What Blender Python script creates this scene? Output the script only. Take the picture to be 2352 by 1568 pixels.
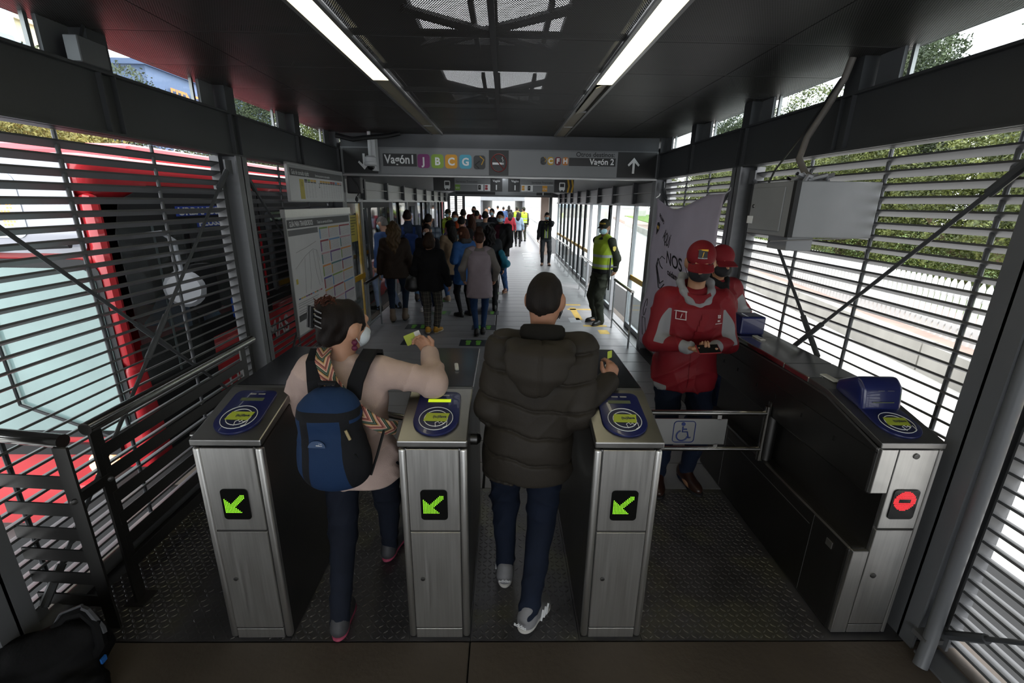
import bpy, bmesh, math, random
import numpy as np
from mathutils import Vector, Matrix
random.seed(7); np.random.seed(7)
for o in list(bpy.data.objects): bpy.data.objects.remove(o, do_unlink=True)
SC = bpy.context.scene; COL = SC.collection
R = math.radians
# ---------------------------------------------------------------- camera
YAW, PITCH, ROLL, CAM_H = R(1.1), R(17.0), R(0.9), 2.0
_f = Vector((math.sin(YAW)*math.cos(PITCH), math.cos(YAW)*math.cos(PITCH), -math.sin(PITCH)))
_r0 = _f.cross(Vector((0, 0, 1))).normalized(); _u0 = _r0.cross(_f)
_up = _u0*math.cos(ROLL) - _r0*math.sin(ROLL); _rt = _r0*math.cos(ROLL) + _u0*math.sin(ROLL)
cd = bpy.data.cameras.new('camera'); cd.sensor_width = 36.0; cd.lens = 16.0
cd.clip_start = 0.05; cd.clip_end = 400
cam = bpy.data.objects.new('camera', cd); COL.objects.link(cam)
m = Matrix.Identity(4)
for i in range(3):
    m[i][0] = _rt[i]; m[i][1] = _up[i]; m[i][2] = -_f[i]
m[2][3] = CAM_H
cam.matrix_world = m
SC.camera = cam
# ---------------------------------------------------------------- overcast sky, soft sun, exposure
w = bpy.data.worlds.new('overcast'); SC.world = w; w.use_nodes = True
bg = w.node_tree.nodes['Background']; bg.inputs[0].default_value = (0.93, 0.965, 1.0, 1); bg.inputs[1].default_value = 1.35
sd = bpy.data.lights.new('sun', 'SUN'); sd.energy = 1.5; sd.angle = R(35); sd.color = (1, 0.98, 0.95)
sun = bpy.data.objects.new('sun', sd); COL.objects.link(sun); sun.rotation_euler = (R(20), R(32), 0); sun.location = (20, 5, 30)
vs = SC.view_settings
vs.view_transform = 'Standard'; vs.look = 'None'; vs.gamma = 1.0; vs.exposure = 1.65; vs.use_curve_mapping = False
# ---------------------------------------------------------------- helpers
def hexc(s):
    s = s.lstrip('#'); c = [int(s[i:i+2], 16)/255 for i in (0, 2, 4)]
    return tuple(x/12.92 if x <= .04045 else ((x+.055)/1.055)**2.4 for x in c)
MATS = {}
def M(name, col='#808080', rough=.5, metal=0., var=.08, scale=6., bump=0., bscale=60., emit=0., ecol=None, stretch=None, spec=.5, alpha=1., trans=0., ior=1.45, coat=0.):
    """procedural principled material: colour broken by noise, fine bump"""
    if name in MATS: return MATS[name]
    m = bpy.data.materials.new(name); m.use_nodes = True; MATS[name] = m
    nt = m.node_tree; b = nt.nodes['Principled BSDF']
    c = hexc(col) if isinstance(col, str) else col
    b.inputs['Base Color'].default_value = (*c, 1); b.inputs['Roughness'].default_value = rough
    b.inputs['Metallic'].default_value = metal; b.inputs['Specular IOR Level'].default_value = spec
    b.inputs['Alpha'].default_value = alpha; b.inputs['IOR'].default_value = ior
    b.inputs['Transmission Weight'].default_value = trans; b.inputs['Coat Weight'].default_value = coat
    if var > 0 or bump > 0:
        tc = nt.nodes.new('ShaderNodeTexCoord'); mp = nt.nodes.new('ShaderNodeMapping')
        nt.links.new(tc.outputs['Object'], mp.inputs[0])
        if stretch: mp.inputs['Scale'].default_value = stretch
    if var > 0:
        n = nt.nodes.new('ShaderNodeTexNoise'); n.inputs['Scale'].default_value = scale; n.inputs['Detail'].default_value = 5
        nt.links.new(mp.outputs[0], n.inputs['Vector'])
        r = nt.nodes.new('ShaderNodeValToRGB')
        r.color_ramp.elements[0].position = .3; r.color_ramp.elements[1].position = .7
        r.color_ramp.elements[0].color = (*[x*(1-var) for x in c], 1); r.color_ramp.elements[1].color = (*[min(1, x*(1+var)) for x in c], 1)
        nt.links.new(n.outputs['Fac'], r.inputs[0]); nt.links.new(r.outputs[0], b.inputs['Base Color'])
        if metal > .5:
            mr = nt.nodes.new('ShaderNodeMapRange'); mr.inputs['To Min'].default_value = rough*.8; mr.inputs['To Max'].default_value = min(1, rough*1.25)
            nt.links.new(n.outputs['Fac'], mr.inputs['Value']); nt.links.new(mr.outputs[0], b.inputs['Roughness'])
    if bump > 0:
        n2 = nt.nodes.new('ShaderNodeTexNoise'); n2.inputs['Scale'].default_value = bscale; n2.inputs['Detail'].default_value = 4
        nt.links.new(mp.outputs[0], n2.inputs['Vector'])
        bp = nt.nodes.new('ShaderNodeBump'); bp.inputs['Strength'].default_value = bump; bp.inputs['Distance'].default_value = .01
        nt.links.new(n2.outputs['Fac'], bp.inputs['Height']); nt.links.new(bp.outputs[0], b.inputs['Normal'])
    if emit > 0:
        b.inputs['Emission Color'].default_value = (*(hexc(ecol) if ecol else c), 1); b.inputs['Emission Strength'].default_value = emit
    return m
def nodes_of(m):
    return m.node_tree, m.node_tree.nodes, m.node_tree.links, m.node_tree.nodes['Principled BSDF']

class MB:
    """collects polygons in world coordinates"""
    def __init__(s): s.v = []; s.f = []
    def add(s, vs, fs):
        o = len(s.v); s.v += [tuple(p) for p in vs]; s.f += [tuple(i+o for i in f) for f in fs]; return s
    def box(s, x0, x1, y0, y1, z0, z1):
        return s.add([(x0,y0,z0),(x1,y0,z0),(x1,y1,z0),(x0,y1,z0),(x0,y0,z1),(x1,y0,z1),(x1,y1,z1),(x0,y1,z1)],
                     [(0,3,2,1),(4,5,6,7),(0,1,5,4),(1,2,6,5),(2,3,7,6),(3,0,4,7)])
    def obox(s, c, ax, ay, az):
        c, ax, ay, az = map(Vector, (c, ax, ay, az)); vs = []
        for k in (-1, 1):
            for (i, j) in ((-1,-1),(1,-1),(1,1),(-1,1)): vs.append(c+ax*i+ay*j+az*k)
        return s.add(vs, [(0,3,2,1),(4,5,6,7),(0,1,5,4),(1,2,6,5),(2,3,7,6),(3,0,4,7)])
    def tube(s, p, q, r, n=10, r2=None):
        p, q = Vector(p), Vector(q); d = (q-p).normalized()
        a = d.cross(Vector((0,0,1)) if abs(d.z) < .9 else Vector((1,0,0))).normalized(); b = d.cross(a)
        r2 = r if r2 is None else r2; vs = []
        for k, (c, rr) in enumerate(((p, r), (q, r2))):
            for i in range(n):
                t = 2*math.pi*i/n; vs.append(c + a*(rr*math.cos(t)) + b*(rr*math.sin(t)))
        fs = [(i, (i+1) % n, n+(i+1) % n, n+i) for i in range(n)] + [tuple(range(n-1, -1, -1)), tuple(range(n, 2*n))]
        return s.add(vs, fs)
    def path(s, pts, r, n=8, closed=False):
        pts = [Vector(p) for p in pts]; N = len(pts); vs = []
        a = None
        for i, p in enumerate(pts):
            d = (pts[min(i+1, N-1)] - pts[max(i-1, 0)]) if not closed else (pts[(i+1) % N]-pts[i-1])
            d = d.normalized()
            if a is None: a = d.cross(Vector((0,0,1)) if abs(d.z) < .9 else Vector((1,0,0))).normalized()
            a = (a - d*a.dot(d)).normalized(); b = d.cross(a); rr = r[i] if isinstance(r, (list, tuple)) else r
            for k in range(n):
                t = 2*math.pi*k/n; vs.append(p + a*(rr*math.cos(t)) + b*(rr*math.sin(t)))
        fs = []
        for i in range(N if closed else N-1):
            j = (i+1) % N
            for k in range(n): fs.append((i*n+k, i*n+(k+1) % n, j*n+(k+1) % n, j*n+k))
        if not closed: fs += [tuple(range(n-1, -1, -1)), tuple(range((N-1)*n, N*n))]
        return s.add(vs, fs)
    def prism(s, poly, axis, c0, c1):
        """poly in the two other axes (order x,y,z), extruded along axis"""
        n = len(poly); vs = []
        for c in (c0, c1):
            for (a, b) in poly: vs.append({'x': (c,a,b), 'y': (a,c,b), 'z': (a,b,c)}[axis])
        fs = [(i, (i+1) % n, n+(i+1) % n, n+i) for i in range(n)] + [tuple(range(n-1, -1, -1)), tuple(range(n, 2*n))]
        return s.add(vs, fs)
    def slab(s, poly, o, u, v, t):
        """outline poly (a,b) in the plane o+a*u+b*v, thickness t along u x v"""
        o, u, v = Vector(o), Vector(u), Vector(v); nn = u.cross(v).normalized()*t; n = len(poly)
        vs = [o+u*a+v*b for a, b in poly] + [o+u*a+v*b+nn for a, b in poly]
        return s.add(vs, [(i, (i+1) % n, n+(i+1) % n, n+i) for i in range(n)] + [tuple(range(n-1, -1, -1)), tuple(range(n, 2*n))])
    def lathe(s, prof, c, n=20, axis=None):
        c = Vector(c); A = Vector(axis).normalized() if axis is not None else Vector((0,0,1))
        u = A.cross(Vector((0,1,0)) if abs(A.y) < .9 else Vector((1,0,0))).normalized(); v = A.cross(u); vs = []
        for r, z in prof:
            for i in range(n):
                t = 2*math.pi*i/n; vs.append(c + A*z + u*(r*math.cos(t)) + v*(r*math.sin(t)))
        k = len(prof)
        fs = [(j*n+i, j*n+(i+1) % n, (j+1)*n+(i+1) % n, (j+1)*n+i) for j in range(k-1) for i in range(n)]
        fs += [tuple(range(n-1, -1, -1)), tuple(range((k-1)*n, k*n))]
        return s.add(vs, fs)
    def build(s, name, mat, parent=None, bevel=0., seg=1, smooth=False):
        o0 = Vector(parent['_loc']) if parent is not None and '_loc' in parent else Vector((0,0,0))
        if parent is not None and '_loc' not in parent and parent.parent is not None and '_loc' in parent.parent: o0 = Vector(parent.parent['_loc'])
        me = bpy.data.meshes.new(name)
        me.from_pydata([(p[0]-o0.x, p[1]-o0.y, p[2]-o0.z) for p in s.v], [], s.f)
        bm = bmesh.new(); bm.from_mesh(me)
        bmesh.ops.recalc_face_normals(bm, faces=bm.faces)
        if bevel > 0:
            bmesh.ops.bevel(bm, geom=[e for e in bm.edges if e.is_manifold and e.calc_face_angle(0) > .5], offset=bevel, segments=seg, profile=.5, affect='EDGES', clamp_overlap=True)
        bm.to_mesh(me); bm.free()
        if smooth:
            for p in me.polygons: p.use_smooth = True
            try: me.set_sharp_from_angle(angle=R(38))
            except Exception: pass
        return link(name, me, mat, parent)
def link(name, me, mat, parent=None):
    me.materials.clear()
    for mm in (mat if isinstance(mat, (list, tuple)) else [mat]): me.materials.append(mm)
    o = bpy.data.objects.new(name, me); COL.objects.link(o)
    if parent is not None: o.parent = parent
    return o
def tag(o, label, cat, group=None):
    o['label'] = label; o['category'] = cat
    if group: o['group'] = group
    return o
def thing(name, label, cat, loc=(0,0,0), group=None):
    o = bpy.data.objects.new(name, None); COL.objects.link(o); o.location = loc; o['_loc'] = tuple(loc); o.empty_display_size = .1
    return tag(o, label, cat, group)
def struct(name, loc=(0,0,0)):
    o = bpy.data.objects.new(name, None); COL.objects.link(o); o.location = loc; o['_loc'] = tuple(loc); o.empty_display_size = .1
    o['kind'] = 'structure'; return o
def kind(o, k): o['kind'] = k; return o
def inst(src, parent, loc, name=None):
    c = src.copy(); c.name = name or src.name.split('.')[0]; COL.objects.link(c); c.parent = parent
    if isinstance(loc, Vector) or loc is not None: c.location = loc
    return c
def copy_tree(o, parent=None):
    c = o.copy(); COL.objects.link(c); c.parent = parent
    for ch in o.children: copy_tree(ch, c)
    return c
def text(name, s, size, o, u, v, mat, parent, align='LEFT', bold=0., sx=1., depth=.0008):
    """flat raised lettering in the plane o + a*u + b*v"""
    cu = bpy.data.curves.new('t', 'FONT'); cu.body = s; cu.size = size; cu.align_x = align; cu.offset = bold; cu.resolution_u = 3
    to = bpy.data.objects.new('t', cu); COL.objects.link(to)
    me0 = bpy.data.meshes.new_from_object(to)
    bpy.data.objects.remove(to); bpy.data.curves.remove(cu)
    o, u, v = Vector(o), Vector(u).normalized(), Vector(v).normalized(); n = u.cross(v)
    b = MB(); b.v = [tuple(o + u*(p.co.x*sx) + v*p.co.y + n*depth) for p in me0.vertices]; b.f = [tuple(p.vertices) for p in me0.polygons]
    bpy.data.meshes.remove(me0)
    return b.build(name, mat, parent)
def rrect(w, h, r, n=5, x0=0., y0=0.):
    pts = []
    for (cx, cy, a0) in ((w-r, h-r, 0), (r, h-r, 90), (r, r, 180), (w-r, r, 270)):
        for i in range(n+1):
            t = R(a0+90*i/n); pts.append((x0+cx+r*math.cos(t), y0+cy+r*math.sin(t)))
    return pts
def circ(r, n=24, cx=0., cy=0.): return [(cx+r*math.cos(2*math.pi*i/n), cy+r*math.sin(2*math.pi*i/n)) for i in range(n)]
def strip(pts, w):
    """2d polyline thickened to an outline polygon"""
    L, Rr = [], []
    for i, p in enumerate(pts):
        a = Vector(pts[max(i-1, 0)]); b = Vector(pts[min(i+1, len(pts)-1)]); d = (b-a).normalized(); n = Vector((-d.y, d.x))
        L.append((p[0]+n.x*w/2, p[1]+n.y*w/2)); Rr.append((p[0]-n.x*w/2, p[1]-n.y*w/2))
    return L + Rr[::-1]
# ---------------------------------------------------------------- materials used all over
STEEL = M('brushed_steel', '#c6c5c2', .38, 1., .07, 3., .04, 90., stretch=(40, 40, 1.2))
STEELD = M('dark_steel', '#5f5e5d', .4, 1., .1, 3., .03, 80.)
POLISH = M('polished_tube', '#b4b3b0', .18, 1., .05, 5.)
PAINTG = M('grey_painted_steel', '#626467', .42, .1, .06, 3., .03, 50.)
PAINTD = M('dark_grey_painted_steel', '#3d3f42', .45, .1, .08, 3., .03, 50.)
BLACKM = M('black_plastic', '#141517', .45, 0, .1)
WHITE = M('white_print', '#d8dadb', .6, 0, .03)
GLASS = M('clear_glass', '#e8f2f2', .03, 0, 0, trans=1., ior=1.05, alpha=.35)
BLUE = M('blue_plastic', '#1a2152', .3, 0, .06, coat=.3)
# ================================================================ SETTING
XL, XR = -2.08, 1.95            # inner faces of the two side walls
ZB0, ZB1, ZC = 2.31, 2.62, 2.80 # side beam bottom / top, ceiling
YS = 6.21                       # sign beam
def glass_mat(name, tint=(.93, .97, .97), refl=.9, op=.04):
    m = bpy.data.materials.new(name); m.use_nodes = True; nt = m.node_tree; nt.nodes.clear()
    out = nt.nodes.new('ShaderNodeOutputMaterial'); mix = nt.nodes.new('ShaderNodeMixShader'); mix2 = nt.nodes.new('ShaderNodeMixShader')
    t = nt.nodes.new('ShaderNodeBsdfTransparent'); t.inputs[0].default_value = (*tint, 1)
    g = nt.nodes.new('ShaderNodeBsdfGlossy'); g.inputs['Roughness'].default_value = .04
    d = nt.nodes.new('ShaderNodeBsdfDiffuse'); d.inputs[0].default_value = (.7, .72, .72, 1)
    lw = nt.nodes.new('ShaderNodeLayerWeight'); lw.inputs[0].default_value = .5
    pw = nt.nodes.new('ShaderNodeMath'); pw.operation = 'POWER'; nt.links.new(lw.outputs['Facing'], pw.inputs[0]); pw.inputs[1].default_value = 5
    f = nt.nodes.new('ShaderNodeMath'); f.operation = 'MULTIPLY_ADD'; nt.links.new(pw.outputs[0], f.inputs[0]); f.inputs[1].default_value = .55; f.inputs[2].default_value = .03
    n = nt.nodes.new('ShaderNodeTexNoise'); n.inputs['Scale'].default_value = 3; mr = nt.nodes.new('ShaderNodeMapRange')
    mr.inputs['To Min'].default_value = op*.3; mr.inputs['To Max'].default_value = op*1.7
    nt.links.new(n.outputs[0], mr.inputs[0]); nt.links.new(mr.outputs[0], mix2.inputs[0])
    nt.links.new(f.outputs[0], mix.inputs[0]); nt.links.new(t.outputs[0], mix.inputs[1]); nt.links.new(g.outputs[0], mix.inputs[2])
    nt.links.new(mix.outputs[0], mix2.inputs[1]); nt.links.new(d.outputs[0], mix2.inputs[2]); nt.links.new(mix2.outputs[0], out.inputs[0])
    return m
GL = glass_mat('dusty_glass'); GLD = glass_mat('tinted_glass', (.78, .84, .84), .9, .05)
# --- perforated ceiling sheet: real see-through holes in a staggered grid
def perforated():
    m = M('perforated_sheet', '#4b4a49', .45, .3, .1, 1.5); nt, N, L, b = nodes_of(m)
    geo = N.new('ShaderNodeNewGeometry'); sep = N.new('ShaderNodeSeparateXYZ'); L.new(geo.outputs['Position'], sep.inputs[0])
    P = .0112
    def mth(op, a, bb=None, c=None):
        n = N.new('ShaderNodeMath'); n.operation = op
        for i, x in enumerate((a, bb, c)):
            if x is None: continue
            if isinstance(x, (int, float)): n.inputs[i].default_value = x
            else: L.new(x, n.inputs[i])
        return n.outputs[0]
    u = mth('MULTIPLY', sep.outputs[0], 1/P); v = mth('MULTIPLY', sep.outputs[1], 1/(P*1.732))
    def cell(off):
        a = mth('SUBTRACT', mth('FRACT', mth('ADD', u, off)), .5); c = mth('MULTIPLY', mth('SUBTRACT', mth('FRACT', mth('ADD', v, off)), .5), 1.732)
        return mth('ADD', mth('MULTIPLY', a, a), mth('MULTIPLY', c, c))
    d = mth('MINIMUM', cell(0.), cell(.5)); hole = mth('LESS_THAN', d, .33**2)
    L.new(mth('SUBTRACT', 1., hole), b.inputs['Alpha'])
    return m
PERF = perforated()
CONC = M('dark_concrete', '#4c443c', .7, 0, .16, 2.2, .25, 35.)
DECK = M('grey_deck', '#7c7b7d', .40, .15, .12, 1.3, .06, 120.)
TREAD = M('worn_tread_plate', '#626163', .36, .7, .3, 3.5, .06, 25.)
def worn_paint(m):
    nt, N, L, b = nodes_of(m); n = N.new('ShaderNodeTexNoise'); n.inputs['Scale'].default_value = 2.6; n.inputs['Detail'].default_value = 8; g_ = N.new('ShaderNodeNewGeometry'); L.new(g_.outputs['Position'], n.inputs['Vector'])
    r = N.new('ShaderNodeValToRGB'); r.color_ramp.elements[0].position = .52; r.color_ramp.elements[1].position = .62; L.new(n.outputs[0], r.inputs[0])
    mx = N.new('ShaderNodeMix'); mx.data_type = 'RGBA'; L.new(r.outputs[0], mx.inputs[0]); L.new(b.inputs['Base Color'].links[0].from_socket, mx.inputs[6]); mx.inputs[7].default_value = (*hexc('#6f6e63'), 1); L.new(mx.outputs[2], b.inputs['Base Color'])
worn_paint(TREAD)
JOINT = M('joint_dark', '#1d1d1d', .8, 0, .1)
# --- floor
fl = struct('floor')
kind(MB().box(-3, 3, -1.2, 36, -.30, -.045).build('subfloor', JOINT, fl), 'structure')
MB().box(-2.25, -.148, -1.2, 1.655, -.04, 0).build('floor_slab', CONC, fl, .004)
MB().box(-.142, 2.25, -1.2, 1.655, -.04, 0).build('floor_slab', CONC, fl, .004)
for (a, b_) in ((-2.2, -.996), (-.994, -.437), (-.435, -.146), (-.144, .375), (.377, .677), (.679, 2.1)):
    MB().box(a, b_, 1.66, 2.866, -.04, 0).build('tread_plate', TREAD, fl)
# raised almond lugs of the tread plates, worn off in the middle of each lane
lug = MB(); rr = random.Random(3)
def lug_shape(x, y, ang, l=.0155, w=.0052, h=.0022):
    ca, sa = math.cos(ang), math.sin(ang); pts = [(-l, 0), (-l*.4, -w), (l*.4, -w), (l, 0), (l*.4, w), (-l*.4, w)]
    vs = [(x+p*ca-q*sa, y+p*sa+q*ca, .0) for p, q in pts] + [(x+p*.55*ca-q*.45*sa, y+p*.55*sa+q*.45*ca, h) for p, q in pts]
    lug.add(vs, [(i, (i+1) % 6, 6+(i+1) % 6, 6+i) for i in range(6)] + [(6,7,8,9,10,11)])
LANES = ((-2.1, -.996), (-.994, -.437), (-.144, .375), (.68, 1.60))
for (a, b_) in LANES:
    nx = int((b_-a)/.03); ny = int(1.19/.03)
    for i in range(nx):
        for j in range(ny):
            x = a+.018+i*.03; y = 1.68+j*.03; t = abs((x-(a+b_)/2)/((b_-a)/2))
            wear = .45 if b_-a < .6 else (.75 if a < -2 else 1.2)
            if t < wear*(.55+.5*rr.random()) and b_-a < .6 and rr.random() < .8: hgt = .0007
            elif a < -2 and -1.62 < x < -1.1 and rr.random() < .85: hgt = .0006
            else: hgt = .0024
            lug_shape(x, y, R(45 if (i+j) % 2 else -45) + rr.uniform(-.05, .05), h=hgt)
kind(lug.build('tread_lugs', TREAD, fl), 'stuff')
# deck boards laid across the platform
dk = MB().box(-2.02, 0, 0, .343, -.04, 0).build('deck_board', DECK, fl, .003)
me = dk.data; first = True
yy = 2.872; n = 0
while yy < 34.5:
    for side in (0, 1):
        o = dk if first else inst(dk, fl, None); first = False
        o.location = (-.148 if side == 0 else 1.885+.03, yy, 0); o.scale = (1.06 if side == 0 else 1.012, 1, 1)
    yy += .35; n += 1
MB().box(1.92, 2.12, 2.872, 19, -.04, -.002).build('edge_strip', STEELD, fl)
MB().box(-2.4, -2.3, 2.872, 19, -.04, -.002).build('edge_strip', STEELD, fl)
# --- ceiling
ce = struct('ceiling')
def lane(x0, x1, y0, y1, dy):
    y = y0
    while y < y1-.05:
        MB().box(x0+.003, x1-.003, y+.003, min(y+dy, y1)-.003, ZC, ZC+.0015).build('perforated_panel', PERF, ce); y += dy
for (a, b_) in ((-2.27, -1.63), (-1.63, -.93), (-.78, -.075), (-.065, .60), (.75, 1.41), (1.41, 2.13)):
    lane(a, b_, -.98, 6.16, .61)
MB().box(-.085, -.055, -1, 6.16, ZC-.004, ZC+.02).build('ceiling_rib', STEELD, ce)
for y in (-.98+.61*k for k in range(0, 12)):
    MB().box(-2.27, 2.13, y-.012, y+.012, ZC+.004, ZC+.03).build('ceiling_bearer', PAINTD, ce)
# roof above the void with two roof lights
rf = MB(); XA, XB = -.66, .42; O1, O2, O3, O4 = 3.35, 4.35, 5.15, 6.45
ROOFM = M('roof_underside', '#2a2a2b', .7, 0, .1)
rf.box(-2.36, XA, -1.5, 6.7, 3.25, 3.30); rf.box(XB, 2.22, -1.5, 6.7, 3.25, 3.30)
rf.box(XA, XB, -1.5, O1, 3.25, 3.30); rf.box(XA, XB, O2, O3, 3.25, 3.30); rf.box(XA, XB, O4, 6.7, 3.25, 3.30)
kind(rf.build('roof', ROOFM, None), 'structure')
bars = MB()
for (a, b_) in ((O1, O2), (O3, O4)):
    bars.box(XA, XB, (a+b_)/2+.12, (a+b_)/2+.17, 3.2, 3.24)
    for t in (.38, .52, .86): bars.box(XA+(XB-XA)*t, XA+(XB-XA)*t+.035, a, b_, 3.19, 3.24)
    bars.tube((XA, b_-.2, 3.17), (XB, a, 3.17), .03, 6); bars.tube((XA, a, 3.15), (XB, b_-.2, 3.15), .03, 6)
kind(bars.build('roof_light_bars', ROOFM, None), 'structure')
eav = MB(); eav.box(-2.36, -2.33, -1.5, 6.7, 2.83, 3.25); eav.box(2.19, 2.22, -1.5, 6.7, 2.83, 3.25); eav.box(-2.33, 2.19, 6.68, 6.7, 2.81, 3.25); eav.box(-2.33, 2.19, -1.5, -1.45, 2.6, 3.25)
kind(eav.build('eaves', ROOFM, None), 'structure')
hb_ = MB(); hb_.box(-2.4, 2.25, -4.6, -1.45, 2.8, 2.9); hb_.box(-2.4, -2.25, -4.6, -.9, 0, 2.8); hb_.box(2.1, 2.25, -4.6, -.7, 0, 2.8); hb_.box(-2.4, 2.25, -4.6, -1.2, -.1, -.005)
kind(hb_.build('wall_unseen_shade', PAINTD, None), 'structure')   # unseen hall shell behind the camera, added to darken the near corners; open end
# --- light troughs in the ceiling
DIFF = M('lit_diffuser', '#fff8d8', .4, 0, 0, emit=1.7, ecol='#fff6cf')
DIFO = M('unlit_diffuser', '#8d8775', .5, 0, .08, 2.)
ALU = M('aluminium_trim', '#8e8e8e', .35, .8, .05)
def trough(xc, lab, seams, tilt=None):
    t = thing('ceiling_light', lab, 'ceiling light', (xc, 2.5, ZC-.01), 'ceiling light troughs')
    for s in (-1, 1):
        mb = MB(); mb.box(xc+s*.064-.011, xc+s*.064+.011, -1, 6.16, ZC-.018, ZC+.03); mb.build('trim_rail', ALU, t)
    h = MB(); h.box(xc-.075, xc+.075, -1, 6.16, ZC+.06, ZC+.065); h.build('housing', PAINTD, t)
    lit = MB(); lit.box(xc-.052, xc+.052, -1, 3.53, ZC-.012, ZC-.006); lit.build('lit_diffuser', DIFF, t)
    ys = seams
    for i in range(len(ys)-1):
        o = MB(); a, b_ = ys[i]+.008, ys[i+1]-.008
        if tilt == i:
            o.obox((xc, (a+b_)/2, ZC-.012), (.05, 0, .02), (0, (b_-a)/2, 0), (-.0006, 0, .002))
        else: o.box(xc-.052, xc+.052, a, b_, ZC-.008, ZC-.003)
        o.build('blank_cover', DIFO, t)
        MB().box(xc-.055, xc+.055, ys[i]-.008, ys[i]+.008, ZC-.014, ZC).build('cross_clip', ALU, t)
trough(-.855, 'long lit ceiling strip on the left, its covers flat', (3.53, 5.5, 6.16))
trough(.675, 'long lit ceiling strip on the right, with a sagging blank cover', (3.53, 4.55, 5.4, 6.16), 0)
# --- side walls
SLAT = M('slat_grey_paint', '#58595b', .45, .05, .1, 4.)
SLATD = M('frame_dark_paint', '#45474a', .45, .1, .1, 4.)
def hcol(y, xin, sgn, w, name='column', z1=ZB0):
    """H section, inner flange at xin, depth away from the room"""
    d = .16; mb = MB()
    def bx(a, b_, y0, y1): mb.box(min(a, b_), max(a, b_), y0, y1, 0.0, z1)
    bx(xin, xin+sgn*.012, y-.075, y+.075); bx(xin+sgn*(d-.012), xin+sgn*d, y-.075, y+.075); bx(xin, xin+sgn*d, y-.006, y+.006)
    return mb.build(name, PAINTG, w)
def louvre_bay(w, sgn, xc, y0, y1, zlo, proto=None, nm=3, n=33):
    tl = R(23); D = .036
    L = y1-y0
    if proto is None:
        proto = MB().obox((0, 0, 0), (sgn*D*math.cos(tl), 0, -D*math.sin(tl)), (0, .5, 0), (sgn*.0055*math.sin(tl), 0, .0055*math.cos(tl))).build('slat', SLAT, w); first = True
    else: first = False
    for i in range(n):
        z = zlo+.068*i
        if z > ZB0-.03: break
        o = proto if first else inst(proto, w, None); first = False
        o.location = (xc, (y0+y1)/2, z); o.scale = (1, L, 1)
    for k in (.1, .4, .7):
        y = y0+L*k; MB().tube((xc, y, zlo-.03), (xc, y, ZB0), .011, 8).build('louvre_rod', SLATD, w)
    for y in (y0+.004, y1-.004):
        MB().box(xc-.035, xc+.035, y-.004, y+.004, zlo-.05, ZB0).build('louvre_end_plate', SLAT, w)
    return proto
def side_beam(w, xin, sgn, ya, yb):
    mb = MB(); x = lambda t: xin+sgn*t
    def bx(a, b_, y0, y1, z0, z1): mb.box(min(a, b_), max(a, b_), y0, y1, z0, z1)
    bx(x(0), x(.15), ya, yb, ZB0, ZB0+.014); bx(x(0), x(.15), ya, yb, ZB1-.014, ZB1); bx(x(.03), x(.045), ya, yb, ZB0, ZB1)
    return mb.build('beam', PAINTD, w)
def brace(w, xc, ya, yb, z0, z1):
    for (p, q) in (((xc, ya, z1), (xc, yb, z0)), ((xc+.02, ya, z0), (xc+.02, yb, z1))):
        p, q = Vector(p), Vector(q); d = (q-p); o = MB()
        o.tube(p+d*.06, p+d*.47, .0105, 8); o.tube(p+d*.53, q-d*.06, .0105, 8); o.tube(p+d*.03, p+d*.09, .02, 8); o.tube(q-d*.09, q-d*.03, .02, 8); o.tube(p+d*.45, p+d*.55, .017, 8)
        o.build('brace_rod', SLATD, w)
        g = MB()
        for c in (p+d*.015, q-d*.015): g.obox(c, (.006, 0, 0), (0, .045, 0), (0, 0, .05))
        g.build('gusset', PAINTG, w)
WL = struct('wall_left'); WR = struct('wall_right')
side_beam(WL, XL, -1, -1, YS+.1); side_beam(WR, XR, 1, -1, YS+.1)
LC = (-.75, 1.55, 3.88, 6.21); RC = (-.6, 1.69, 4.07, 6.28)
for y in LC: hcol(y, XL, -1, WL)
for y in RC: hcol(y, XR, 1, WR)
for (w, xin, sg, ys) in ((WL, XL, -1, LC), (WR, XR, 1, RC)):
    for i, y in enumerate(ys):      # web stiffeners over the columns and half way
        for yy in ([y] if i == len(ys)-1 else [y, (y+ys[i+1])/2]):
            mb = MB(); a, b_ = sorted((xin+sg*.003, xin+sg*.15))
            mb.box(a, b_, yy-.05, yy-.042, ZB0+.01, ZB1-.01); mb.box(a, b_, yy+.042, yy+.05, ZB0+.01, ZB1-.01); mb.build('stiffener', PAINTD, w)
            MB().box(*sorted((xin+sg*.02, xin+sg*.14)), yy-.06, yy+.06, ZB1, ZC+.02).build('clerestory_post', PAINTD, w)
            MB().box(*sorted((xin+sg*.10, xin+sg*.12)), yy-.23, yy-.07, ZB1, ZC+.02).build('flashing', PAINTG, w)
    for i in range(len(ys)-1):
        h = (ys[i]+ys[i+1])/2
        for (a, b_) in ((ys[i]+.07, h-.24), (h+.07, ys[i+1]-.24)):
            x = xin+sg*.13; fr = MB()
            for (p, q) in ((a, a+.02), (b_-.02, b_)): fr.box(min(x, x+sg*.02), max(x, x+sg*.02), p, q, ZB1, ZC+.02)
            fr.build('window_frame', ALU, w)
            MB().box(min(x, x+sg*.005), max(x, x+sg*.005), a, b_, ZB1, ZC+.02).build('pane', GL, w)
sl = louvre_bay(WL, -1, -2.245, 1.63, 3.80, .07); louvre_bay(WL, -1, -2.245, 3.96, 6.13, .07, sl); louvre_bay(WL, -1, -2.245, -.67, 1.47, .07, sl)
sl = louvre_bay(WR, 1, 2.115, 1.77, 3.99, .07); louvre_bay(WR, 1, 2.115, 4.15, 6.2, .07, sl); louvre_bay(WR, 1, 2.115, -.52, 1.61, .07, sl)
brace(WL, -2.15, 1.63, 3.80, .10, 2.26); brace(WL, -2.15, 3.96, 6.13, .10, 2.26)
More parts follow.
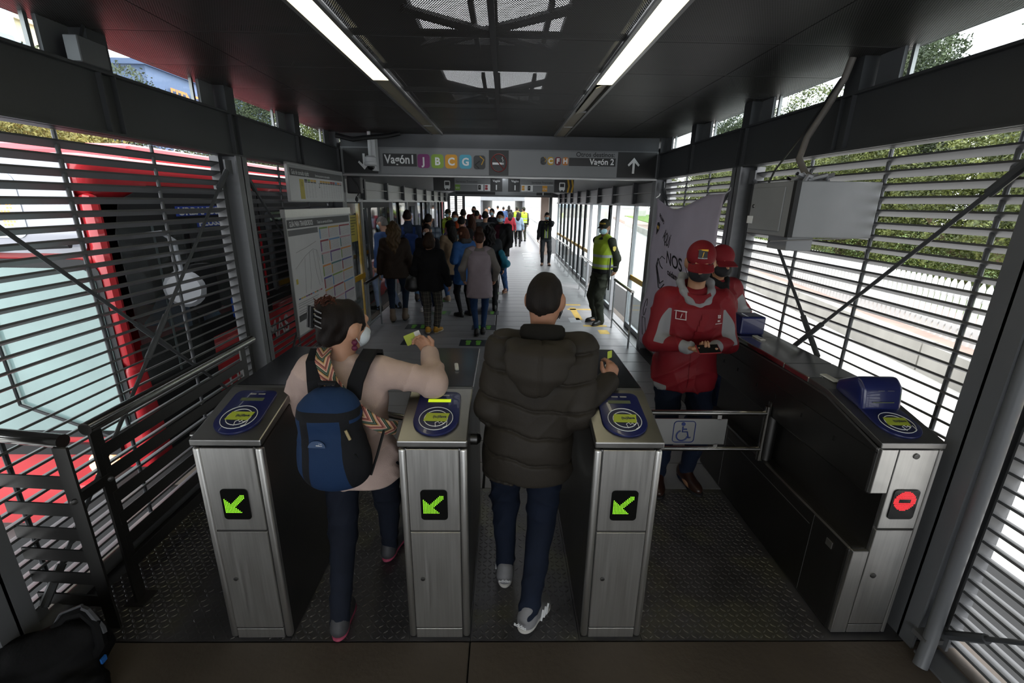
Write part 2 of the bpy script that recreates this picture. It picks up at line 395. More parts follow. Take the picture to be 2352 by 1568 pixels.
brace(WR, 2.02, 1.77, 3.99, .10, 2.26); brace(WR, 2.02, 4.15, 6.2, .10, 2.26); brace(WR, 2.02, -.52, 1.61, .10, 2.26)
MB().tube((-2.13, 1.63, .09), (-2.13, 6.1, .09), .035, 12).build('kick_pipe', SLAT, WL, smooth=True)
MB().box(-2.32, -2.2, -1, 6.3, -.9, .02).build('plinth', CONC, WL)
MB().box(2.07, 2.22, -1, 6.3, -.9, .02).build('plinth', CONC, WR)
MB().box(1.95, 2.07, -1, 1.6, -.04, .012).build('base_angle', PAINTG, WR)
# --- sign beam closing the ticket hall
sb = struct('trim_1')
MB().box(XL, XR, YS, YS+.12, ZB0, ZB1+.02).build('beam_face', M('sign_grey', '#66686a', .4, .1, .04, 2.), sb)
MB().box(XL, XR, YS-.02, YS+.14, ZB0-.015, ZB0).build('beam_lip', ALU, sb)
MB().box(XL, XR, YS+.02, YS+.12, ZB1+.02, ZC).build('beam_filler', PAINTD, sb)
# --- wagon beyond: fascias, ceiling, glazed door walls
wa = struct('ceiling_2')
MB().box(-1.55, 1.45, YS+.14, 19, 2.52, 2.54).build('soffit', M('soffit_grey', '#55565a', .4, .2, .1, .8), wa)
for sgn, xo, xi in ((-1, -2.3, -1.55), (1, 2.2, 1.45)):
    mb = MB(); mb.prism([(xo, 2.27), (xi, 2.52), (xi, 2.56), (xo, 2.31)], 'y', YS+.14, 19); mb.build('fascia', M('fascia_grey', '#6e6f70', .4, .2, .08, 1.), wa)
kind(MB().box(-2.6, 2.5, YS+.14, 19.4, 2.6, 2.7).build('roof_slab', ROOFM, None), 'structure')
for y in (8.2, 11.2, 13.4, 16.4):
    MB().box(-.06, .0, y, y+1.6, 2.46, 2.50).build('tube_light', M('lit_tube', '#ffffff', .4, 0, 0, emit=2.5, ecol='#f6fbff'), wa)
DOORF = M('door_frame_grey', '#8f9296', .4, .3, .06); YEL = M('yellow_band', '#c79a22', .5, 0, .1)
HEADM = M('header_panel', '#8a8b8b', .4, .25, .06, 2.)
def door_wall(nm, x, sgn, bays, ya, yb):
    w = struct(nm)
    mb = MB(); mb.box(min(x, x+sgn*.2), max(x, x+sgn*.2), ya, yb, 2.02, 2.30); mb.build('header', HEADM, w)
    MB().box(x-.03, x+.03, ya, yb, 1.97, 2.02).build('door_track', DOORF, w)
    MB().box(x-.06, x+.06, ya, yb, 2.155, 2.165).build('header_lip', ALU, w)
    y = ya+1.2
    while y < yb: MB().box(x-.07, x+.07, y-.035, y+.035, 2.0, 2.32).build('header_clip', PAINTD, w); y += 1.45
    for (a, b_, glazed) in bays:
        for yy in (a, b_): MB().box(x-.03, x+.03, yy-.028, yy+.028, 0, 1.98).build('door_stile', DOORF, w)
        if glazed:
            MB().box(x-.004, x+.004, a+.028, b_-.028, .08, 1.95).build('glass_leaf', GL, w)
            MB().box(x-.006-.002, x+.008, a+.03, b_-.03, .80, .88).build('warning_band', YEL, w)
            MB().box(x-.02, x+.02, a+.028, b_-.028, .0, .08).build('bottom_rail', DOORF, w)
    return w
LB = [(6.42, 7.45, 1), (9.45, 10.0, 1), (10.0, 10.9, 1), (12.1, 12.8, 1), (12.8, 13.5, 1), (13.5, 14.2, 1), (15.4, 16.1, 1), (16.1, 16.8, 1), (16.8, 17.5, 1)]
RB = [(6.45, 7.55, 1), (8.75, 9.4, 1), (9.4, 10.5, 1), (11.5, 12.3, 1), (12.3, 13.1, 1), (13.1, 13.9, 1), (13.9, 14.7, 1), (14.7, 15.6, 1), (15.6, 16.6, 1), (16.6, 17.6, 1), (17.6, 18.6, 1)]
WD1 = door_wall('wall_left_2', -2.26, -1, LB, 6.35, 19); WD2 = door_wall('wall_right_2', 2.1, 1, RB, 6.4, 19)
MB().box(-2.290, -2.262, 7.3, 7.42, .1, 1.95).build('yellow_edge', YEL, WD1)
MB().box(-2.40, -2.30, 2.9, 19, -.9, .0).build('plinth', CONC, WD1); MB().box(2.12, 2.22, 6.4, 19, -.9, .0).build('plinth', CONC, WD2)
# end of the wagon: louvred screens, cross beam, steel post
en = struct('trim_2')
MB().box(-2.3, 2.2, 19, 19.15, 2.2, 2.6).build('end_beam', PAINTG, en)
for x in (-2.2, -1.92, -1.62):
    MB().box(x-.05, x+.05, 18.6, 18.7, 0, 2.2).build('end_post', PAINTG, en)
for k in range(30):
    MB().box(-2.2, -1.62, 18.70, 18.73, .1+k*.07, .115+k*.07).build('end_slat', SLAT, en)
MB().box(1.42, 1.72, 18.6, 18.9, 0, 2.2).build('end_cabinet', M('steel_cabinet', '#b59d92', .4, .3, .05), en); MB().box(1.75, 1.85, 18.6, 18.9, 0, 2.2).build('end_post', PAINTD, en)
# second wagon beyond the open link
w2 = struct('wall_far')
for (x0, x1) in ((-1.75, -1.6), (1.25, 1.4)):
    MB().box(x0, x1, 34, 60, 0, 2.4).build('far_side', PAINTG, w2)
MB().box(-1.75, 1.4, 34, 60, 2.15, 2.45).build('far_roof', PAINTG, w2); MB().box(-1.75, 1.4, 34, 60, -.1, 0).build('far_floor', DECK, w2)
MB().box(-1.75, 1.4, 33.9, 34, 2.1, 2.6).build('far_lintel', M('far_lintel_grey', '#8a8d90', .5, 0, .05), w2)
# ================================================================ OUTSIDE
ZR = -.9
ROAD = M('pale_road', '#b4b2ae', .8, 0, .1, .8, .2, 12.); ROADL = M('road_left', '#8a8a88', .8, 0, .12, .8, .2, 12.)
g = MB(); g.box(-80, -2.3, -30, 140, ZR-.2, ZR); kind(g.build('ground', ROADL, None), 'structure')
g = MB(); g.box(2.1, 90, -30, 140, ZR-.2, ZR); kind(g.build('ground', ROAD, None), 'structure')
g = MB(); g.box(-2.3, 2.1, 19.2, 140, ZR-.2, ZR); kind(g.build('ground', ROAD, None), 'structure')
# --- right side: kerb wall, picket fence, verge, trees (the road runs away at a slight angle)
DR = Vector((.16, 1, 0)).normalized(); NR = Vector((DR.y, -DR.x, 0))
def rp(s, t, z): return Vector((7.714, 7.9, 0)) + DR*s + NR*t + Vector((0, 0, z))
BAR = M('barrier_concrete', '#a19e97', .8, 0, .2, 1.2, .3, 10., stretch=(1, 1, .3))
def strip3(name, t0, t1, z0, z1, s0, s1, mat, parent=None):
    b = MB(); vs = [rp(s, t, z) for z in (z0, z1) for (s, t) in ((s0, t0), (s1, t0), (s1, t1), (s0, t1))]
    b.add(vs, [(0,3,2,1),(4,5,6,7),(0,1,5,4),(1,2,6,5),(2,3,7,6),(3,0,4,7)]); return b.build(name, mat, parent)
kb = thing('concrete_barrier', 'low weathered concrete barrier along the far edge of the right road', 'barrier', tuple(rp(0, 0, ZR)))
for k in range(14): strip3('barrier_block', 0, .28, ZR, ZR+.55, -10+k*5+.02, -5+k*5-.02, BAR, kb)
GRASS = M('lawn', '#5f7a35', .9, 0, .3, 3., .6, 40.); PATH = M('footpath', '#a58f84', .8, 0, .12, 2.)
kind(strip3('verge', .3, 3.0, ZR-.1, -.45, -12, 90, PATH), 'structure'); kind(strip3('lawn', 3.0, 40, ZR-.1, -.38, -12, 110, GRASS), 'structure')
PICK = M('white_picket', '#c9cac9', .5, .1, .08, 3.)
fe = thing('picket_fence', 'long white picket fence with pointed tops beyond the road', 'fence', tuple(rp(0, .9, -.45)))
L0 = Vector(fe['_loc'])
pk = MB(); u = DR; pts = [(-.055, 0), (.055, 0), (.055, 1.08), (0, 1.17), (-.055, 1.08)]
pk.slab(pts, L0, DR, (0, 0, 1), .03); pk = pk.build('picket', PICK, fe)
for k in range(190):
    o = pk if k == 0 else inst(pk, fe, None); o.location = DR*(-5+k*.165)
for z in (.25, .85): 
    b = MB(); b.obox(rp(14, .95, -.45+z), DR*20, NR*.02, (0, 0, .03)); b.build('fence_rail', PICK, fe)
# --- trees
def leaf_mat(name, c1, c2):
    m = M(name, c1, .6, 0, 0); nt, N, L, b = nodes_of(m)
    geo = N.new('ShaderNodeNewGeometry'); n = N.new('ShaderNodeTexNoise'); n.inputs['Scale'].default_value = 1.6; n.inputs['Detail'].default_value = 6
    L.new(geo.outputs['Position'], n.inputs['Vector']); r = N.new('ShaderNodeValToRGB')
    r.color_ramp.elements[0].position = .35; r.color_ramp.elements[1].position = .68
    r.color_ramp.elements[0].color = (*hexc(c1), 1); r.color_ramp.elements[1].color = (*hexc(c2), 1)
    L.new(n.outputs[0], r.inputs[0]); L.new(r.outputs[0], b.inputs['Base Color'])
    b.inputs['Subsurface Weight'].default_value = 0.
    return m
LEAF = leaf_mat('leaf_green', '#2f3a1b', '#747d3f'); LEAF2 = leaf_mat('leaf_dark', '#1d2818', '#4a5630'); LEAF3 = leaf_mat('leaf_yellow', '#4f5022', '#928b48')
BARK = M('bark', '#6b5b4c', .9, 0, .25, 6., .5, 20.)
def foliage_mesh(seed, blobs, n, size, droop=0.):
    """leaf blades gathered on lumpy clusters"""
    rg = np.random.RandomState(seed); C = np.array([b[:3] for b in blobs]); Rd = np.array([b[3] for b in blobs])
    idx = rg.choice(len(blobs), n, p=Rd**2/np.sum(Rd**2)); d = rg.normal(size=(n, 3)); d /= np.linalg.norm(d, axis=1)[:, None]
    lump = 1+.22*np.sin(d[:, 0]*7+idx)*np.cos(d[:, 2]*6+idx*2.)
    P = C[idx] + d*(Rd[idx]*lump*rg.uniform(.72, 1.05, n))[:, None]*np.array([1, 1, .85])
    a = rg.normal(size=(n, 3)); a /= np.linalg.norm(a, axis=1)[:, None]; a[:, 2] -= droop; a /= np.linalg.norm(a, axis=1)[:, None]
    b = np.cross(a, rg.normal(size=(n, 3))); b /= np.linalg.norm(b, axis=1)[:, None]
    s = size*rg.uniform(.6, 1.4, n)[:, None]
    V = np.stack([P-a*s, P+b*s*.45, P+a*s, P-b*s*.45], 1).reshape(-1, 3)
    me = bpy.data.meshes.new('foliage'); me.vertices.add(4*n); me.vertices.foreach_set('co', V.astype(np.float32).ravel())
    me.loops.add(4*n); me.loops.foreach_set('vertex_index', np.arange(4*n)); me.polygons.add(n)
    me.polygons.foreach_set('loop_start', np.arange(n)*4); me.update(calc_edges=True); return me
def crown(seed, w, h, n=26):
    rg = np.random.RandomState(seed); out = []
    for i in range(n):
        t = rg.uniform(0, 2*np.pi); r = w*np.sqrt(rg.uniform(0, 1))*.75; z = rg.uniform(0, 1)
        out.append((r*np.cos(t)*(1-.35*z), r*np.sin(t)*(1-.35*z), h*z, w*rg.uniform(.28, .45)))
    return out
FM = [foliage_mesh(1, crown(1, 2.3, 3.6), 45000, .042), foliage_mesh(2, crown(2, 2.0, 4.5), 45000, .044), foliage_mesh(3, crown(5, 2.6, 2.6, 20), 40000, .036, .7)]
FCACHE = {}
def tree(loc, lab, k, sc, hz, mat, grp, rot=0.):
    t = thing('tree', lab, 'tree', loc, grp); x, y, z = loc; rg = random.Random(int(x*10+y*7))
    b = MB(); h = hz
    b.path([(x, y, z-.1), (x+.05, y, z+h*.4), (x-.06, y+.05, z+h*.8), (x+.02, y, z+h*1.3)], [.16*sc, .13*sc, .11*sc, .06*sc], 8)
    for i in range(5):
        a = rg.uniform(0, 6.28); b.path([(x, y, z+h*(.7+.08*i)), (x+math.cos(a)*.5*sc, y+math.sin(a)*.5*sc, z+h*(1.+.1*i)), (x+math.cos(a)*1.2*sc, y+math.sin(a)*1.2*sc, z+h*1.1+.9*sc)], [.08*sc, .06*sc, .03*sc], 6)
    b.build('trunk', BARK, t, smooth=True)
    key = (k, mat.name)
    if key not in FCACHE: FCACHE[key] = FM[k].copy(); FCACHE[key].materials.append(mat)
    me = FCACHE[key]
    o = link('foliage', me, mat, t); o.location = (0, 0, h); o.scale = (sc, sc, sc); o.rotation_euler = (0, 0, rot); o['kind'] = 'stuff'
    return t
RT = [(12.6, 10.5, 1, 1.15, .95, LEAF), (14.6, 14.2, 0, 1.25, 1.0, LEAF), (13.6, 18.5, 0, 1.2, 1.0, LEAF), (16.5, 20.5, 1, 1.5, 1.2, LEAF2), (15.5, 24.5, 1, 1.35, 1.0, LEAF), (18.5, 15.0, 1, 1.75, 1.3, LEAF2), (17.5, 30, 0, 1.5, 1.1, LEAF), (19.5, 37, 1, 1.6, 1.2, LEAF2), (16.8, 9.0, 0, 1.6, 1.0, LEAF2), (16.5, 33, 0, 1.1, .9, LEAF), (20, 25.5, 1, 2.0, 1.3, LEAF2), (19.5, 44, 0, 1.5, 1.1, LEAF), (20, 56, 0, 1.4, 1.0, LEAF), (22, 48, 1, 2.0, 1.4, LEAF2)]
RN = ['tall leafy green tree nearest the station on the lawn', 'olive green tree with low crown on the lawn behind the fence', 'round yellowish green tree behind the electrical box', 'dark green tree in the second row beyond the lawn', 'tall light green tree farther along the lawn', 'very tall dark tree rising into the right clerestory window', 'broad green tree seen past the hanging white banner', 'dark tree far along the right road', 'dark broad tree at the right picture edge beyond the lawn', 'small round tree seen through the open right doors', 'tallest dark tree at the back of the lawn', 'distant round green tree beyond the police officer', 'distant green tree at the end of the right road', 'distant tall dark tree behind the others on the right']
for (a, lab) in zip(RT, RN): tree((a[0], a[1], -.38), lab, a[2], a[3], a[4], a[5], 'trees beyond the right road', a[0]*1.7)
LT = [(-8.4, 8.0, 2, .80, 2.25, LEAF3), (-10.5, 11.0, 2, .95, 2.4, LEAF3), (-11.5, 14.5, 0, 1.1, 2.4, LEAF2), (-16.5, 31.5, 0, 1.4, 4.4, LEAF2), (-14, 36.5, 0, 1.5, 3.6, LEAF), (-12, 54, 1, 1.5, 1.4, LEAF3)]
LN = ['drooping yellow green tree above the front of the red bus', 'drooping olive tree behind the red bus roof', 'darker tree behind the middle of the red bus', 'tall round tree in front of the blue gym building', 'green tree seen in the third left clerestory window', 'yellow green tree far beyond the second wagon']
for (a, lab) in zip(LT, LN): tree((a[0], a[1], ZR), lab, a[2], a[3], a[4], a[5], 'trees beyond the bus', a[1])
# --- buildings on the left
def building(name, lab, x0, x1, y0, y1, h, mat, rows, cols, winmat):
    t = thing(name, lab, 'building', ((x0+x1)/2, (y0+y1)/2, ZR)); 
    MB().box(x0, x1, y0, y1, ZR, h).build('wall', mat, t); MB().box(x0-.2, x1+.2, y0-.2, y1+.2, h, h+.35).build('parapet', mat, t)
    for r in range(rows):
        for c in range(cols):
            y = y0+(y1-y0)*(c+.5)/cols; z = h*(r+.55)/rows; w_ = (y1-y0)/cols*.28
            MB().box(x1-.05, x1+.06, y-w_, y+w_, z-.6, z+.6).build('window', winmat, t)
            x = x0+(x1-x0)*(c+.5)/cols; w_ = (x1-x0)/cols*.28
            MB().box(x-w_, x+w_, y0-.06, y0+.05, z-.6, z+.6).build('window', winmat, t)
    return t
WG = M('window_grey', '#9aa4ab', .2, 0, .1)
building('office_building', 'tall pale grey building at the upper left corner', -40, -26, 24, 28.3, 22, M('pale_grey_wall', '#b9bfc6', .7, 0, .05), 6, 3, WG)
building('apartment_building', 'low cream building with white wall seen in the nearest clerestory window', -36, -27, 29, 33, 11.2, M('cream_wall', '#d9c9a6', .7, 0, .05), 3, 3, WG)
bl = building('gym_building', 'blue grey building with large orange gym lettering under the roof', -34, -25, 36, 54, 10.7, M('blue_grey_wall', '#5b6b8c', .6, 0, .06), 1, 3, WG)
text('sign_lettering', 'FITNESS24', 1.25, (-24.85, 38.0, 8.85), (0, 1, 0), (0, 0, 1), M('orange_letters', '#d9833a', .5, 0, 0), bl, bold=.03)
building('blue_building', 'blue grey building low behind the drooping trees on the left', -26, -18, 8, 17, 5.2, M('slate_blue_wall', '#4a5878', .6, 0, .06), 2, 4, WG)
building('distant_building', 'pale far building at the end of the road', -30, 30, 100, 108, 9, M('far_pale_wall', '#b5b2ac', .8, 0, .1), 3, 9, WG)
# --- red articulated bus standing at the left doors
RED = M('bus_red', '#c22b33', .28, 0, .04, 1., coat=.6); SEAL = M('rubber_seal', '#1b1c1e', .6, 0, .05); BGL = M('bus_dark_glass', '#10171a', .05, 0, 0, spec=.9)
WIND = M('windscreen', '#7c9593', .06, 0, .25, 1.1, spec=1.0, coat=1.); DPAN = M('destination_glass', '#9a9ca6', .06, 0, .03, spec=.9, coat=1.)  # windscreen is opaque: its pale mottled teal stands in for reflected sky
BX, BF, BT, BB = -2.75, 3.2, 2.27, -.58
bus = thing('city_bus', 'red articulated city bus standing along the left side of the station', 'bus', (-4, 12, ZR))
body = MB(); body.box(-5.25, BX, BF, 21, BB, .80); body.build('lower_body', RED, bus, .05, 3, smooth=True)
MB().box(-5.25, BX, 5.3, 21, .78, 2.02).build('rear_body', RED, bus); MB().box(-5.25, BX, BF, 21, 1.98, BT).build('roof_shell', RED, bus, .10, 3, smooth=True)
MB().box(-5.25, -2.86, BF+.02, BF+.08, .78, 2.0).build('cab_front', RED, bus); MB().box(-2.86, BX, BF, BF+.10, .78, 2.02).build('corner_pillar', RED, bus, .05, 2, smooth=True)
MB().box(BX-.06, BX-.005, 4.02, 4.10, .78, 2.0).build('cab_pillar', SEAL, bus); MB().box(-5.25, -4.3, BF+.3, 5.3, .78, 2.0).build('cab_lining', M('cab_grey', '#4a5052', .6, 0, .1), bus); MB().box(-4.3, BX-.02, 5.24, 5.3, .78, 2.0).build('cab_bulkhead', M('cab_grey', '#4a5052', .6, 0, .1), bus)
MB().box(-3.5, -3.05, 4.55, 4.68, .3, 1.55).build('driver_seat', SEAL, bus)
MB().box(-4.9, -3.2, 4.2, 7.5, BT-.02, BT+.16).build('roof_unit', M('bus_roof_pink', '#d6555c', .35, 0, .05), bus, .06, 2)
FY = BF-.004
MB().slab(rrect(2.18, .64, .06), (-5.02, FY, 1.62), (1, 0, 0), (0, 0, 1), .006).build('destination_panel', DPAN, bus)
MB().slab(rrect(1.35, .42, .07), (-4.55, FY-.007, 1.72), (1, 0, 0), (0, 0, 1), .004).build('destination_display', M('display_pale', '#bcc4cb', .2, 0, .03), bus)
led = MB(); rg = random.Random(5)
for cx, cols in ((-3.86, 4), (-3.72, 3), (-3.52, 5), (-3.34, 4)):
    for i in range(cols):
        for j in range(7):
            if rg.random() < .6: x = cx+i*.022; z = 1.80+j*.022; led.box(x, x+.012, FY-.014, FY-.012, z, z+.012)
kind(led.build('led_characters', M('led_orange', '#ff9a4a', .4, 0, 0, emit=2.2, ecol='#ff8a3a'), bus), 'stuff')
MB().slab(rrect(2.26, 1.36, .12), (-5.06, FY-.002, .22), (1, 0, 0), (0, 0, 1), .004).build('windscreen_seal', SEAL, bus)
MB().slab(rrect(2.16, 1.24, .10), (-5.0, FY-.008, .28), (1, 0, 0), (0, 0, 1), .006).build('windscreen', WIND, bus)
wp = MB(); wp.path([(-3.0, FY-.03, .24), (-3.6, FY-.035, .5), (-3.62, FY-.035, 1.2)], .012, 6); wp.path([(-2.9, FY-.06, 1.68), (-3.3, FY-.10, 1.66), (-3.7, FY-.12, 1.60)], .02, 6); wp.build('wiper', SEAL, bus)
text('maker_lettering', 'BUSSCAR', .105, (-3.74, FY-.010, .405), (1, 0, 0), (0, 0, 1), WHITE, bus, bold=.004, sx=1.28)
MB().box(-5.1, -2.95, FY-.03, FY+.05, .08, .17).build('grille_strip', BLACKM, bus)
MB().box(-5.2, -2.8, FY-.05, FY+.05, -.55, -.18).build('bumper', RED, bus, .03, 2, smooth=True)
for x in (-3.12, -4.88):
    hl = MB().lathe([(.13, 0), (.12, .02), (.05, .03)], (x, FY+.0, -.02), 18, (0, -1, 0)).build('headlamp', M('headlamp_lens', '#e8c9b0', .1, 0, .05, coat=1., emit=.6, ecol='#ff9a60'), bus, smooth=True)
# side towards the platform
SX = BX+.004
MB().slab([(0, 0), (15.3, 0), (15.3, 1.26), (0, 1.26)], (SX, 5.3, .82), (0, 1, 0), (0, 0, 1), .004).build('window_band', SEAL, bus)
MB().slab([(-.1, .9), (1.9, .9), (1.9, 1.26), (.3, 1.26), (.0, 1.15)], (SX, 3.42, .82), (0, 1, 0), (0, 0, 1), .004).build('window_head', SEAL, bus); MB().box(SX, SX+.004, 3.32, 5.32, .74, .92).build('window_sill', SEAL, bus)
yy = 3.6
for (a, b_, z0, z1) in ((3.33, 4.02, .60, 1.80), (4.1, 5.2, .9, 1.80), (5.4, 6.6, .95, 1.85), (6.7, 7.6, .95, 1.85), (9.7, 10.9, .95, 1.85), (11, 12.2, .95, 1.85), (13.6, 14.8, .95, 1.85), (15, 16.2, .95, 1.85), (17.8, 19, .95, 1.85)):
    wn = MB().slab(rrect(b_-a, z1-z0, .06, 3, a-3.42, z0-.82), (SX+.004, 3.42, .82), (0, 1, 0), (0, 0, 1), .004).build('side_window', GLD if a < 5 else BGL, bus)
    MB().box(SX+.008, SX+.014, (a+b_)/2-.01, (a+b_)/2+.01, z0, z1).build('window_bar', M('bar_grey', '#5a6465', .4, .2, .05), wn)
MB().slab([(0, 0), (.70, 0), (.75, .95), (-.1, .95)], (SX+.002, 3.42, -.15), (0, 1, 0), (0, 0, 1), .003).build('cab_door_panel', SEAL, bus)
for (a, b_) in ((7.7, 9.5), (12.3, 13.5), (16.4, 17.6)):
    MB().box(BX-.02, SX+.012, a, b_, -.02, 1.95).build('passenger_door', SEAL, bus)
    for (p, q) in ((a+.08, (a+b_)/2-.06), ((a+b_)/2+.06, b_-.08)):
        MB().box(SX+.012, SX+.02, p, q, .15, 1.85).build('door_glass', BGL, bus)
DEC = M('decal_blue', '#2f4aa8', .5, 0, 0)
MB().box(SX+.004, SX+.009, 3.98, 4.72, 1.845, 1.925).build('decal', DEC, bus); MB().box(SX+.004, SX+.009, 4.22, 4.74, 1.745, 1.815).build('decal', DEC, bus)
text('model_lettering', 'URBANUSS', .085, (SX+.010, 4.0, 1.855), (0, 1, 0), (0, 0, 1), WHITE, bus, bold=.003, sx=1.45)
text('model_lettering', 'PLUSS', .075, (SX+.010, 4.24, 1.755), (0, 1, 0), (0, 0, 1), WHITE, bus, bold=.003, sx=1.7)
MB().slab(rrect(.2, .2, .02), (SX+.010, 4.52, .84), (0, 1, 0), (0, 0, 1), .002).build('access_sticker', M('sticker_blue', '#2d5fd0', .5, 0, 0), bus)
MB().slab(strip([(.09, .15), (.09, .08), (.13, .07), (.15, .03)], .02), (SX+.014, 4.52, .84), (0, 1, 0), (0, 0, 1), .001).build('access_mark', WHITE, bus)
text('company_lettering', 'DU', .34, (SX+.003, 4.28, .12), (0, 1, 0), (0, 0, 1), WHITE, bus, bold=.006, sx=.75)
text('company_lettering', 'Consorcio', .09, (SX+.003, 4.3, -.02), (0, 1, 0), (0, 0, 1), WHITE, bus, sx=.8)
text('company_lettering', 'MAS', .3, (SX+.003, 5.15, .40), (0, 1, 0), (0, 0, 1), WHITE, bus, bold=.006, sx=.9)
for y in (5.0, 6.2, 7.0): MB().box(SX, SX+.012, y, y+.16, -.12, -.04).build('side_marker', M('amber_marker', '#d98a1e', .4, 0, .05), bus)
# mirror arm and disc, hanging beside the driver's window
mr = MB(); mr.path([(BX+.02, 3.5, 1.72), (BX+.16, 3.56, 1.74), (BX+.20, 3.62, 1.68), (BX+.2, 3.64, 1.42)], .018, 8); mr.build('mirror_arm', M('mirror_grey', '#8a8d92', .35, .3, .05), bus, smooth=True)
MB().lathe([(.14, -.02), (.15, 0), (.12, .03), (.0, .035)], (BX+.2, 3.64, 1.30), 20, (.3, -1, 0)).build('mirror_disc', M('mirror_back', '#86888c', .4, .1, .05), bus, smooth=True)
MB().slab(rrect(.20, .42, .05), (BX+.13, 3.80, 1.05), (.5, .86, 0), (0, 0, 1), .05).build('mirror_head', BLACKM, bus)
for y in (4.6, 10.6, 15.6, 19.6):
    MB().lathe([(.46, 0), (.46, .02), (.3, .03), (.28, -.02), (.0, -.02)], (BX-.02, y, -.44), 28, (1, 0, 0)).build('wheel', SEAL, bus, smooth=True)
# second vehicle far ahead on the left
b2 = thing('distant_bus', 'white and red bus far ahead in the left lane', 'bus', (-6.5, 38, ZR))
MB().box(-7.7, -5.2, 38, 50, ZR+.3, 2.0).build('body_shell', M('bus_white', '#cfd2d4', .4, 0, .04), b2, .1, 2)
MB().box(-7.5, -5.4, 37.95, 38.02, .3, 1.5).build('windscreen', BGL, b2); MB().box(-7.7, -5.2, 37.93, 38.02, -.5, .2).build('front_panel', RED, b2)
# ================================================================ TURNSTILES
BLKD = M('display_black', '#0c0d0d', .2, 0, 0); GREENL = M('led_green', '#9be23a', .4, 0, 0, emit=.5, ecol='#86e02c'); REDL = M('led_red', '#ff4a52', .4, 0, 0, emit=.6, ecol='#ff3038')
LCD = M('lcd_off', '#59614a', .3, 0, .04); LCDON = M('lcd_lit', '#a9bd2e', .3, 0, .03, emit=.3, ecol='#b5cc22'); LIME = M('card_lime', '#a9b83c', .5, 0, .03); NAVY = M('navy_print', '#1b2146', .4, 0, .03); LENS = M('indicator_lens', '#9a9a94', .3, 0, 0)
WEDGE = M('white_wedge', '#c9cac8', .5, 0, .03); GAP = M('seam_black', '#0d0d0d', .8, 0, 0)
TOPM = M('worn_steel_top', '#8d8c8a', .36, 1., .12, 5., .04, 60.); TOPD = M('dark_steel_top', '#76767a', .17, 1., .08, 4.)
X1, YU, ZU = Vector((1, 0, 0)), Vector((0, 1, 0)), Vector((0, 0, 1))
def reader(t, o, v, lcd_on, led_on, sc=1.):
    """blue card reader lying on the sloping lid; o = lower centre, v = up-slope direction"""
    v = Vector(v).normalized(); n = X1.cross(v); w = .098*sc; L = .285*sc
    pts = [(w*math.cos(a), w+w*math.sin(a)) for a in [math.pi+math.pi*i/16 for i in range(17)]]
    pts += [(w*.96, L-.04)] + [(w*.96-.035+.035*math.cos(R(a)), L-.035+.035*math.sin(R(a))) for a in range(0, 91, 18)] + [(-w*.96+.035-.035*math.sin(R(a)), L-.035+.035*math.cos(R(a))) for a in range(0, 91, 18)]
    rd = MB().slab(pts, o, X1, v, .012).build('card_reader', BLUE, t, .004, 2, smooth=True)
    top = Vector(o)+n*.0125
    MB().slab(circ(.072*sc, 28, 0, w), top, X1, v, .0012).build('target_disc', NAVY, rd)
    ring = MB(); P = [Vector(top)+X1*a+v*b+n*.002 for a, b in circ(.072*sc, 32, 0, w)]; ring.path(P, .0016, 5, True)
    P = [Vector(top)+X1*a+v*b+n*.002 for a, b in circ(.05*sc, 28, 0, w)]; ring.path(P, .0018, 5, True); ring.build('target_ring', WHITE, rd)
    MB().slab([(-.052, w-.018), (.046, w-.022), (.056, w+.030), (-.042, w+.032)], top+n*.003, X1, v, .0012).build('card_picture', LIME, rd)
    text('card_lettering', '(tu)llave', .021, Vector(top)+v*(w-.0)+X1*(-.014)+n*.0045, X1, v, NAVY, rd, sx=.85, bold=.0006)
    hnd = MB(); hx = [(0.004, w-.055), (.0, w-.03), (.012, w-.022), (.018, w-.034), (.026, w-.024), (.034, w-.034), (.05, w-.022), (.05, w-.05), (.036, w-.06)]
    hnd.path([Vector(top)+X1*a+v*b+n*.004 for a, b in hx], .0016, 5); hnd.build('hand_outline', WHITE, rd)
    MB().slab(rrect(.102, .02, .001, 1, -.05, L-.078), top, X1, v, .0012).build('lcd', LCDON if lcd_on else LCD, rd)
    for i, a in enumerate((-.028, .012)):
        MB().slab(rrect(.03, .007, .001, 1, a, L-.034), top, X1, v, .0012).build('indicator', LCDON if (led_on and i == 0) else LENS, rd)
    return rd
def dots(t, o, cells, pitch, mat, name):
    b = MB(); o = Vector(o)
    for (i, j) in cells:
        b.box(o.x+i*pitch, o.x+i*pitch+pitch*.55, o.y-.001, o.y, o.z+j*pitch, o.z+j*pitch+pitch*.55)
    return kind(b.build(name, mat, t), 'stuff')
ARROW = [(i, j) for i in range(15) for j in range(15) if i+j <= 10 or (abs(i-j) <= 2 and max(i, j) <= 13)]
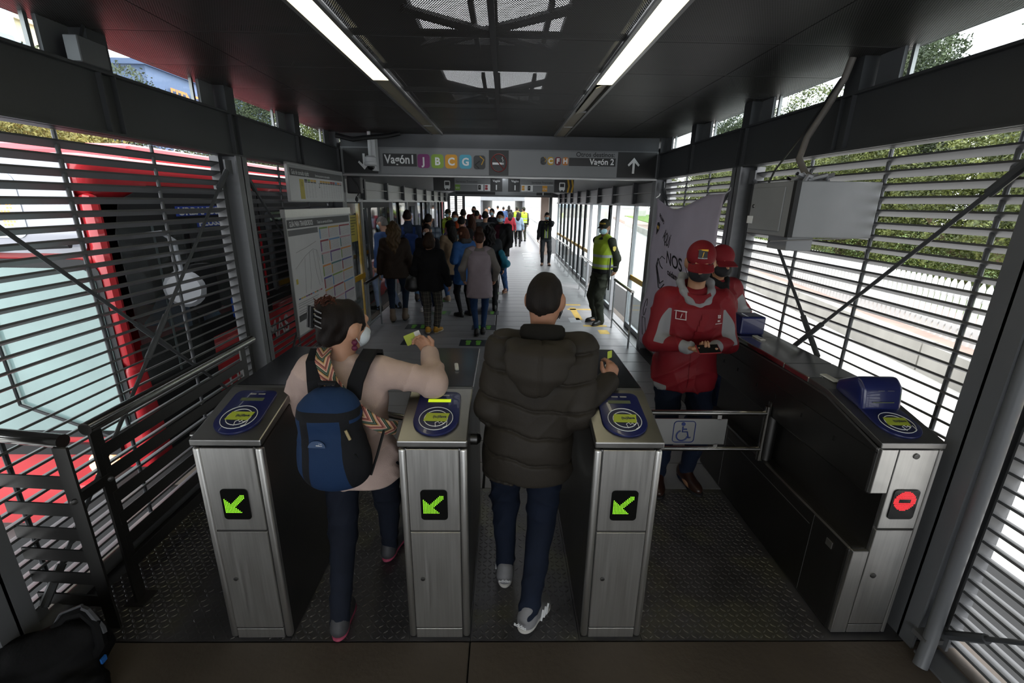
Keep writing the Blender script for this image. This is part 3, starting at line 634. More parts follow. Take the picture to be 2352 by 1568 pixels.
def turnstile(xc, lab, lcd_on, led_on, arms, hubr=False):
    t = thing('turnstile', lab, 'turnstile', (xc, 1.67, 0), 'turnstiles across the entrance'); y0 = 1.67; W = .145
    body = MB(); body.prism([(y0+.006, .0), (y0+1.03, 0), (y0+1.03, 1.03), (y0+.96, 1.108), (y0+.36, 1.108), (y0+.006, 1.02)], 'x', xc-W+.004, xc+W-.004)
    body.build('body', STEELD, t, .008, 2)
    lid = MB(); lid.prism([(y0-.004, 1.03), (y0-.004, 1.06), (y0+.33, 1.150), (y0+.365, 1.150), (y0+.365, 1.112), (y0+.33, 1.112)], 'x', xc-W, xc+W); lid.build('sloping_lid', TOPM, t, .006, 2)
    MB().prism([(y0+.367, 1.112), (y0+.367, 1.148), (y0+.97, 1.148), (y0+1.0, 1.13), (y0+1.0, 1.11)], 'x', xc-W, xc+W).build('flat_lid', TOPD, t, .005, 2)
    MB().box(xc-W+.01, xc+W-.01, y0+1.0, y0+1.045, 1.0, 1.12).build('end_cap', POLISH, t, .01, 2)
    for s in (-1, 1):      # rounded corner posts
        x = xc+s*(W-.018); MB().box(x-.016, x+.016, y0-.002, y0+.03, .012, 1.022).build('corner_post', STEEL, t, .012, 3, smooth=True)
    MB().box(xc-W+.037, xc+W-.037, y0-.003, y0+.02, .622, 1.022).build('upper_panel', STEEL, t, .002)
    MB().box(xc-W+.037, xc+W-.037, y0-.003, y0+.02, .075, .612).build('lower_door', STEEL, t, .002)
    MB().box(xc-W+.037, xc+W-.037, y0-.003, y0+.02, .012, .067).build('kick_plate', STEEL, t, .002)
    MB().lathe([(.010, 0), (.010, .004), (.005, .005)], (xc-.065, y0-.003, .36), 14, (0, -1, 0)).build('lock', STEELD, t)
    MB().slab(rrect(.115, .15, .016), (xc-.058, y0-.004, .68), X1, ZU, .003).build('arrow_display', BLKD, t)
    dots(t, (xc-.047, y0-.008, .715), ARROW, .0064, GREENL, 'arrow_leds')
    v = Vector((0, .33, .09)).normalized(); reader(t, Vector((xc+.002, y0+.022, 1.0665)), v, lcd_on, led_on)
    MB().obox((xc-.01+.05, y0+.62, 1.156), (.010, 0, 0), (-.006, .04, 0), (0, 0, .008)).build('white_wedge', WEDGE, t, .004)
    hy, hz = y0+.58, .86
    hb = MB(); hb.lathe([(.045, -.02), (.045, .01), (.03, .03), (.0, .035)], (xc-W, hy, hz), 18, (-1, 0, -.25)); hb.build('arm_hub', STEELD, t, smooth=True)
    if hubr: MB().lathe([(.03, 0), (.03, .03), (.018, .045), (0, .05)], (xc+W-.004, y0+.24, .94), 16, (1, 0, 0)).build('side_knob', STEELD, t, smooth=True)
    for d in arms:
        d = Vector(d).normalized(); p = Vector((xc-W-.03, hy, hz)); a = MB(); q = p+d*.46
        a.path([p, p+d*.1, q-d*.012, q], [.016, .018, .018, .010], 12); a.build('arm', POLISH, t, smooth=True)
    return t
T1 = turnstile(-1.130, 'leftmost steel turnstile with unlit grey card reader display', False, False, [(-.3, .8, -.4), (-.5, .8, .2)])
T2 = turnstile(-.290, 'middle steel turnstile with lit yellow reader display beside the backpack woman', True, True, [(-.95, .25, .05), (-.2, .6, -.7), (-.25, .9, .3)], True)
T3 = turnstile(.527, 'right steel turnstile under the hand of the man in the puffer jacket', False, False, [(-.18, -.42, -.9), (-.2, .9, .15), (-.15, .2, -.9)])
# short chrome rail stub left of the first turnstile
st = thing('rail_stub', 'short chrome tube end beside the leftmost turnstile', 'rail', (-1.42, 1.93, .86)); 
MB().path([(-1.275, 2.0, .93), (-1.45, 1.95, .93), (-1.47, 1.945, .93)], [.018, .018, .012], 12).build('tube', POLISH, st, smooth=True)
# ================================================================ WIDE GATE CABINET
cb = thing('gate_cabinet', 'long steel gate cabinet along the right wall with red no-entry light', 'ticket cabinet', (1.75, 2.6, 0))
cx0, cx1, cy0, cy1 = 1.605, 1.878, 1.69, 3.25
MB().box(cx0, cx1, cy0+.01, cy1, 0, .50).build('lower_body', STEELD, cb, .02, 3)
MB().box(cx0+.075, cx1, cy0+.012, cy1, .49, .80).build('recessed_body', STEELD, cb)
up = MB(); up.prism([(cy0+.01, .79), (cy1, .79), (cy1, 1.10), (2.3, 1.118), (2.06, 1.112), (cy0+.01, 1.02)], 'x', cx0, cx1); up.build('upper_body', STEELD, cb, .012, 2)
lid = MB(); lid.prism([(cy0-.004, 1.025), (cy0-.004, 1.052), (2.06, 1.142), (2.20, 1.146), (2.20, 1.118), (2.06, 1.112)], 'x', cx0-.003, cx1+.003); lid.build('sloping_lid', TOPM, cb, .004, 2)
for (a, b_) in ((2.205, 2.42), (2.425, 2.95), (2.955, cy1)): MB().box(cx0-.003, cx1+.003, a, b_, 1.116, 1.146).build('flat_lid', M('bright_steel_top', '#c2c2c0', .17, 1., .06, 6.), cb, .004)
fy = cy0-.002
MB().box(cx0+.083, cx1-.022, fy, fy+.02, .622, 1.02).build('upper_panel', STEEL, cb, .002); MB().box(cx0+.083, cx1-.022, fy, fy+.02, .07, .612).build('lower_door', STEEL, cb, .002)
MB().box(cx0+.006, cx0+.079, fy, fy+.02, .805, 1.02).build('side_strip', STEEL, cb, .002); MB().box(cx0+.006, cx0+.079, fy, fy+.02, .015, .495).build('side_strip', STEEL, cb, .002)
MB().box(cx1-.018, cx1-.001, fy, fy+.02, .015, 1.02).build('corner_post', STEEL, cb, .003); MB().box(cx0+.083, cx1-.022, fy, fy+.02, .015, .064).build('kick_plate', STEEL, cb, .002)
for (x, z) in ((1.765, .99), (1.735, .36)): MB().lathe([(.013, 0), (.013, .004), (.006, .005)], (x, fy, z), 14, (0, -1, 0)).build('lock', STEELD, cb)
MB().slab(rrect(.115, .15, .016), (1.715, fy-.002, .675), X1, ZU, .003).build('no_entry_display', BLKD, cb)
ND = [(i, j) for i in range(17) for j in range(17) if (i-8)**2+(j-8)**2 <= 70 and not (4 <= i <= 12 and 7 <= j <= 9)]
dots(cb, (1.722, fy-.006, .722), ND, .0058, REDL, 'no_entry_leds')
# hooded reader
v = Vector((0, .37, .09)).normalized(); o = Vector((1.745, cy0+.02, 1.0575)); reader(cb, o, v, False, False, .95)
hd = MB(); hd.prism([(1.885, 1.10), (1.905, 1.215), (1.95, 1.255), (2.08, 1.19), (2.08, 1.13)], 'x', 1.648, 1.842); hd.build('reader_hood', BLUE, cb, .022, 3, smooth=True)
MB().slab(rrect(.10, .032, .002, 1), (1.695, 1.890, 1.145), X1, Vector((0, .02, .12)), .002).build('lcd', LCD, cb)
for x in (1.715, 1.76): MB().slab(rrect(.03, .008, .001, 1), (x, 1.900, 1.200), X1, Vector((0, .02, .12)), .002).build('indicator', LENS, cb)
MB().box(1.63, 1.80, 3.0, 3.15, 1.146, 1.275).build('far_reader', BLUE, cb, .012, 2)
for (y, z) in ((1.95, .93), (2.2, .93), (2.45, .93), (2.65, .92), (2.9, .93), (3.1, .92)): MB().box(cx0-.002, cx0+.002, y-.006, y+.006, z-.012, z+.012).build('slot', GAP, cb)
for y in (1.95, 2.9): MB().box(cx0-.0015, cx0+.002, y-.001, y+.001, .02, .49).build('panel_seam', ALU, cb)
for (y0_, y1_) in ((1.97, 2.88),): 
    MB().box(cx0-.002, cx0+.002, y0_, y1_, .42, .424).build('panel_seam', ALU, cb)
MB().box(cx0-.004, cx0+.002, 1.80, 1.84, .41, .445).build('pull', STEEL, cb)
MB().box(cx0-.002, cx0+.001, 1.7, cy1, .995, .998).build('panel_seam', GAP, cb)
MB().box(1.68, 1.72, 2.13, 2.24, 1.147, 1.155).build('white_wedge', WEDGE, cb, .004); MB().box(1.70, 1.74, 2.86, 2.97, 1.147, 1.155).build('white_wedge', WEDGE, cb, .004)
# swing gate for wheelchairs
gt = thing('swing_gate', 'low tubular swing gate with blue wheelchair sign plate', 'gate', (1.2, 2.46, 0)); gy = 2.46
MB().tube((1.585, gy, .50), (1.585, gy, .86), .018, 14).build('pivot_tube', POLISH, gt, smooth=True); MB().tube((1.635, gy+.02, .50), (1.635, gy+.02, .88), .035, 14).build('pivot_post', STEELD, gt, smooth=True)
for z in (.815, .575): MB().tube((.72, gy, z), (1.585, gy, z), .016, 14).build('gate_tube', POLISH, gt, smooth=True)
MB().box(.80, 1.35, gy-.004, gy+.004, .605, .775).build('sign_plate', M('plate_steel', '#9a9a98', .4, .9, .06, 3.), gt)
for (x, z) in ((.86, .79), (1.3, .79), (.86, .59), (1.3, .59)): MB().box(x-.012, x+.012, gy-.004, gy+.004, z-.02, z+.02).build('plate_tab', STEEL, gt)
SB = M('sign_blue', '#1f2f66', .5, 0, 0); so = Vector((1.03, gy-.006, .62)); sy = MB(); f = lambda a, b: so+X1*a+ZU*b
sy.path([f(a, b) for a, b in rrect(.13, .14, .02, 4)], .0028, 5, True)
sy.path([f(.055+.034*math.cos(R(a)), .045+.034*math.sin(R(a))) for a in range(110, 361, 16)], .0042, 6); sy.path([f(.055, .105), (f(.055, .07)), f(.085, .07), f(.095, .03), f(.108, .033)], .0045, 6); sy.path([f(.055, .088), f(.08, .088)], .004, 6); sy.lathe([(.0, -.003), (.012, -.002), (.012, .002), (0, .003)], f(.056, .122), 12, (0, 1, 0))
sy.build('wheelchair_symbol', SB, gt)
# ================================================================ LEFT BARRIER RAILS
rl = thing('handrail_barrier', 'steel handrail barrier with flat bars running along the left louvres', 'barrier', (-1.87, 2.5, 0))
MB().tube((-1.87, 1.86, 1.0), (-1.87, 3.26, 1.0), .03, 18).build('top_tube', POLISH, rl, smooth=True)
for y in (1.90, 3.12): 
    MB().box(-1.876, -1.864, y-.03, y+.03, 0, .98).build('post', STEELD, rl)
    MB().box(-1.92, -1.82, y-.05, y+.05, 0, .008).build('foot_plate', STEELD, rl)
for z in (.86, .74, .61, .49, .36, .23): MB().box(-1.868, -1.862, 1.9, 3.12, z-.032, z+.032).build('flat_bar', STEELD, rl)
r2 = thing('side_barrier', 'short steel barrier panel in the lower left corner beside the black bag', 'barrier', (-2.0, 1.76, 0))
MB().tube((-1.87, 1.755, 1.0), (-2.2, 1.79, 1.01), .03, 18).build('top_tube', POLISH, r2, smooth=True)
MB().box(-1.90, -1.84, 1.728, 1.74, 0, .98).build('post', STEELD, r2)
for z in (.80, .66, .53, .41, .28, .15): MB().obox((-2.05, 1.755, z), (.17, -.012, 0), (0, .004, 0), (0, 0, .032)).build('flat_bar', STEELD, r2)
MB().box(-1.885, -1.86, 1.735, 1.91, .70, .745).build('link_plate', STEELD, r2)
for p in ((-1.855, 1.90, .72), (-1.87, 1.725, .72)): MB().lathe([(.014, 0), (.012, .008), (0, .01)], p, 10, (1, -1, 0)).build('bolt', STEELD, r2, smooth=True)
# ================================================================ SIGN BOARDS
def sgnbox(t, x0, x1, z0, z1, y, mat, name='panel', d=.004): return MB().box(x0, x1, y-d, y, z0, z1).build(name, mat, t)
SBLK = M('sign_black', '#141415', .35, 0, .05); SGREY = M('sign_panel_grey', '#717375', .4, .1, .04, 2.); DARKT = M('dark_print', '#17181a', .6, 0, 0)
hs = thing('direction_sign', 'long grey overhead sign reading Vagón 1 and Vagón 2', 'sign', (-.06, YS, 2.32)); sy_ = YS-.001
sgnbox(hs, -1.58, -.21, 2.325, 2.62, sy_, SGREY); sgnbox(hs, .04, 1.43, 2.325, 2.62, sy_, SGREY)
sgnbox(hs, -.21, .04, 2.325, 2.625, sy_, SBLK, 'no_smoking_panel', .006); sgnbox(hs, -2.05, -1.62, 2.325, 2.625, sy_, SBLK); sgnbox(hs, 1.43, 1.93, 2.325, 2.63, sy_, SBLK)
yy = sy_-.005
sgnbox(hs, -1.55, -1.125, 2.415, 2.565, yy, SBLK, 'name_plate', .002); text('lettering', 'Vagón1', .145, (-1.53, yy-.002, 2.45), X1, ZU, WHITE, hs, bold=.003, sx=.88)
def badge(x, z, w, h, r, col, ch, t, y, sz):
    b = MB().slab(rrect(w, h, r), (x, y, z), X1, ZU, .002).build('route_badge', M('badge_'+col, col, .5, 0, .02), t)
    if ch: text('lettering', ch, sz, (x+w/2, y-.002, z+h*.24), X1, ZU, WHITE, b, 'CENTER', bold=.004)
    return b
for (x, c, ch) in ((-1.115, '#7a2f6a', 'J'), (-.94, '#7d9a3c', 'B'), (-.765, '#c78f2c', 'C'), (-.585, '#4d9cb4', 'G')): badge(x, 2.40, .155, .165, .035, c, ch, hs, yy, .125)
bd = badge(-.405, 2.395, .15, .165, .035, '#3a3b3c', None, hs, yy, .1)
def chev(bd, x, z, s, y):
    MB().slab(strip([(0, .1*s), (.05*s, .06*s), (.02*s, 0)], .012*s), (x+.07*s, y, z+.05*s), X1, ZU, .001).build('chevron', M('chevron_yellow', '#b08a1e', .5, 0, 0), bd)
    MB().slab(strip([(.06*s, .09*s), (0, .045*s), (.05*s, 0)], .012*s), (x+.01*s, y, z+.005*s), X1, ZU, .001).build('chevron', DARKT, bd)
chev(bd, -.395, 2.40, 1., yy-.002)
cg = MB(); C0 = Vector((-.085, sy_-.008, 2.475))
cg.path([C0+X1*(.098*math.cos(a))+ZU*(.105*math.sin(a)) for a in [2*math.pi*i/36 for i in range(36)]], .007, 6, True); cg.tube(C0+X1*-.065+ZU*.075, C0+X1*.065+ZU*-.075, .007, 6); cg.build('prohibition_ring', M('sign_red', '#6e2320', .5, 0, 0), hs)
sm = MB(); sm.box(-.165, -.045, sy_-.008, sy_-.006, 2.455, 2.48); sm.box(-.04, -.033, sy_-.008, sy_-.006, 2.455, 2.48); sm.box(-.028, -.021, sy_-.008, sy_-.006, 2.455, 2.48)
sm.path([(-.035, sy_-.008, 2.49), (-.03, sy_-.008, 2.51), (-.045, sy_-.008, 2.53), (-.035, sy_-.008, 2.55)], .004, 5); sm.build('cigarette', WHITE, hs)
b2_ = badge(.445, 2.462, .075, .095, .03, '#3a3b3c', None, hs, yy, .1); chev(b2_, .448, 2.465, .6, yy-.002)
for (x, c, ch) in ((.535, '#b8902c', 'C'), (.63, '#6a1f2a', 'F'), (.724, '#b8702c', 'H')): badge(x, 2.46, .078, .097, .03, c, ch, hs, yy, .08)
sgnbox(hs, .81, 1.405, 2.455, 2.552, yy, SBLK, 'name_plate', .002); text('lettering', 'Vagón 2', .1, (1.385, yy-.002, 2.475), X1, ZU, WHITE, hs, 'RIGHT', bold=.002, sx=.95); text('lettering', 'Otros destinos:', .078, (1.39, yy-.002, 2.567), X1, ZU, DARKT, hs, 'RIGHT', bold=.001)
ar = [(0, .0), (0, .0)]
MB().slab([(-.014, 0), (.014, 0), (.014, .13), (.062, .085), (.076, .105), (0, .19), (-.076, .105), (-.062, .085), (-.014, .13)], (1.64, sy_-.006, 2.375), X1, ZU, .002).build('arrow_up', WHITE, hs)
MB().slab([(-a, -b) for a, b in [(-.014, 0), (.014, 0), (.014, .13), (.062, .085), (.076, .105), (0, .19), (-.076, .105), (-.062, .085), (-.014, .13)]], (-1.79, sy_-.006, 2.56), X1, ZU, .002).build('arrow_down', WHITE, hs)
# second sign across the wagon
s2 = thing('service_sign', 'second overhead sign reading Servicios Troncales with bus symbols', 'sign', (0, 9.8, 2.2)); y2 = 9.8
MB().box(-1.46, 1.40, y2, y2+.1, 2.2, 2.46).build('back_box', SGREY, s2)
for (a, b_) in ((-1.46, -1.03), (-.30, -.06), (.06, .30), (1.0, 1.40)): sgnbox(s2, a, b_, 2.205, 2.455, y2, SBLK)
def busicon(x, z, t):
    i = MB(); i.slab(rrect(.12, .15, .02), (x, y2-.006, z), X1, ZU, .002); i.box(x+.015, x+.035, y2-.008, y2-.006, z-.02, z); i.box(x+.085, x+.105, y2-.008, y2-.006, z-.02, z); b = i.build('bus_symbol', WHITE, t)
    MB().box(x+.018, x+.102, y2-.012, y2-.0085, z+.06, z+.125).build('bus_symbol_glass', SBLK, t)
busicon(-1.24, 2.25, s2); busicon(1.10, 2.25, s2)
ch = M('chevron_amber', '#a5801d', .5, 0, 0)
for x in (1.26, 1.34): MB().slab([(0, 0), (.035, 0), (.06, .125), (.035, .25), (0, .25), (.025, .125)], (x, y2-.007, 2.205), X1, ZU, .002).build('chevron', ch, s2)
for x in (-.18, .20): text('lettering', 'Vagón', .06, (x, y2-.006, 2.39), X1, ZU, WHITE, s2, 'CENTER'); text('lettering', '1', .13, (x, y2-.006, 2.24), X1, ZU, WHITE, s2, 'CENTER', bold=.004)
text('lettering', 'Servicios Troncales:', .055, (-1.0, y2-.006, 2.37), X1, ZU, DARKT, s2); text('lettering', 'Servicios Troncales:', .055, (.98, y2-.006, 2.37), X1, ZU, DARKT, s2, 'RIGHT')
for (a, b_) in ((-1.02, -.31), (.32, .98)): MB().box(a, b_, y2-.005, y2, 2.335, 2.342).build('rule', WHITE, s2)
for (x, c, s_) in ((-1.02, '#6f9a34', 'B50'), (.76, '#c78f2c', 'C50')): b = MB().box(x, x+.1, y2-.006, y2, 2.22, 2.33).build('route_tag', M('tag'+c, c, .5, 0, 0), s2); text('lettering', s_, .05, (x+.05, y2-.0075, 2.25), X1, ZU, WHITE, b, 'CENTER')
for (x, c, s_) in ((-.56, '#101010', '7'), (-.42, '#8c1b25', 'F19'), (.33, '#c78f2c', 'C19'), (.45, '#101010', '7')):
    b = MB().box(x, x+.115, y2-.006, y2, 2.215, 2.335).build('route_card', WHITE, s2); MB().box(x+.01, x+.065, y2-.008, y2-.006, 2.235, 2.325).build('route_tag', M('tag'+c, c, .5, 0, 0), b); text('lettering', s_, .04, (x+.037, y2-.0095, 2.27), X1, ZU, WHITE, b, 'CENTER')
s3 = thing('far_sign', 'dark third overhead sign just above the far opening', 'sign', (0, 14.5, 2.2)); y3 = 14.5
MB().box(-1.5, 1.4, y3, y3+.1, 2.2, 2.45).build('back_box', SGREY, s3)
for (a, b_) in ((-1.5, -.3), (.95, 1.4)): MB().box(a, b_, y3-.005, y3, 2.21, 2.44).build('panel', SBLK, s3)
MB().slab([(-.012, 0), (.012, 0), (.012, .1), (.05, .07), (.06, .09), (0, .15), (-.06, .09), (-.05, .07), (-.012, .1)], (1.15, y3-.008, 2.22), X1, ZU, .002).build('arrow_up', WHITE, s3)
for i, c in enumerate(('#3a3b3c', '#b8902c', '#6a1f2a', '#b8702c')): MB().slab(circ(.045), (.1+i*.11, y3-.004, 2.34), X1, ZU, .002).build('route_badge', M('badge_'+c, c, .5, 0, .02), s3)
# ================================================================ POSTERS (left wall)
PWH = M('poster_white', '#b9babb', .45, 0, .03); PDK = M('poster_dark', '#3c3d3f', .5, 0, .03); PGR = M('poster_greyprint', '#8c8d8f', .5, 0, .03); PMID = M('poster_pale', '#a3a4a6', .5, 0, .03)
def poster(name, lab, y0_, y1_, z0, z1, x):
    t = thing(name, lab, 'poster', (x, (y0_+y1_)/2, z0)); MB().box(x-.02, x, y0_, y1_, z0, z1).build('board', PWH, t)
    fr = MB(); fr.box(x-.022, x+.006, y0_-.012, y0_, z0-.012, z1+.012); fr.box(x-.022, x+.006, y1_, y1_+.012, z0-.012, z1+.012); fr.box(x-.022, x+.006, y0_, y1_, z1, z1+.012); fr.box(x-.022, x+.006, y0_, y1_, z0-.012, z0); fr.build('frame', ALU, t)
    return t
def pb(t, a, b_, z0, z1, x, mat, name='print_block'): return MB().box(x, x+.0016, a, b_, z0, z1).build(name, mat, t)
COLS = ['#3c3d3f', '#6f8a3f', '#b8923c', '#b8923c', '#8a2a32', '#8a2a32', '#5a84b0', '#c07a3a', '#b08a90']
def cm(c): return M('print_'+c, c, .5, 0, .02)
px = -2.045
p1 = poster('quick_guide_poster', 'upper smaller wall poster titled Guía de consulta rápida', 4.58, 6.08, 1.985, 2.32, px)
pb(p1, 4.6, 6.07, 2.245, 2.315, px, PGR); pb(p1, 4.62, 6.07, 2.215, 2.285, px+.001, PDK, 'title_bar'); text('lettering', 'Guía de consulta rápida:', .062, (px+.0035, 4.65, 2.228), YU, ZU, WHITE, p1, sx=.68); text('lettering', 'Servicios que paran en esta estación', .036, (px+.0035, 5.22, 2.23), YU, ZU, WHITE, p1, sx=.8)
pb(p1, 4.82, 4.92, 2.0, 2.19, px, M('poster_yellow', '#a89a35', .5, 0, .02), 'yellow_column'); text('lettering', '1', .07, (px+.002, 4.85, 2.12), YU, ZU, DARKT, p1); text('lettering', '2', .07, (px+.002, 5.3, 2.12), YU, ZU, DARKT, p1)
for i in range(13):
    a = 4.94+i*.077 + (.10 if i > 3 else 0); c = (COLS[0], COLS[1], COLS[2], COLS[2])[i] if i < 4 else (['#b8923c']*4+COLS[4:])[i-4]
    pb(p1, a, a+.065, 2.175, 2.195, px, cm(c), 'column_head'); pb(p1, a, a+.062, 2.163, 2.172, px, DARKT, 'column_rule'); ln = MB(); rg = random.Random(i)
    for k in range(12): z = 2.152-k*.0122; ln.box(px, px+.0015, a+.012, a+.012+rg.uniform(.02, .045), z-.003, z)
    ln.build('printed_lines', PGR, p1)
px = -2.02
p2 = poster('transfer_guide_poster', 'large wall poster titled Guía para transbordos with a map', 4.36, 6.14, .70, 1.89, px)
MB().box(px-.03, px+.015, 4.34, 6.16, 1.83, 1.905).build('top_rail', STEEL, p2)
pb(p2, 4.38, 6.12, 1.73, 1.81, px, PDK, 'title_bar'); text('lettering', 'GUÍA PARA TRANSBORDOS:', .07, (px+.002, 4.42, 1.745), YU, ZU, WHITE, p2, sx=.62, bold=.001); text('lettering', 'Todos los servicios del Sistema', .045, (px+.002, 5.08, 1.75), YU, ZU, WHITE, p2, sx=.8)
pb(p2, 4.38, 5.08, 1.66, 1.715, px, M('poster_mid', '#57585a', .5, 0, .02), 'sub_bar')
mp = MB(); rg = random.Random(9)
for (pts) in ([(4.45, 1.35), (4.7, 1.45), (4.9, 1.5), (5.0, 1.48), (5.05, 1.36)], [(4.68, 1.43), (4.64, 1.2), (4.62, 1.08)], [(4.8, 1.48), (4.78, 1.22), (4.74, 1.1)], [(4.9, 1.49), (4.93, 1.25), (4.99, 1.1)], [(4.98, 1.48), (5.04, 1.2), (5.06, 1.12)], [(4.5, 1.5), (4.75, 1.53), (5.0, 1.57)]):
    mp.path([(px+.001, a, b) for a, b in pts], .0022, 4)
mp.build('map_lines', PGR, p2)
pb(p2, 4.43, 4.47, 1.20, 1.25, px, M('poster_yellow', '#a89a35', .5, 0, .02), 'map_mark')
for i, c in enumerate(['#2c3f6a', '#b8923c', '#a89a35', '#6a3a70', '#3c3d3f', '#8a2a32', '#5a84b0', '#c07a3a', '#3c6a4a', '#b08a90', '#8a2a32']): pb(p2, 4.44+i*.055, 4.485+i*.055, 1.045, 1.058, px, cm(c), 'key_block')
for k in range(6): pb(p2, 4.42, 4.42+rg.uniform(.4, .62), 1.005-k*.022-(.01 if k > 2 else 0), 1.012-k*.022-(.01 if k > 2 else 0), px, PGR, 'printed_line')
pb(p2, 4.40, 4.72, .83, .89, px, PDK, 'sub_bar'); pb(p2, 4.74, 5.06, .84, .905, px, PDK, 'sub_bar'); pb(p2, 4.74, 4.89, .74+.03, .83, px, DARKT, 'dark_table'); pb(p2, 4.91, 5.06, .77, .83, px, DARKT, 'dark_table')
text('phone_number', '4824304', .07, (px+.002, 4.78, .715), YU, ZU, DARKT, p2, sx=.85, bold=.001)
HC = ['#6f8a3f', '#b8923c', '#8a2a32', '#5a84b0', '#b08a90', '#6a3a70', '#c07a3a', '#3c6a6a', '#4a4a8a']
for r_ in range(7):
    zt = 1.70-r_*.137
    if zt < .8: break
    segs = [(5.12, 5.36), (5.38, 5.72), (5.74, 6.11)]
    for q, (a, b_) in enumerate(segs):
        c = HC[(r_*2+q) % 9]; pb(p2, a, b_, zt-.012, zt+.006, px, cm(c), 'table_head'); pb(p2, a, a+.025, zt-.115, zt-.012, px, cm(HC[(r_*2+q+3) % 9]), 'table_side')
        ln = MB(); n = int((b_-a-.03)/.04)
        for k in range(n):
            for m_ in range(9): y = a+.035+k*.04; z = zt-.022-m_*.0105; ln.box(px, px+.0014, y, y+rg.uniform(.018, .03), z-.003, z)
        ln.build('printed_lines', PGR, p2)
# yellow notice on the first glass leaf, small wall speaker above it
nt_ = thing('yellow_notice', 'yellow paper notice taped on the left glass door leaf', 'notice', (-2.25, 7.0, 1.45)); MB().box(-2.256, -2.253, 6.86, 7.16, 1.40, 1.78).build('paper', M('notice_yellow', '#b5a94a', .6, 0, .03), nt_)
ln = MB()
for k in range(7): ln.box(-2.253, -2.252, 6.89, 6.89+(.24 if k < 3 else .16), 1.74-k*.04, 1.752-k*.04)
ln.build('printed_lines', M('notice_ink', '#5d5526', .6, 0, 0), nt_)
cb_ = thing('black_cable_box', 'black cable box hanging under the left end of the sign beam', 'box', (-2.0, 6.3, 2.05)); MB().box(-2.08, -1.9, 6.34, 6.46, 2.08, 2.29).build('case', BLACKM, cb_, .01, 2)
cc = MB(); cc.path([(-2.0, 6.33, 2.28), (-1.95, 6.32, 2.2), (-1.92, 6.33, 2.1), (-1.95, 6.34, 2.05)], .008, 6); cc.lathe([(.0, -.04), (.02, -.02), (.022, 0), (.01, .03), (0, .04)], (-1.96, 6.33, 2.01), 10); cc.build('hanging_plug', BLACKM, cb_, smooth=True)
# dome camera
dc = thing('dome_camera', 'white dome security camera hanging in front of the overhead sign', 'camera', (-1.665, 6.02, 2.8)); CW = M('camera_white', '#b4b6b9', .4, 0, .03)
MB().tube((-1.665, 6.05, 2.795), (-1.665, 6.05, 2.5), .022, 12).build('stem', CW, dc, smooth=True); MB().box(-1.65, -1.60, 6.06, 6.19, 2.35, 2.74).build('mount_plate', CW, dc)
MB().lathe([(.0, .07), (.05, .07), (.07, .05), (.072, .0), (.078, -.005), (.078, -.035), (.06, -.05), (0, -.05)], (-1.665, 6.05, 2.45), 24).build('housing', CW, dc, smooth=True)
MB().lathe([(.045, 0), (.043, -.02), (.03, -.038), (0, -.045)], (-1.665, 6.05, 2.40), 20).build('dome', M('dome_black', '#0b0c0e', .05, 0, 0), dc, smooth=True)
cbz = thing('roof_cable', 'black cable bundle under the ceiling at the left end of the sign', 'cable', (-1.8, 6.0, 2.75)); MB().path([(-2.05, 6.0, 2.74), (-1.85, 6.02, 2.70), (-1.7, 6.0, 2.72), (-1.45, 6.05, 2.75), (-1.3, 6.1, 2.79)], .028, 8).build('cable', BLACKM, cbz, smooth=True)
# small grey box on the left beam
jb = thing('junction_box', 'small grey metal box on the top of the left beam', 'box', (-2.05, 2.5, 2.62)); MB().box(-2.12, -2.05, 2.53, 2.70, 2.62, 2.735).build('case', PAINTG, jb, .004); MB().path([(-2.09, 2.6, 2.735), (-2.08, 2.62, 2.80)], .008, 6).build('cable', BLACKM, jb)
# ================================================================ ELECTRICAL BOX (right wall)
eb = thing('electrical_box', 'grey metal electrical box hung on the right louvres', 'electrical box', (1.81, 2.8, 1.83)); EBM = M('box_grey_paint', '#86888b', .45, .1, .08, 4., .03, 30.)
MB().box(1.573, 2.05, 2.58, 3.02, 1.835, 2.135).build('case', EBM, eb, .006, 2); MB().box(1.566, 1.573, 2.66, 3.0, 1.862, 2.108).build('door', EBM, eb, .002)
MB().box(1.572, 1.60, 2.572, 2.60, 1.835, 2.135).build('edge_seal', SEAL, eb)
MB().lathe([(.012, 0), (.010, .005), (0, .006)], (1.566, 2.97, 2.0), 10, (-1, 0, 0)).build('lock', STEELD, eb); MB().box(1.564, 1.567, 2.955, 3.02, 1.895, 1.94).build('label', WHITE, eb)
MB().box(1.63, 1.78, 2.66, 2.86, 1.755, 1.835).build('junction_case', EBM, eb, .003); MB().obox((1.78, 2.6, 1.826), (.30, .02, .012), (0, .008, 0), (0, 0, .003)).build('strap', STEELD, eb)
wr = MB(); rg = random.Random(2)
for k in range(14): wr.path([(1.72+rg.uniform(-.1, .1), 2.72+rg.uniform(-.06, .06), 2.135), (1.72+rg.uniform(-.12, .12), 2.72+rg.uniform(-.08, .08), 2.15+rg.uniform(0, .03)), (1.74+rg.uniform(-.12, .12), 2.74+rg.uniform(-.08, .08), 2.14)], .012, 5)
wr.build('plastic_wrap', M('wrap_grey', '#85868a', .4, 0, .2), eb, smooth=True)
c1 = thing('flexible_conduit', 'thick grey flexible conduit curving down to the electrical box', 'conduit', (1.9, 2.9, 2.8)); 
MB().path([(1.93, 2.86, 2.80), (1.92, 2.88, 2.70), (1.88, 2.93, 2.55), (1.83, 2.98, 2.40), (1.80, 2.97, 2.28), (1.80, 2.88, 2.19), (1.81, 2.76, 2.14)], .019, 10).build('tube', M('conduit_grey', '#6a6560', .6, 0, .1, 20.), c1, smooth=True)
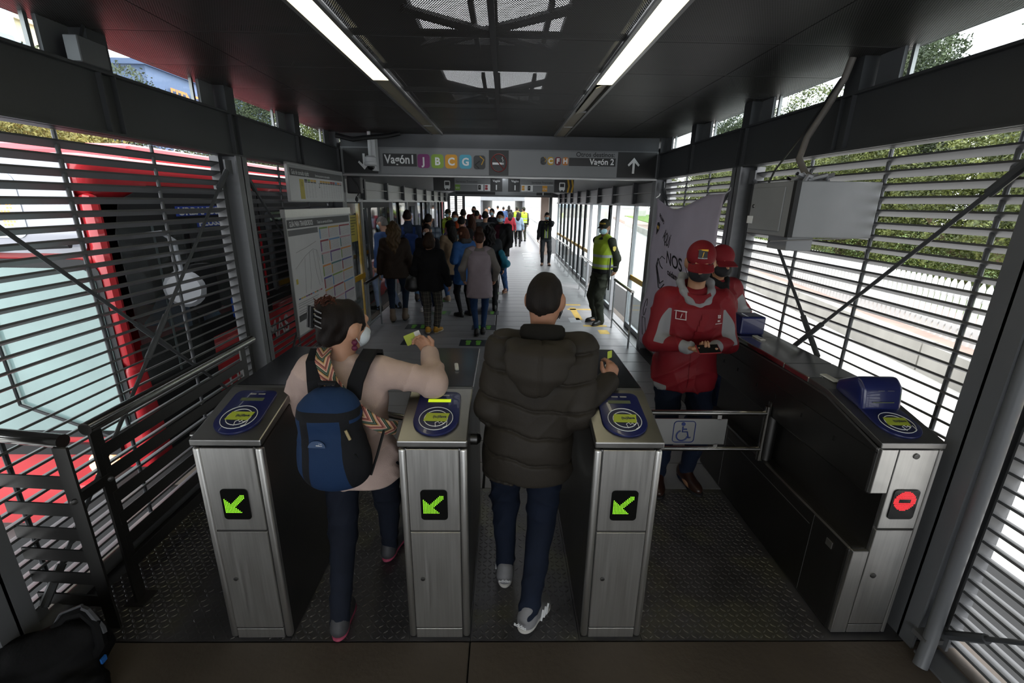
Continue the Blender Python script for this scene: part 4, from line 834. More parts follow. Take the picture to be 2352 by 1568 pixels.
c2 = thing('thin_cable', 'thin black cable hanging straight to the electrical box', 'cable', (1.9, 2.9, 2.8)); MB().path([(1.90, 2.88, 2.70), (1.76, 2.90, 2.42), (1.64, 2.93, 2.21), (1.62, 2.94, 2.135)], .006, 6).build('wire', BLACKM, c2, smooth=True)
c3 = thing('floor_conduit', 'grey conduit pipe running down the near right column to the floor', 'conduit', (1.93, 1.53, 0)); MB().path([(1.985, 1.60, 1.6), (1.985, 1.59, 1.0), (1.98, 1.58, .3), (1.96, 1.56, .12), (1.92, 1.53, .0)], .028, 12).build('pipe', PAINTG, c3, smooth=True); MB().box(1.93, 2.02, 1.55, 1.62, .10, .125).build('clip', ALU, c3)
# ================================================================ BANNER
bn = thing('cloth_banner', 'lilac cloth banner reading Aquí nos cuidamos tied between right columns', 'banner', (1.9, 5, .2)); BAN = M('lilac_cloth', '#c3b9c8', .8, 0, .06, 3., .1, 30.)
NB, NZ = 30, 34; vs, fs = [], []
def bpos(s, t):   # s 0 far (left in view) .. 1 near; t 0 top .. 1 bottom
    y = 5.95-1.83*s; top = 2.10-.16*math.sin(math.pi*min(1, s*1.25))*(1-s)**.4-.02*(1-s); z = top-(top-.22)*t
    x = 1.90+.018*math.sin(s*9+t*4)+.02*math.sin(t*14+s*3)*(1-.5*s)+.05*t*(1-s)*-1
    return Vector((x, y, z))
for i in range(NZ+1):
    for j in range(NB+1): vs.append(bpos(j/NB, i/NZ))
fs = [(i*(NB+1)+j, i*(NB+1)+j+1, (i+1)*(NB+1)+j+1, (i+1)*(NB+1)+j) for i in range(NZ) for j in range(NB)]
b = MB(); b.add(vs, fs); clo = b.build('cloth', BAN, bn, smooth=True); md = clo.modifiers.new('thick', 'SOLIDIFY'); md.thickness = .003
INK = M('banner_ink', '#1c1a20', .7, 0, 0)
def bsurf(s, t): p = bpos(s, t); return Vector((p.x-.006, p.y, p.z))
def btext(st, s0, t0, size, sx=1., shear=0., bold=.003):
    o = text('lettering', st, size, (0, 0, 0), X1, ZU, INK, None, sx=sx, bold=bold); o.parent = bn
    me = o.data
    for v_ in me.vertices:
        a, c = v_.co.x, v_.co.z; s = s0+(a+shear*c)/1.83; t = t0-(c-a*.25)/1.85
        v_.co = bsurf(s, t)-Vector(bn['_loc'])
btext('EQUIPO', .06, .10, .055); btext('AQUÍ', .23, .20, .17, .8); btext('NOS', .38, .34, .21, .9); btext('cuidamos', .40, .415, .10, .85)
bl_ = MB()
def bline(pts, w=.006): bl_.path([bsurf(s, t) for s, t in pts], w, 5)
bline([(.22, .34), (.18, .40), (.27, .53), (.31, .53), (.36, .49)]); bline([(.22, .37), (.20, .40), (.28, .50), (.34, .47)]); bline([(.22, .34), (.28, .38), (.32, .39)]); bline([(.25, .34), (.30, .31), (.36, .32)], .004)
for k in range(7): bline([(.28+.028*k+.014*math.cos(a), .66-.05*math.sin(k*.5)-.016*math.sin(a)) for a in (math.pi, 2.2, 1.57, .9, 0)], .004)
bline([(.1+.03*math.cos(a), .72+.06*math.sin(a)) for a in [i*.5 for i in range(13)]], .004); bline([(.07, .8), (.14, .79), (.15, .92), (.08, .93), (.07, .8)], .004); bl_.build('line_drawing', INK, bn)
sh = MB(); P = [bsurf(.045+.055*a, .145+.075*b)-Vector((.002, 0, 0)) for a, b in ((0, 0), (.5, -.12), (1, 0), (1, .45), (.5, 1), (0, .45))]; sh.add(P, [(0,1,2,3,4,5)]); sh.build('badge', INK, bn)
sh = MB(); P = [bsurf(.05+.045*a, .16+.02*b)-Vector((.004, 0, 0)) for a, b in ((0, 0), (1, 0), (1, 1), (.35, 1), (0, .6))]; sh.add(P, [(0,1,2,3,4)]); sh.build('badge_stripe', YEL, bn)
for p in ((1.9, 5.98, 2.08), (1.9, 4.1, 2.1), (1.86, 5.95, .24)): MB().path([p, (p[0]+.04, p[1], p[2]+.03), (p[0]+.05, p[1]+.02, p[2]+.05)], .006, 5).build('tie', WHITE, bn)
# ================================================================ PLATFORM RAILINGS, FLOOR MARKS
RAILM = M('rail_grey', '#8d9093', .35, .6, .05)
def railing(x, ya, yb, lab, n=2):
    t = thing('platform_railing', lab, 'railing', (x, (ya+yb)/2, 0), 'tubular platform railings')
    MB().tube((x, ya, .81), (x, yb, .81), .024, 12).build('top_tube', POLISH, t, smooth=True); MB().tube((x, ya, .16), (x, yb, .16), .016, 10).build('lower_tube', RAILM, t, smooth=True)
    for k in range(n): y = ya+(yb-ya)*k/(n-1); MB().box(x-.006, x+.006, y-.03, y+.03, 0, .80).build('post', RAILM, t)
railing(1.82, 6.33, 7.42, 'nearest short tubular railing in front of the right glass doors'); railing(1.82, 9.15, 10.95, 'second tubular railing beside the police officer', 3); railing(1.82, 12.95, 16.6, 'long tubular railing beside the man on the phone', 5); railing(-2.07, 6.75, 7.5, 'short tubular railing at the left door beside the poster')
def sticker(x, y, lab, faded=False):
    t = thing('floor_sticker', lab, 'floor sticker', (x, y, 0), 'distance stickers on the floor'); K = M('sticker_black', '#22262b', .45, 0, .15, 20.) if not faded else M('sticker_worn', '#5a6a60', .45, 0, .25, 12.)
    MB().box(x-.2, x+.2, y-.16, y+.16, .0003, .0012).build('panel', K, t); GR = M('footprint_green', '#5f9a35', .5, 0, .15, 15.)
    for s in (-1, 1):
        MB().slab([(s*.075+a*.045, b) for a, b in ((-.6, -.11), (.6, -.11), (.75, -.03), (.55, .0), (1, .05), (.7, .12), (-.7, .12), (-1, .05), (-.55, 0), (-.75, -.03))], (x, y, .0013), X1, YU, .0006).build('footprint', GR, t)
for (x, y, l) in ((-1.302, 6.47, 'footprint floor sticker under the held lime card'), (-1.42, 7.33, 'footprint floor sticker under the yellow shoes'), (-.45, 6.45, 'footprint floor sticker nearest the jacket man'), (-.33, 7.32, 'footprint floor sticker beside the lilac vest woman'), (-.30, 8.38, 'third footprint floor sticker in the queue lane'), (-.28, 9.4, 'fourth footprint floor sticker in the queue lane'), (-.23, 10.3, 'farthest footprint floor sticker near the brown shoes')): sticker(x, y, l)
for (x, y, l) in ((-1.35, 9.43, 'faded floor sticker beside the beige boots'), (-1.2, 8.34, 'faded floor sticker beside the white sneakers')): sticker(x, y, l, True)
PALE = M('pale_sticker', '#b9bcc0', .5, 0, .1); LINEY = M('floor_yellow', '#b89a4a', .6, 0, .2, 10.)
for i, (x, y) in enumerate(((1.30, 6.86), (1.27, 7.88))): MB().box(x-.1, x+.1, y-.16, y+.16, .0003, .001).build('pale_floor_mark', PALE, fl)
for (x, y, w_, d_) in ((1.56, 7.5, .2, .05), (1.63, 7.12, .08, .12), (1.36, 8.4, .06, .5), (1.5, 8.75, .25, .05), (1.42, 9.16, .15, .06)): MB().box(x-w_, x+w_, y-d_, y+d_, .0003, .001).build('yellow_floor_mark', LINEY, fl)
for (x, y) in ((.85, 14.2), (.83, 15.0), (.92, 16.0), (.9, 17.0), (.9, 18.0), (.9, 18.8)): MB().box(x-.18, x+.18, y-.12, y+.12, .0003, .001).build('white_floor_mark', WHITE, fl)
# white railing of the open link on the right
lk = thing('link_railing', 'long white mesh railing along the open walkway in the distance', 'railing', (1.7, 26, 0))
MB().tube((1.62, 19, 1.05), (1.62, 34, 1.05), .03, 8).build('top_tube', PICK, lk); MB().tube((1.62, 19, .12), (1.62, 34, .12), .03, 8).build('lower_tube', PICK, lk)
for k in range(31): MB().box(1.6, 1.64, 19+k*.5-.01, 19+k*.5+.01, 0, 1.05).build('post', PICK, lk)
for k in range(9): MB().box(1.612, 1.628, 19, 34, .2+k*.095, .212+k*.095).build('mesh_bar', PICK, lk)
# ================================================================ PEOPLE: signed-distance bodies meshed with surface nets
def _rot(Rm, d): return d if Rm is None else d @ Rm          # world -> local (Rm columns are local axes)
def sd_eval(pr, X, Y, Z):
    k = pr[0].lstrip('-')
    if k == 'c':
        a, b, ra, rb = np.array(pr[1]), np.array(pr[2]), pr[3], pr[4]; d = b-a; L = max(d@d, 1e-9)
        px, py, pz = X-a[0], Y-a[1], Z-a[2]; t = np.clip((px*d[0]+py*d[1]+pz*d[2])/L, 0, 1)
        return np.sqrt((px-t*d[0])**2+(py-t*d[1])**2+(pz-t*d[2])**2)-(ra+(rb-ra)*t)
    if k in 'eb':
        c, r, Rm = np.array(pr[1]), pr[2], pr[3]; x, y, z = X-c[0], Y-c[1], Z-c[2]
        if Rm is not None: x, y, z = [Rm[0, i]*x+Rm[1, i]*y+Rm[2, i]*z for i in range(3)]
        if k == 'e':
            k0 = np.sqrt((x/r[0])**2+(y/r[1])**2+(z/r[2])**2); k1 = np.sqrt((x/r[0]**2)**2+(y/r[1]**2)**2+(z/r[2]**2)**2)+1e-9
            return k0*(k0-1)/k1
        rd = pr[4]; qx, qy, qz = np.abs(x)-r[0]+rd, np.abs(y)-r[1]+rd, np.abs(z)-r[2]+rd
        return np.sqrt(np.maximum(qx, 0)**2+np.maximum(qy, 0)**2+np.maximum(qz, 0)**2)+np.minimum(np.maximum(qx, np.maximum(qy, qz)), 0)-rd
    if k == 'p':      # stacked elliptical sections (z, cx, cy, rx, ry)
        S = np.array(pr[1]); zz = np.clip(Z, S[0, 0], S[-1, 0]); f = [np.interp(zz, S[:, 0], S[:, i]) for i in range(1, 5)]
        x, y = np.abs(X-f[0])/f[2], np.abs(Y-f[1])/f[3]; q = (x**2.4+y**2.4)**(1/2.4)
        dr = (q-1)*np.minimum(f[2], f[3]); dz = np.maximum(S[0, 0]-Z, Z-S[-1, 0]); rd = pr[2]
        a, b = dr+rd, dz+rd
        return np.minimum(np.maximum(a, b), 0)+np.sqrt(np.maximum(a, 0)**2+np.maximum(b, 0)**2)-rd
def pbounds(pr):
    k = pr[0].lstrip('-')
    if k == 'c':
        a, b = np.array(pr[1]), np.array(pr[2]); r = max(pr[3], pr[4]); return np.minimum(a, b)-r, np.maximum(a, b)+r
    if k in 'eb':
        c = np.array(pr[1]); r = np.array(pr[2]); m = r if pr[3] is None else np.abs(np.array(pr[3]))@r; return c-m, c+m
    S = np.array(pr[1]); return np.array([(S[:, 1]-S[:, 3]).min(), (S[:, 2]-S[:, 4]).min(), S[0, 0]]), np.array([(S[:, 1]+S[:, 3]).max(), (S[:, 2]+S[:, 4]).max(), S[-1, 0]])
def field_mesh(prims, h, disp=None, k=.03, cut=None):
    """prims: (kind, ..., ) unioned with smoothing k; '-kind' subtracts"""
    B = [pbounds(p) for p in prims if not p[0].startswith('-')]; lo = np.min([b[0] for b in B], 0)-3*h-.02; hi = np.max([b[1] for b in B], 0)+3*h+.02
    n = np.ceil((hi-lo)/h).astype(int)+1; ax = [lo[i]+h*np.arange(n[i]) for i in range(3)]
    D = np.full(n, .2, np.float32)
    for p in prims:
        a, b = pbounds(p); m = k+3*h+.02
        i0 = np.clip(np.floor((a-m-lo)/h).astype(int), 0, n-1); i1 = np.clip(np.ceil((b+m-lo)/h).astype(int)+1, 1, n)
        if (i1 <= i0).any(): continue
        sl = tuple(slice(i0[i], i1[i]) for i in range(3)); X, Y, Z = np.meshgrid(*[ax[i][sl[i]] for i in range(3)], indexing='ij', sparse=True)
        d = sd_eval(p, X, Y, Z).astype(np.float32)
        if p[0].startswith('-'): D[sl] = np.maximum(D[sl], -d)
        else:
            o = D[sl]; hh = np.maximum(k-np.abs(o-d), 0)/k; D[sl] = np.minimum(o, d)-hh*hh*k*.25
    if disp is not None or cut is not None:
        X, Y, Z = np.meshgrid(*ax, indexing='ij', sparse=True)
        if disp is not None:
            near = np.abs(D) < .06
            if near.any():
                I = np.nonzero(near); D[I] += disp(ax[0][I[0]], ax[1][I[1]], ax[2][I[2]]).astype(np.float32)
        if cut is not None: D = np.maximum(D, cut(X, Y, Z))
    return surf_nets(D, lo, h)
CORN = np.array([(i, j, k) for i in (0, 1) for j in (0, 1) for k in (0, 1)])
EDG = [(a, b) for a in range(8) for b in range(a+1, 8) if np.abs(CORN[a]-CORN[b]).sum() == 1]
def surf_nets(D, lo, h):
    s = D < 0; n = np.array(D.shape)
    cnt = sum(s[i:n[0]-1+i, j:n[1]-1+j, k:n[2]-1+k].astype(np.int8) for i, j, k in CORN)
    I = np.array(np.nonzero((cnt > 0) & (cnt < 8))).T; N = len(I)
    V = np.stack([D[I[:, 0]+c[0], I[:, 1]+c[1], I[:, 2]+c[2]] for c in CORN], 1); acc = np.zeros((N, 3)); w = np.zeros(N)
    for a, b in EDG:
        va, vb = V[:, a], V[:, b]; m = (va < 0) != (vb < 0); t = np.where(m, va/np.where(m, va-vb, 1), 0)
        acc += m[:, None]*(CORN[a]+t[:, None]*(CORN[b]-CORN[a])); w += m
    P = lo+h*(I+acc/w[:, None]); idx = np.full(n-1, -1, np.int64); idx[I[:, 0], I[:, 1], I[:, 2]] = np.arange(N); F = []
    for axis in range(3):
        sh = [slice(1, -1)]*3; sh[axis] = slice(0, -1); sh2 = list(sh); sh2[axis] = slice(1, None)
        A = s[tuple(sh)]; Bq = s[tuple(sh2)]; E = np.array(np.nonzero(A != Bq)).T
        if not len(E): continue
        neg = A[E[:, 0], E[:, 1], E[:, 2]]; off = np.ones(3, int); off[axis] = 0; E = E+off; u, v = [q for q in range(3) if q != axis]
        def cell(du, dv): c = E.copy(); c[:, u] -= du; c[:, v] -= dv; return idx[c[:, 0], c[:, 1], c[:, 2]]
        q = np.stack([cell(1, 1), cell(0, 1), cell(0, 0), cell(1, 0)], 1); flip = neg if axis != 1 else ~neg
        q = np.where(flip[:, None], q, q[:, ::-1]); q = q[(q >= 0).all(1)]; F.append(q)
    return P, np.concatenate(F)
def zoned(name, base, cols, rough=.65, bump=.08, bs=140.):
    """cloth in several colours; each extra colour shows where its vertex field is positive"""
    m = cloth(base, rough, bump, bs, .06, 5.).copy(); m.name = name; nt = m.node_tree; N, L = nt.nodes, nt.links; b = N['Principled BSDF']
    cur = b.inputs['Base Color'].links[0].from_socket
    for i, c in enumerate(cols):
        at = N.new('ShaderNodeAttribute'); at.attribute_name = 'zone%d' % i; gt_ = N.new('ShaderNodeMath'); gt_.operation = 'GREATER_THAN'; L.new(at.outputs['Fac'], gt_.inputs[0]); gt_.inputs[1].default_value = 0.
        mx = N.new('ShaderNodeMix'); mx.data_type = 'RGBA'; L.new(gt_.outputs[0], mx.inputs[0]); L.new(cur, mx.inputs[6]); mx.inputs[7].default_value = (*hexc(c), 1); cur = mx.outputs[2]
    L.new(cur, b.inputs['Base Color']); return m
def np_mesh(name, V, F, mat, parent, zone=None):
    me = bpy.data.meshes.new(name); n = len(F); me.vertices.add(len(V)); me.vertices.foreach_set('co', np.ascontiguousarray(V, np.float32).ravel())
    me.loops.add(4*n); me.loops.foreach_set('vertex_index', np.ascontiguousarray(F).ravel().astype(np.int32)); me.polygons.add(n)
    me.polygons.foreach_set('loop_start', (np.arange(n)*4).astype(np.int32)); me.polygons.foreach_set('use_smooth', np.ones(n, bool))
    me.update(calc_edges=True); me.validate()
    o = bpy.data.objects.new(name, me); COL.objects.link(o); o.parent = parent
    for m_ in (mat if isinstance(mat, (list, tuple)) else [mat]): me.materials.append(m_)
    for i, zf in enumerate(zone or []): a_ = me.attributes.new('zone%d' % i, 'FLOAT', 'POINT'); a_.data.foreach_set('value', np.ascontiguousarray(zf, np.float32))
    return o
def V3(*a): return np.array(a, float)
def unit(v): v = np.asarray(v, float); return v/max(np.linalg.norm(v), 1e-9)
def ik(a, t, l1, l2, pole):
    a, t = V3(*a), V3(*t); d = t-a; L = np.linalg.norm(d); L2 = min(L, (l1+l2)*.995); u = d/max(L, 1e-6); t = a+u*L2
    x = (l1*l1-l2*l2+L2*L2)/(2*L2); h = math.sqrt(max(l1*l1-x*x, 0)); p = V3(*pole); p = p-u*(p@u)
    return a+u*x+unit(p)*h, t
def rotm(yaw=0, pitch=0, roll=0):
    """columns: local right, forward, up; pitch>0 looks down, yaw>0 turns left"""
    y, p, r = R(yaw), R(-pitch), R(roll)
    Rz = np.array([[math.cos(y), -math.sin(y), 0], [math.sin(y), math.cos(y), 0], [0, 0, 1]]); Rx = np.array([[1, 0, 0], [0, math.cos(p), -math.sin(p)], [0, math.sin(p), math.cos(p)]])
    Ry = np.array([[math.cos(r), 0, math.sin(r)], [0, 1, 0], [-math.sin(r), 0, math.cos(r)]])
    return Rz@Rx@Ry
def wrinkle(amp, sc=1.):
    """cloth folds: warped ridges in two directions that come and go, plus soft lumps"""
    def f(x, y, z):
        w1 = np.sin(x*9+z*5+.6)+.7*np.sin(y*13-z*7+1.1); w2 = np.sin(x*11-z*6+2.)+.7*np.sin(y*10+z*8)
        r1 = (1-np.abs(np.sin(sc*(9*x+19*z+8*y)+1.5*w1)))**2; r2 = (1-np.abs(np.sin(sc*(-21*x+15*z+12*y)+1.6*w2)))**2
        m1 = np.clip(.5+.9*np.sin(7*x+6*y-8*z+.7+w2), 0, 1); m2 = np.clip(.4+.9*np.sin(-6*x+9*y+7*z+2.1+w1), 0, 1)
        return -amp*(1.7*m1*r1+1.5*m2*r2-.7)+amp*.35*np.sin(x*31*sc+z*22*sc+2*np.sin(y*19*sc))
    return f
SKINS = {}
def skin(c): return M('skin_'+c, c, .5, 0, .06, 14., .05, 200.)
def cloth(c, rough=.85, bump=.12, bs=160., var=.1, sc=9.): return M('cloth_'+c+str(bs)+str(rough), c, rough, 0, var, sc, bump, bs, spec=.25)
def hairm(c): return M('hair_'+c, c, .55, 0, .35, 9., .35, 70., stretch=(6, 6, .6), spec=.2)
def hand_prims(w, d, nrm, side, curl=.5, s=1., spread=.12, thumb=.6, point=None):
    """w wrist, d finger direction, nrm palm normal; side +1: thumb towards cross(d,nrm)"""
    d, nrm = unit(d), unit(nrm); nrm = unit(nrm-d*(nrm@d)); a = np.cross(d, nrm)*side; pr = []
    base = w+d*.085*s; Rm = np.stack([a, nrm, d], 1)
    pr.append(('e', w+d*.05*s, (.042*s, .017*s, .055*s), Rm)); pr.append(('b', w+d*.06*s, (.039*s, .013*s, .032*s), Rm, .011*s))
    for i, (o, L) in enumerate(((.030, .070), (.010, .078), (-.011, .073), (-.030, .057))):
        c = curl if not isinstance(curl, (list, tuple)) else curl[i]; p0 = base+a*o*s-d*.012*s; ang = c*.7; dd = unit(d+a*spread*o/.03*.3)
        p = p0; r = .0088*s
        for q, l in enumerate((.45, .32, .26)):
            v = dd*math.cos(ang)+nrm*math.sin(ang); e = p+v*L*l*s*1.08; pr.append(('c', p, e, r, r*.93)); p = e; r *= .93; ang += c*.85
    p = w+d*.022*s+a*.030*s; v = unit(a*.75+d*.75+nrm*.25*thumb); e = p+v*.042*s; pr.append(('c', p, e, .0135*s, .0105*s))
    v2 = unit(a*.15+d*.9+nrm*.6*thumb); e2 = e+v2*.034*s; pr.append(('c', e, e2, .0102*s, .0085*s))
    return pr
def person(label, loc, face, H, top, bottom, shoes, hair, skinc='#a87a62', group=None, female=False, bulk=1., lean=0., side=0., headrot=(0, 0, 0), L=None, Rr=None, Lp=(-.6, -1, -.3), Rp=(.6, -1, -.3), fL=(-.1, 0, 0, 8), fR=(.1, 0, 0, -8), mask=None, cap=None, eyes=False, hv=.014, curl=(.5, .5), palm=None, twist=0., hz=0., vest=None, z0=0., seated=False, fingers=True, shdrop=(0, 0), neck=0., swk=1.):
    """face: 0 looks away from the entrance, 180 towards it. Positions of hands (L, Rr) and feet are in the person's own frame (x right, y forward) for the real size."""
    s = H/1.75; root = thing('person', label, 'person', (loc[0], loc[1], z0), group); yaw = rotm(face)
    def out(name, V, F, mat, parent=root, zone=None):
        return np_mesh(name, V@yaw.T, F, mat, parent, zone)
    hx = .10 if female else .095; P = V3(side*.3, 0, .945*s+hz); lr = R(lean); T = rotm(0, lean, 0)
    def sp(z, y=0): return P+T@V3(side*(z/.53)*.7, y, z*s)
    N = sp(.53); C = sp(.33); sw = (.165 if female else .19)*bulk**.5*s*swk; Tw = rotm(twist, lean, 0)
    sh = {1: N+Tw@V3(sw, 0, -.072*s-shdrop[1]), -1: N+Tw@V3(-sw, 0, -.072*s-shdrop[0])}
    Hr = rotm(*headrot); Hc = N+T@V3(0, .006*s, .072*s+neck)+Hr@V3(0, .012, .088*s); hs = s**.4*1.02
    def hp(x, y, z): return Hc+Hr@(V3(x, y, z)*hs)
    # limbs
    arms, legs = {}, {}
    for sd, tg, pole in ((-1, L, Lp), (1, Rr, Rp)):
        tg = V3(sd*(.27*bulk), .04, .80*s) if tg is None else V3(*tg); arms[sd] = ik(sh[sd], tg, .29*s, .255*s, pole)
    for sd, ft in ((-1, fL), (1, fR)):
        an = V3(ft[0]*1., ft[1], .085*s+ft[2]); kn, an = ik(P+V3(sd*hx*s, 0, -.03), an, .44*s, .425*s, (sd*.15, 1, 0)); legs[sd] = (kn, an, ft)
    # ---- body, one continuous surface
    by = lambda *v: tuple(v)
    prof = [(.70*s, .10*bulk, .09), (.90*s, (.165 if female else .155)*bulk, .115*bulk), (1.08*s, (.125 if female else .145)*bulk, .10*bulk), (1.25*s, .155*bulk, .115), (1.36*s, .145*bulk, .095), (1.44*s, .06, .055)]
    def lprof(pf, z_add=0.):
        o = []
        for (z, rx, ry) in pf:
            if z/s <= .95: c = V3(P[0], P[1], 0)
            else: c = sp(z/s-.945)
            o.append((z+hz if z/s <= .95 else c[2], c[0], c[1], rx*s, ry*s))
        return o
    pr = [('p', lprof(prof[1:]), .03)]
    pr += [('e', Hc, (.073*hs, .092*hs, .108*hs), Hr), ('e', hp(0, .026, -.062), (.056*hs, .066*hs, .060*hs), Hr), ('c', N-V3(0, 0, .05), hp(0, -.022, -.07), .056*s, .052*hs), ('c', hp(0, .086, .012), hp(0, .112, -.028), .010, .014), ('e', hp(.079, -.004, -.012), (.015, .025, .036), rotm(0)@Hr), ('e', hp(-.079, -.004, -.012), (.015, .025, .036), Hr), ('c', hp(-.03, .087, .03), hp(.03, .087, .03), .010, .010), ('c', hp(-.02, .083, -.072), hp(.02, .083, -.072), .009, .009)]
    for sd in (-1, 1):
        el, wr = arms[sd]; kn, an, ft = legs[sd]; hpj = P+V3(sd*hx*s, 0, -.03)
        pr += [('c', N-V3(0, 0, .055), sh[sd], .040*s, .046*s), ('c', sh[sd], el, .05*s, .038*s), ('c', el, wr, .038*s, .026*s), ('c', hpj, kn, .072*s*bulk**.5, .048*s), ('c', kn, an, .046*s, .033*s), ('e', an+V3(0, .06, -.045)*s, (.035*s, .10*s, .03*s), None)]
    V, F = field_mesh(pr, hv, k=.025); body_o = [(V, F)]
    for sd in (-1, 1):
        el, wr = arms[sd]; d = unit(wr-el); pn = V3(-sd, .15, 0) if palm is None or palm.get(sd) is None else V3(*palm[sd][0]); dd = d if palm is None or palm.get(sd) is None else unit(palm[sd][1])
        cu = curl[0] if sd < 0 else curl[1]
        hpz = [('c', el+(wr-el)*.72, wr, .029*s, .026*s)]+hand_prims(wr-dd*.01, dd, pn, sd*1, cu, .98*s)
        body_o.append(field_mesh(hpz, .0052 if hv < .013 else .0068, k=.007))
    Vs, Fs, o_ = [], [], 0
    for V, F in body_o: Vs.append(V); Fs.append(F+o_); o_ += len(V)
    body = out('body', np.concatenate(Vs), np.concatenate(Fs), skin(skinc))
    # ---- trousers
    bl = bottom.get('loose', .014); pr = [('p', lprof([(.80*s, .155*bulk+.0, .115*bulk), (.90*s, (.168 if female else .160)*bulk+.004, .120*bulk+.006), (1.04*s, (.14 if female else .150)*bulk+.004, .108*bulk)]), .03)]
    for sd in (-1, 1):
        kn, an, ft = legs[sd]; hpj = P+V3(sd*hx*s, 0, -.03); bt = an-(an-kn)*bottom.get('short', -.09)
        pr += [('c', hpj, kn, (.086*s+bl*.6)*bulk**.5, .058*s+bl), ('c', kn, bt, .057*s+bl, bottom.get('cuff', .042)*s+bl*.5)]
    wf = wrinkle(bottom.get('w', .0045) if bl > .01 else .0025, 1.3)
    cutz = min(l[1][2] for l in legs.values())
    V, F = field_mesh(pr, hv*.9, disp=wf, k=.02); zone = None; mats = bottom['mat']
    out('trousers', V, F, mats)
    # ---- shoes
    for sd in (-1, 1):
        kn, an, ft = legs[sd]; Rf = rotm(ft[3], ft[4] if len(ft) > 4 else 0, 0); c = an+V3(0, 0, -.085*s); fs = shoes.get('s', 1.)*s
        q = lambda x, y, z: c+V3(0, 0, .0)+Rf@(V3(x, y, z)*fs)
        up = [('e', q(0, .02, .055), (.042*fs, .085*fs, .05*fs), Rf), ('e', q(0, .12, .040), (.046*fs, .085*fs, .036*fs), Rf), ('c', q(0, -.03, .05), q(0, -.02, .095), .042*fs, .040*fs)]
        if shoes.get('boot'): up.append(('c', q(0, -.02, .08), an+(kn-an)*shoes['boot'], .046*fs, .050*fs))
        fh = .007 if hv < .013 else .010
        V, F = field_mesh(up, fh, k=.03, cut=None); V = V[:]; so = out('shoe', V, F, shoes['mat'])
        sl_ = [('e', q(0, -.015, .013), (.040*fs, .062*fs, .019*fs), Rf), ('e', q(0, .06, .012), (.038*fs, .10*fs, .015*fs), Rf), ('e', q(0, .135, .013), (.047*fs, .080*fs, .018*fs), Rf)]
        V, F = field_mesh(sl_, fh, k=.015); out('sole', V, F, shoes['sole'], so)
        if shoes.get('stripe'):
            for kx in range(3):
                a = [q(sd*.050, .03+kx*.03, .03), q(sd*.047, .045+kx*.03, .075)]; b = MB(); b.tube(tuple(yaw@a[0]), tuple(yaw@a[1]), .005, 5); st_ = b.build('stripe', shoes['stripe'], None); st_.parent = so
    # ---- upper garment
    g = top; inf = g.get('inf', .022); ai = g.get('arm', inf); hem = g.get('hem', .84)*s; ex = g.get('flare', .0)
    pf = [(hem, ((.165 if female else .158)*bulk+inf+ex), .118*bulk+inf+ex*.6), (max(hem+.02, .95*s), (.162 if female else .157)*bulk+inf+ex*.5, .116*bulk+inf+ex*.4), (1.10*s, (.135 if female else .150)*bulk+inf, .108*bulk+inf), (1.25*s, .160*bulk+inf, .120+inf), (1.37*s, .165*bulk+inf*.8, .112+inf*.7), (1.43*s, .115, .085), (1.465*s, .078, .068)]
    pr = [('p', lprof(pf), .02)]
    for sd in (-1, 1):
        el, wr = arms[sd]; cl = g.get('sleeve', 1.); we = el+(wr-el)*(cl if cl <= 1 else 1)-unit(wr-el)*.012
        pr += [('c', N+V3(0, 0, -.045), sh[sd], .046*s+inf*.4, .052*s+ai*.6), ('c', sh[sd], el, .054*s+ai*.8, .044*s+ai*.8), ('c', el, we, .044*s+ai*.75, .034*s+ai*g.get('cuffk', .6))]
    if g.get('collar'): pr.append(('c', N-T@V3(0, .0, .02), N+T@V3(0, -.005, g['collar']), .078*s+g.get('collar_r', 0), .070*s+g.get('collar_r', 0)))
    pr += g.get('extra', lambda *a: [])(sp, N, T, s) if g.get('extra') else []
    wf = wrinkle(g.get('w', .005), g.get('wsc', 1.)); qf = g.get('disp')
    dsp = (lambda x, y, z: wf(x, y, z)+qf(x, y, z)) if qf else wf
    gh = g.get('h', hv*.95); V, F = field_mesh(pr, gh, disp=dsp, k=g.get('k', .035)); zone = None
    info = dict(P=P, N=N, C=C, sp=sp, T=T, sh=sh, arms=arms, legs=legs, Hc=Hc, Hr=Hr, hp=hp, s=s, yaw=yaw, loc=loc, root=root, out=out, z0=z0, hs=hs, hv=hv)
    if g.get('zone'): zone = g['zone'](V, info)
    info['topV'] = V; info['top'] = out(g.get('name', 'jacket'), V, F, g['mat'], root, zone)
    if vest:
        pf2 = [(max(z, vest.get('hem', .98)*s), rx+.012, ry+.012) for (z, rx, ry) in pf if z < 1.44*s]
        pf2 = [p for i, p in enumerate(pf2) if i == 0 or p[0] > pf2[i-1][0]]
        pr = [('p', lprof(pf2), .015)]
        for sd in (-1, 1): pr.append(('c', N+V3(sd*.06, 0, -.02), sh[sd]-V3(sd*.03, 0, -.0), .055*s+inf*.7, .058*s+inf*.8))
        V, F = field_mesh(pr, gh, disp=wrinkle(.003), k=.03, cut=None); info['vest'] = out('vest', V, F, vest['mat'], root, vest['zone'](V, info) if vest.get('zone') else None)
    # ---- hair, mask, cap, eyes
    st, hc_ = hair; hm = hairm(hc_); hh = hv*.75
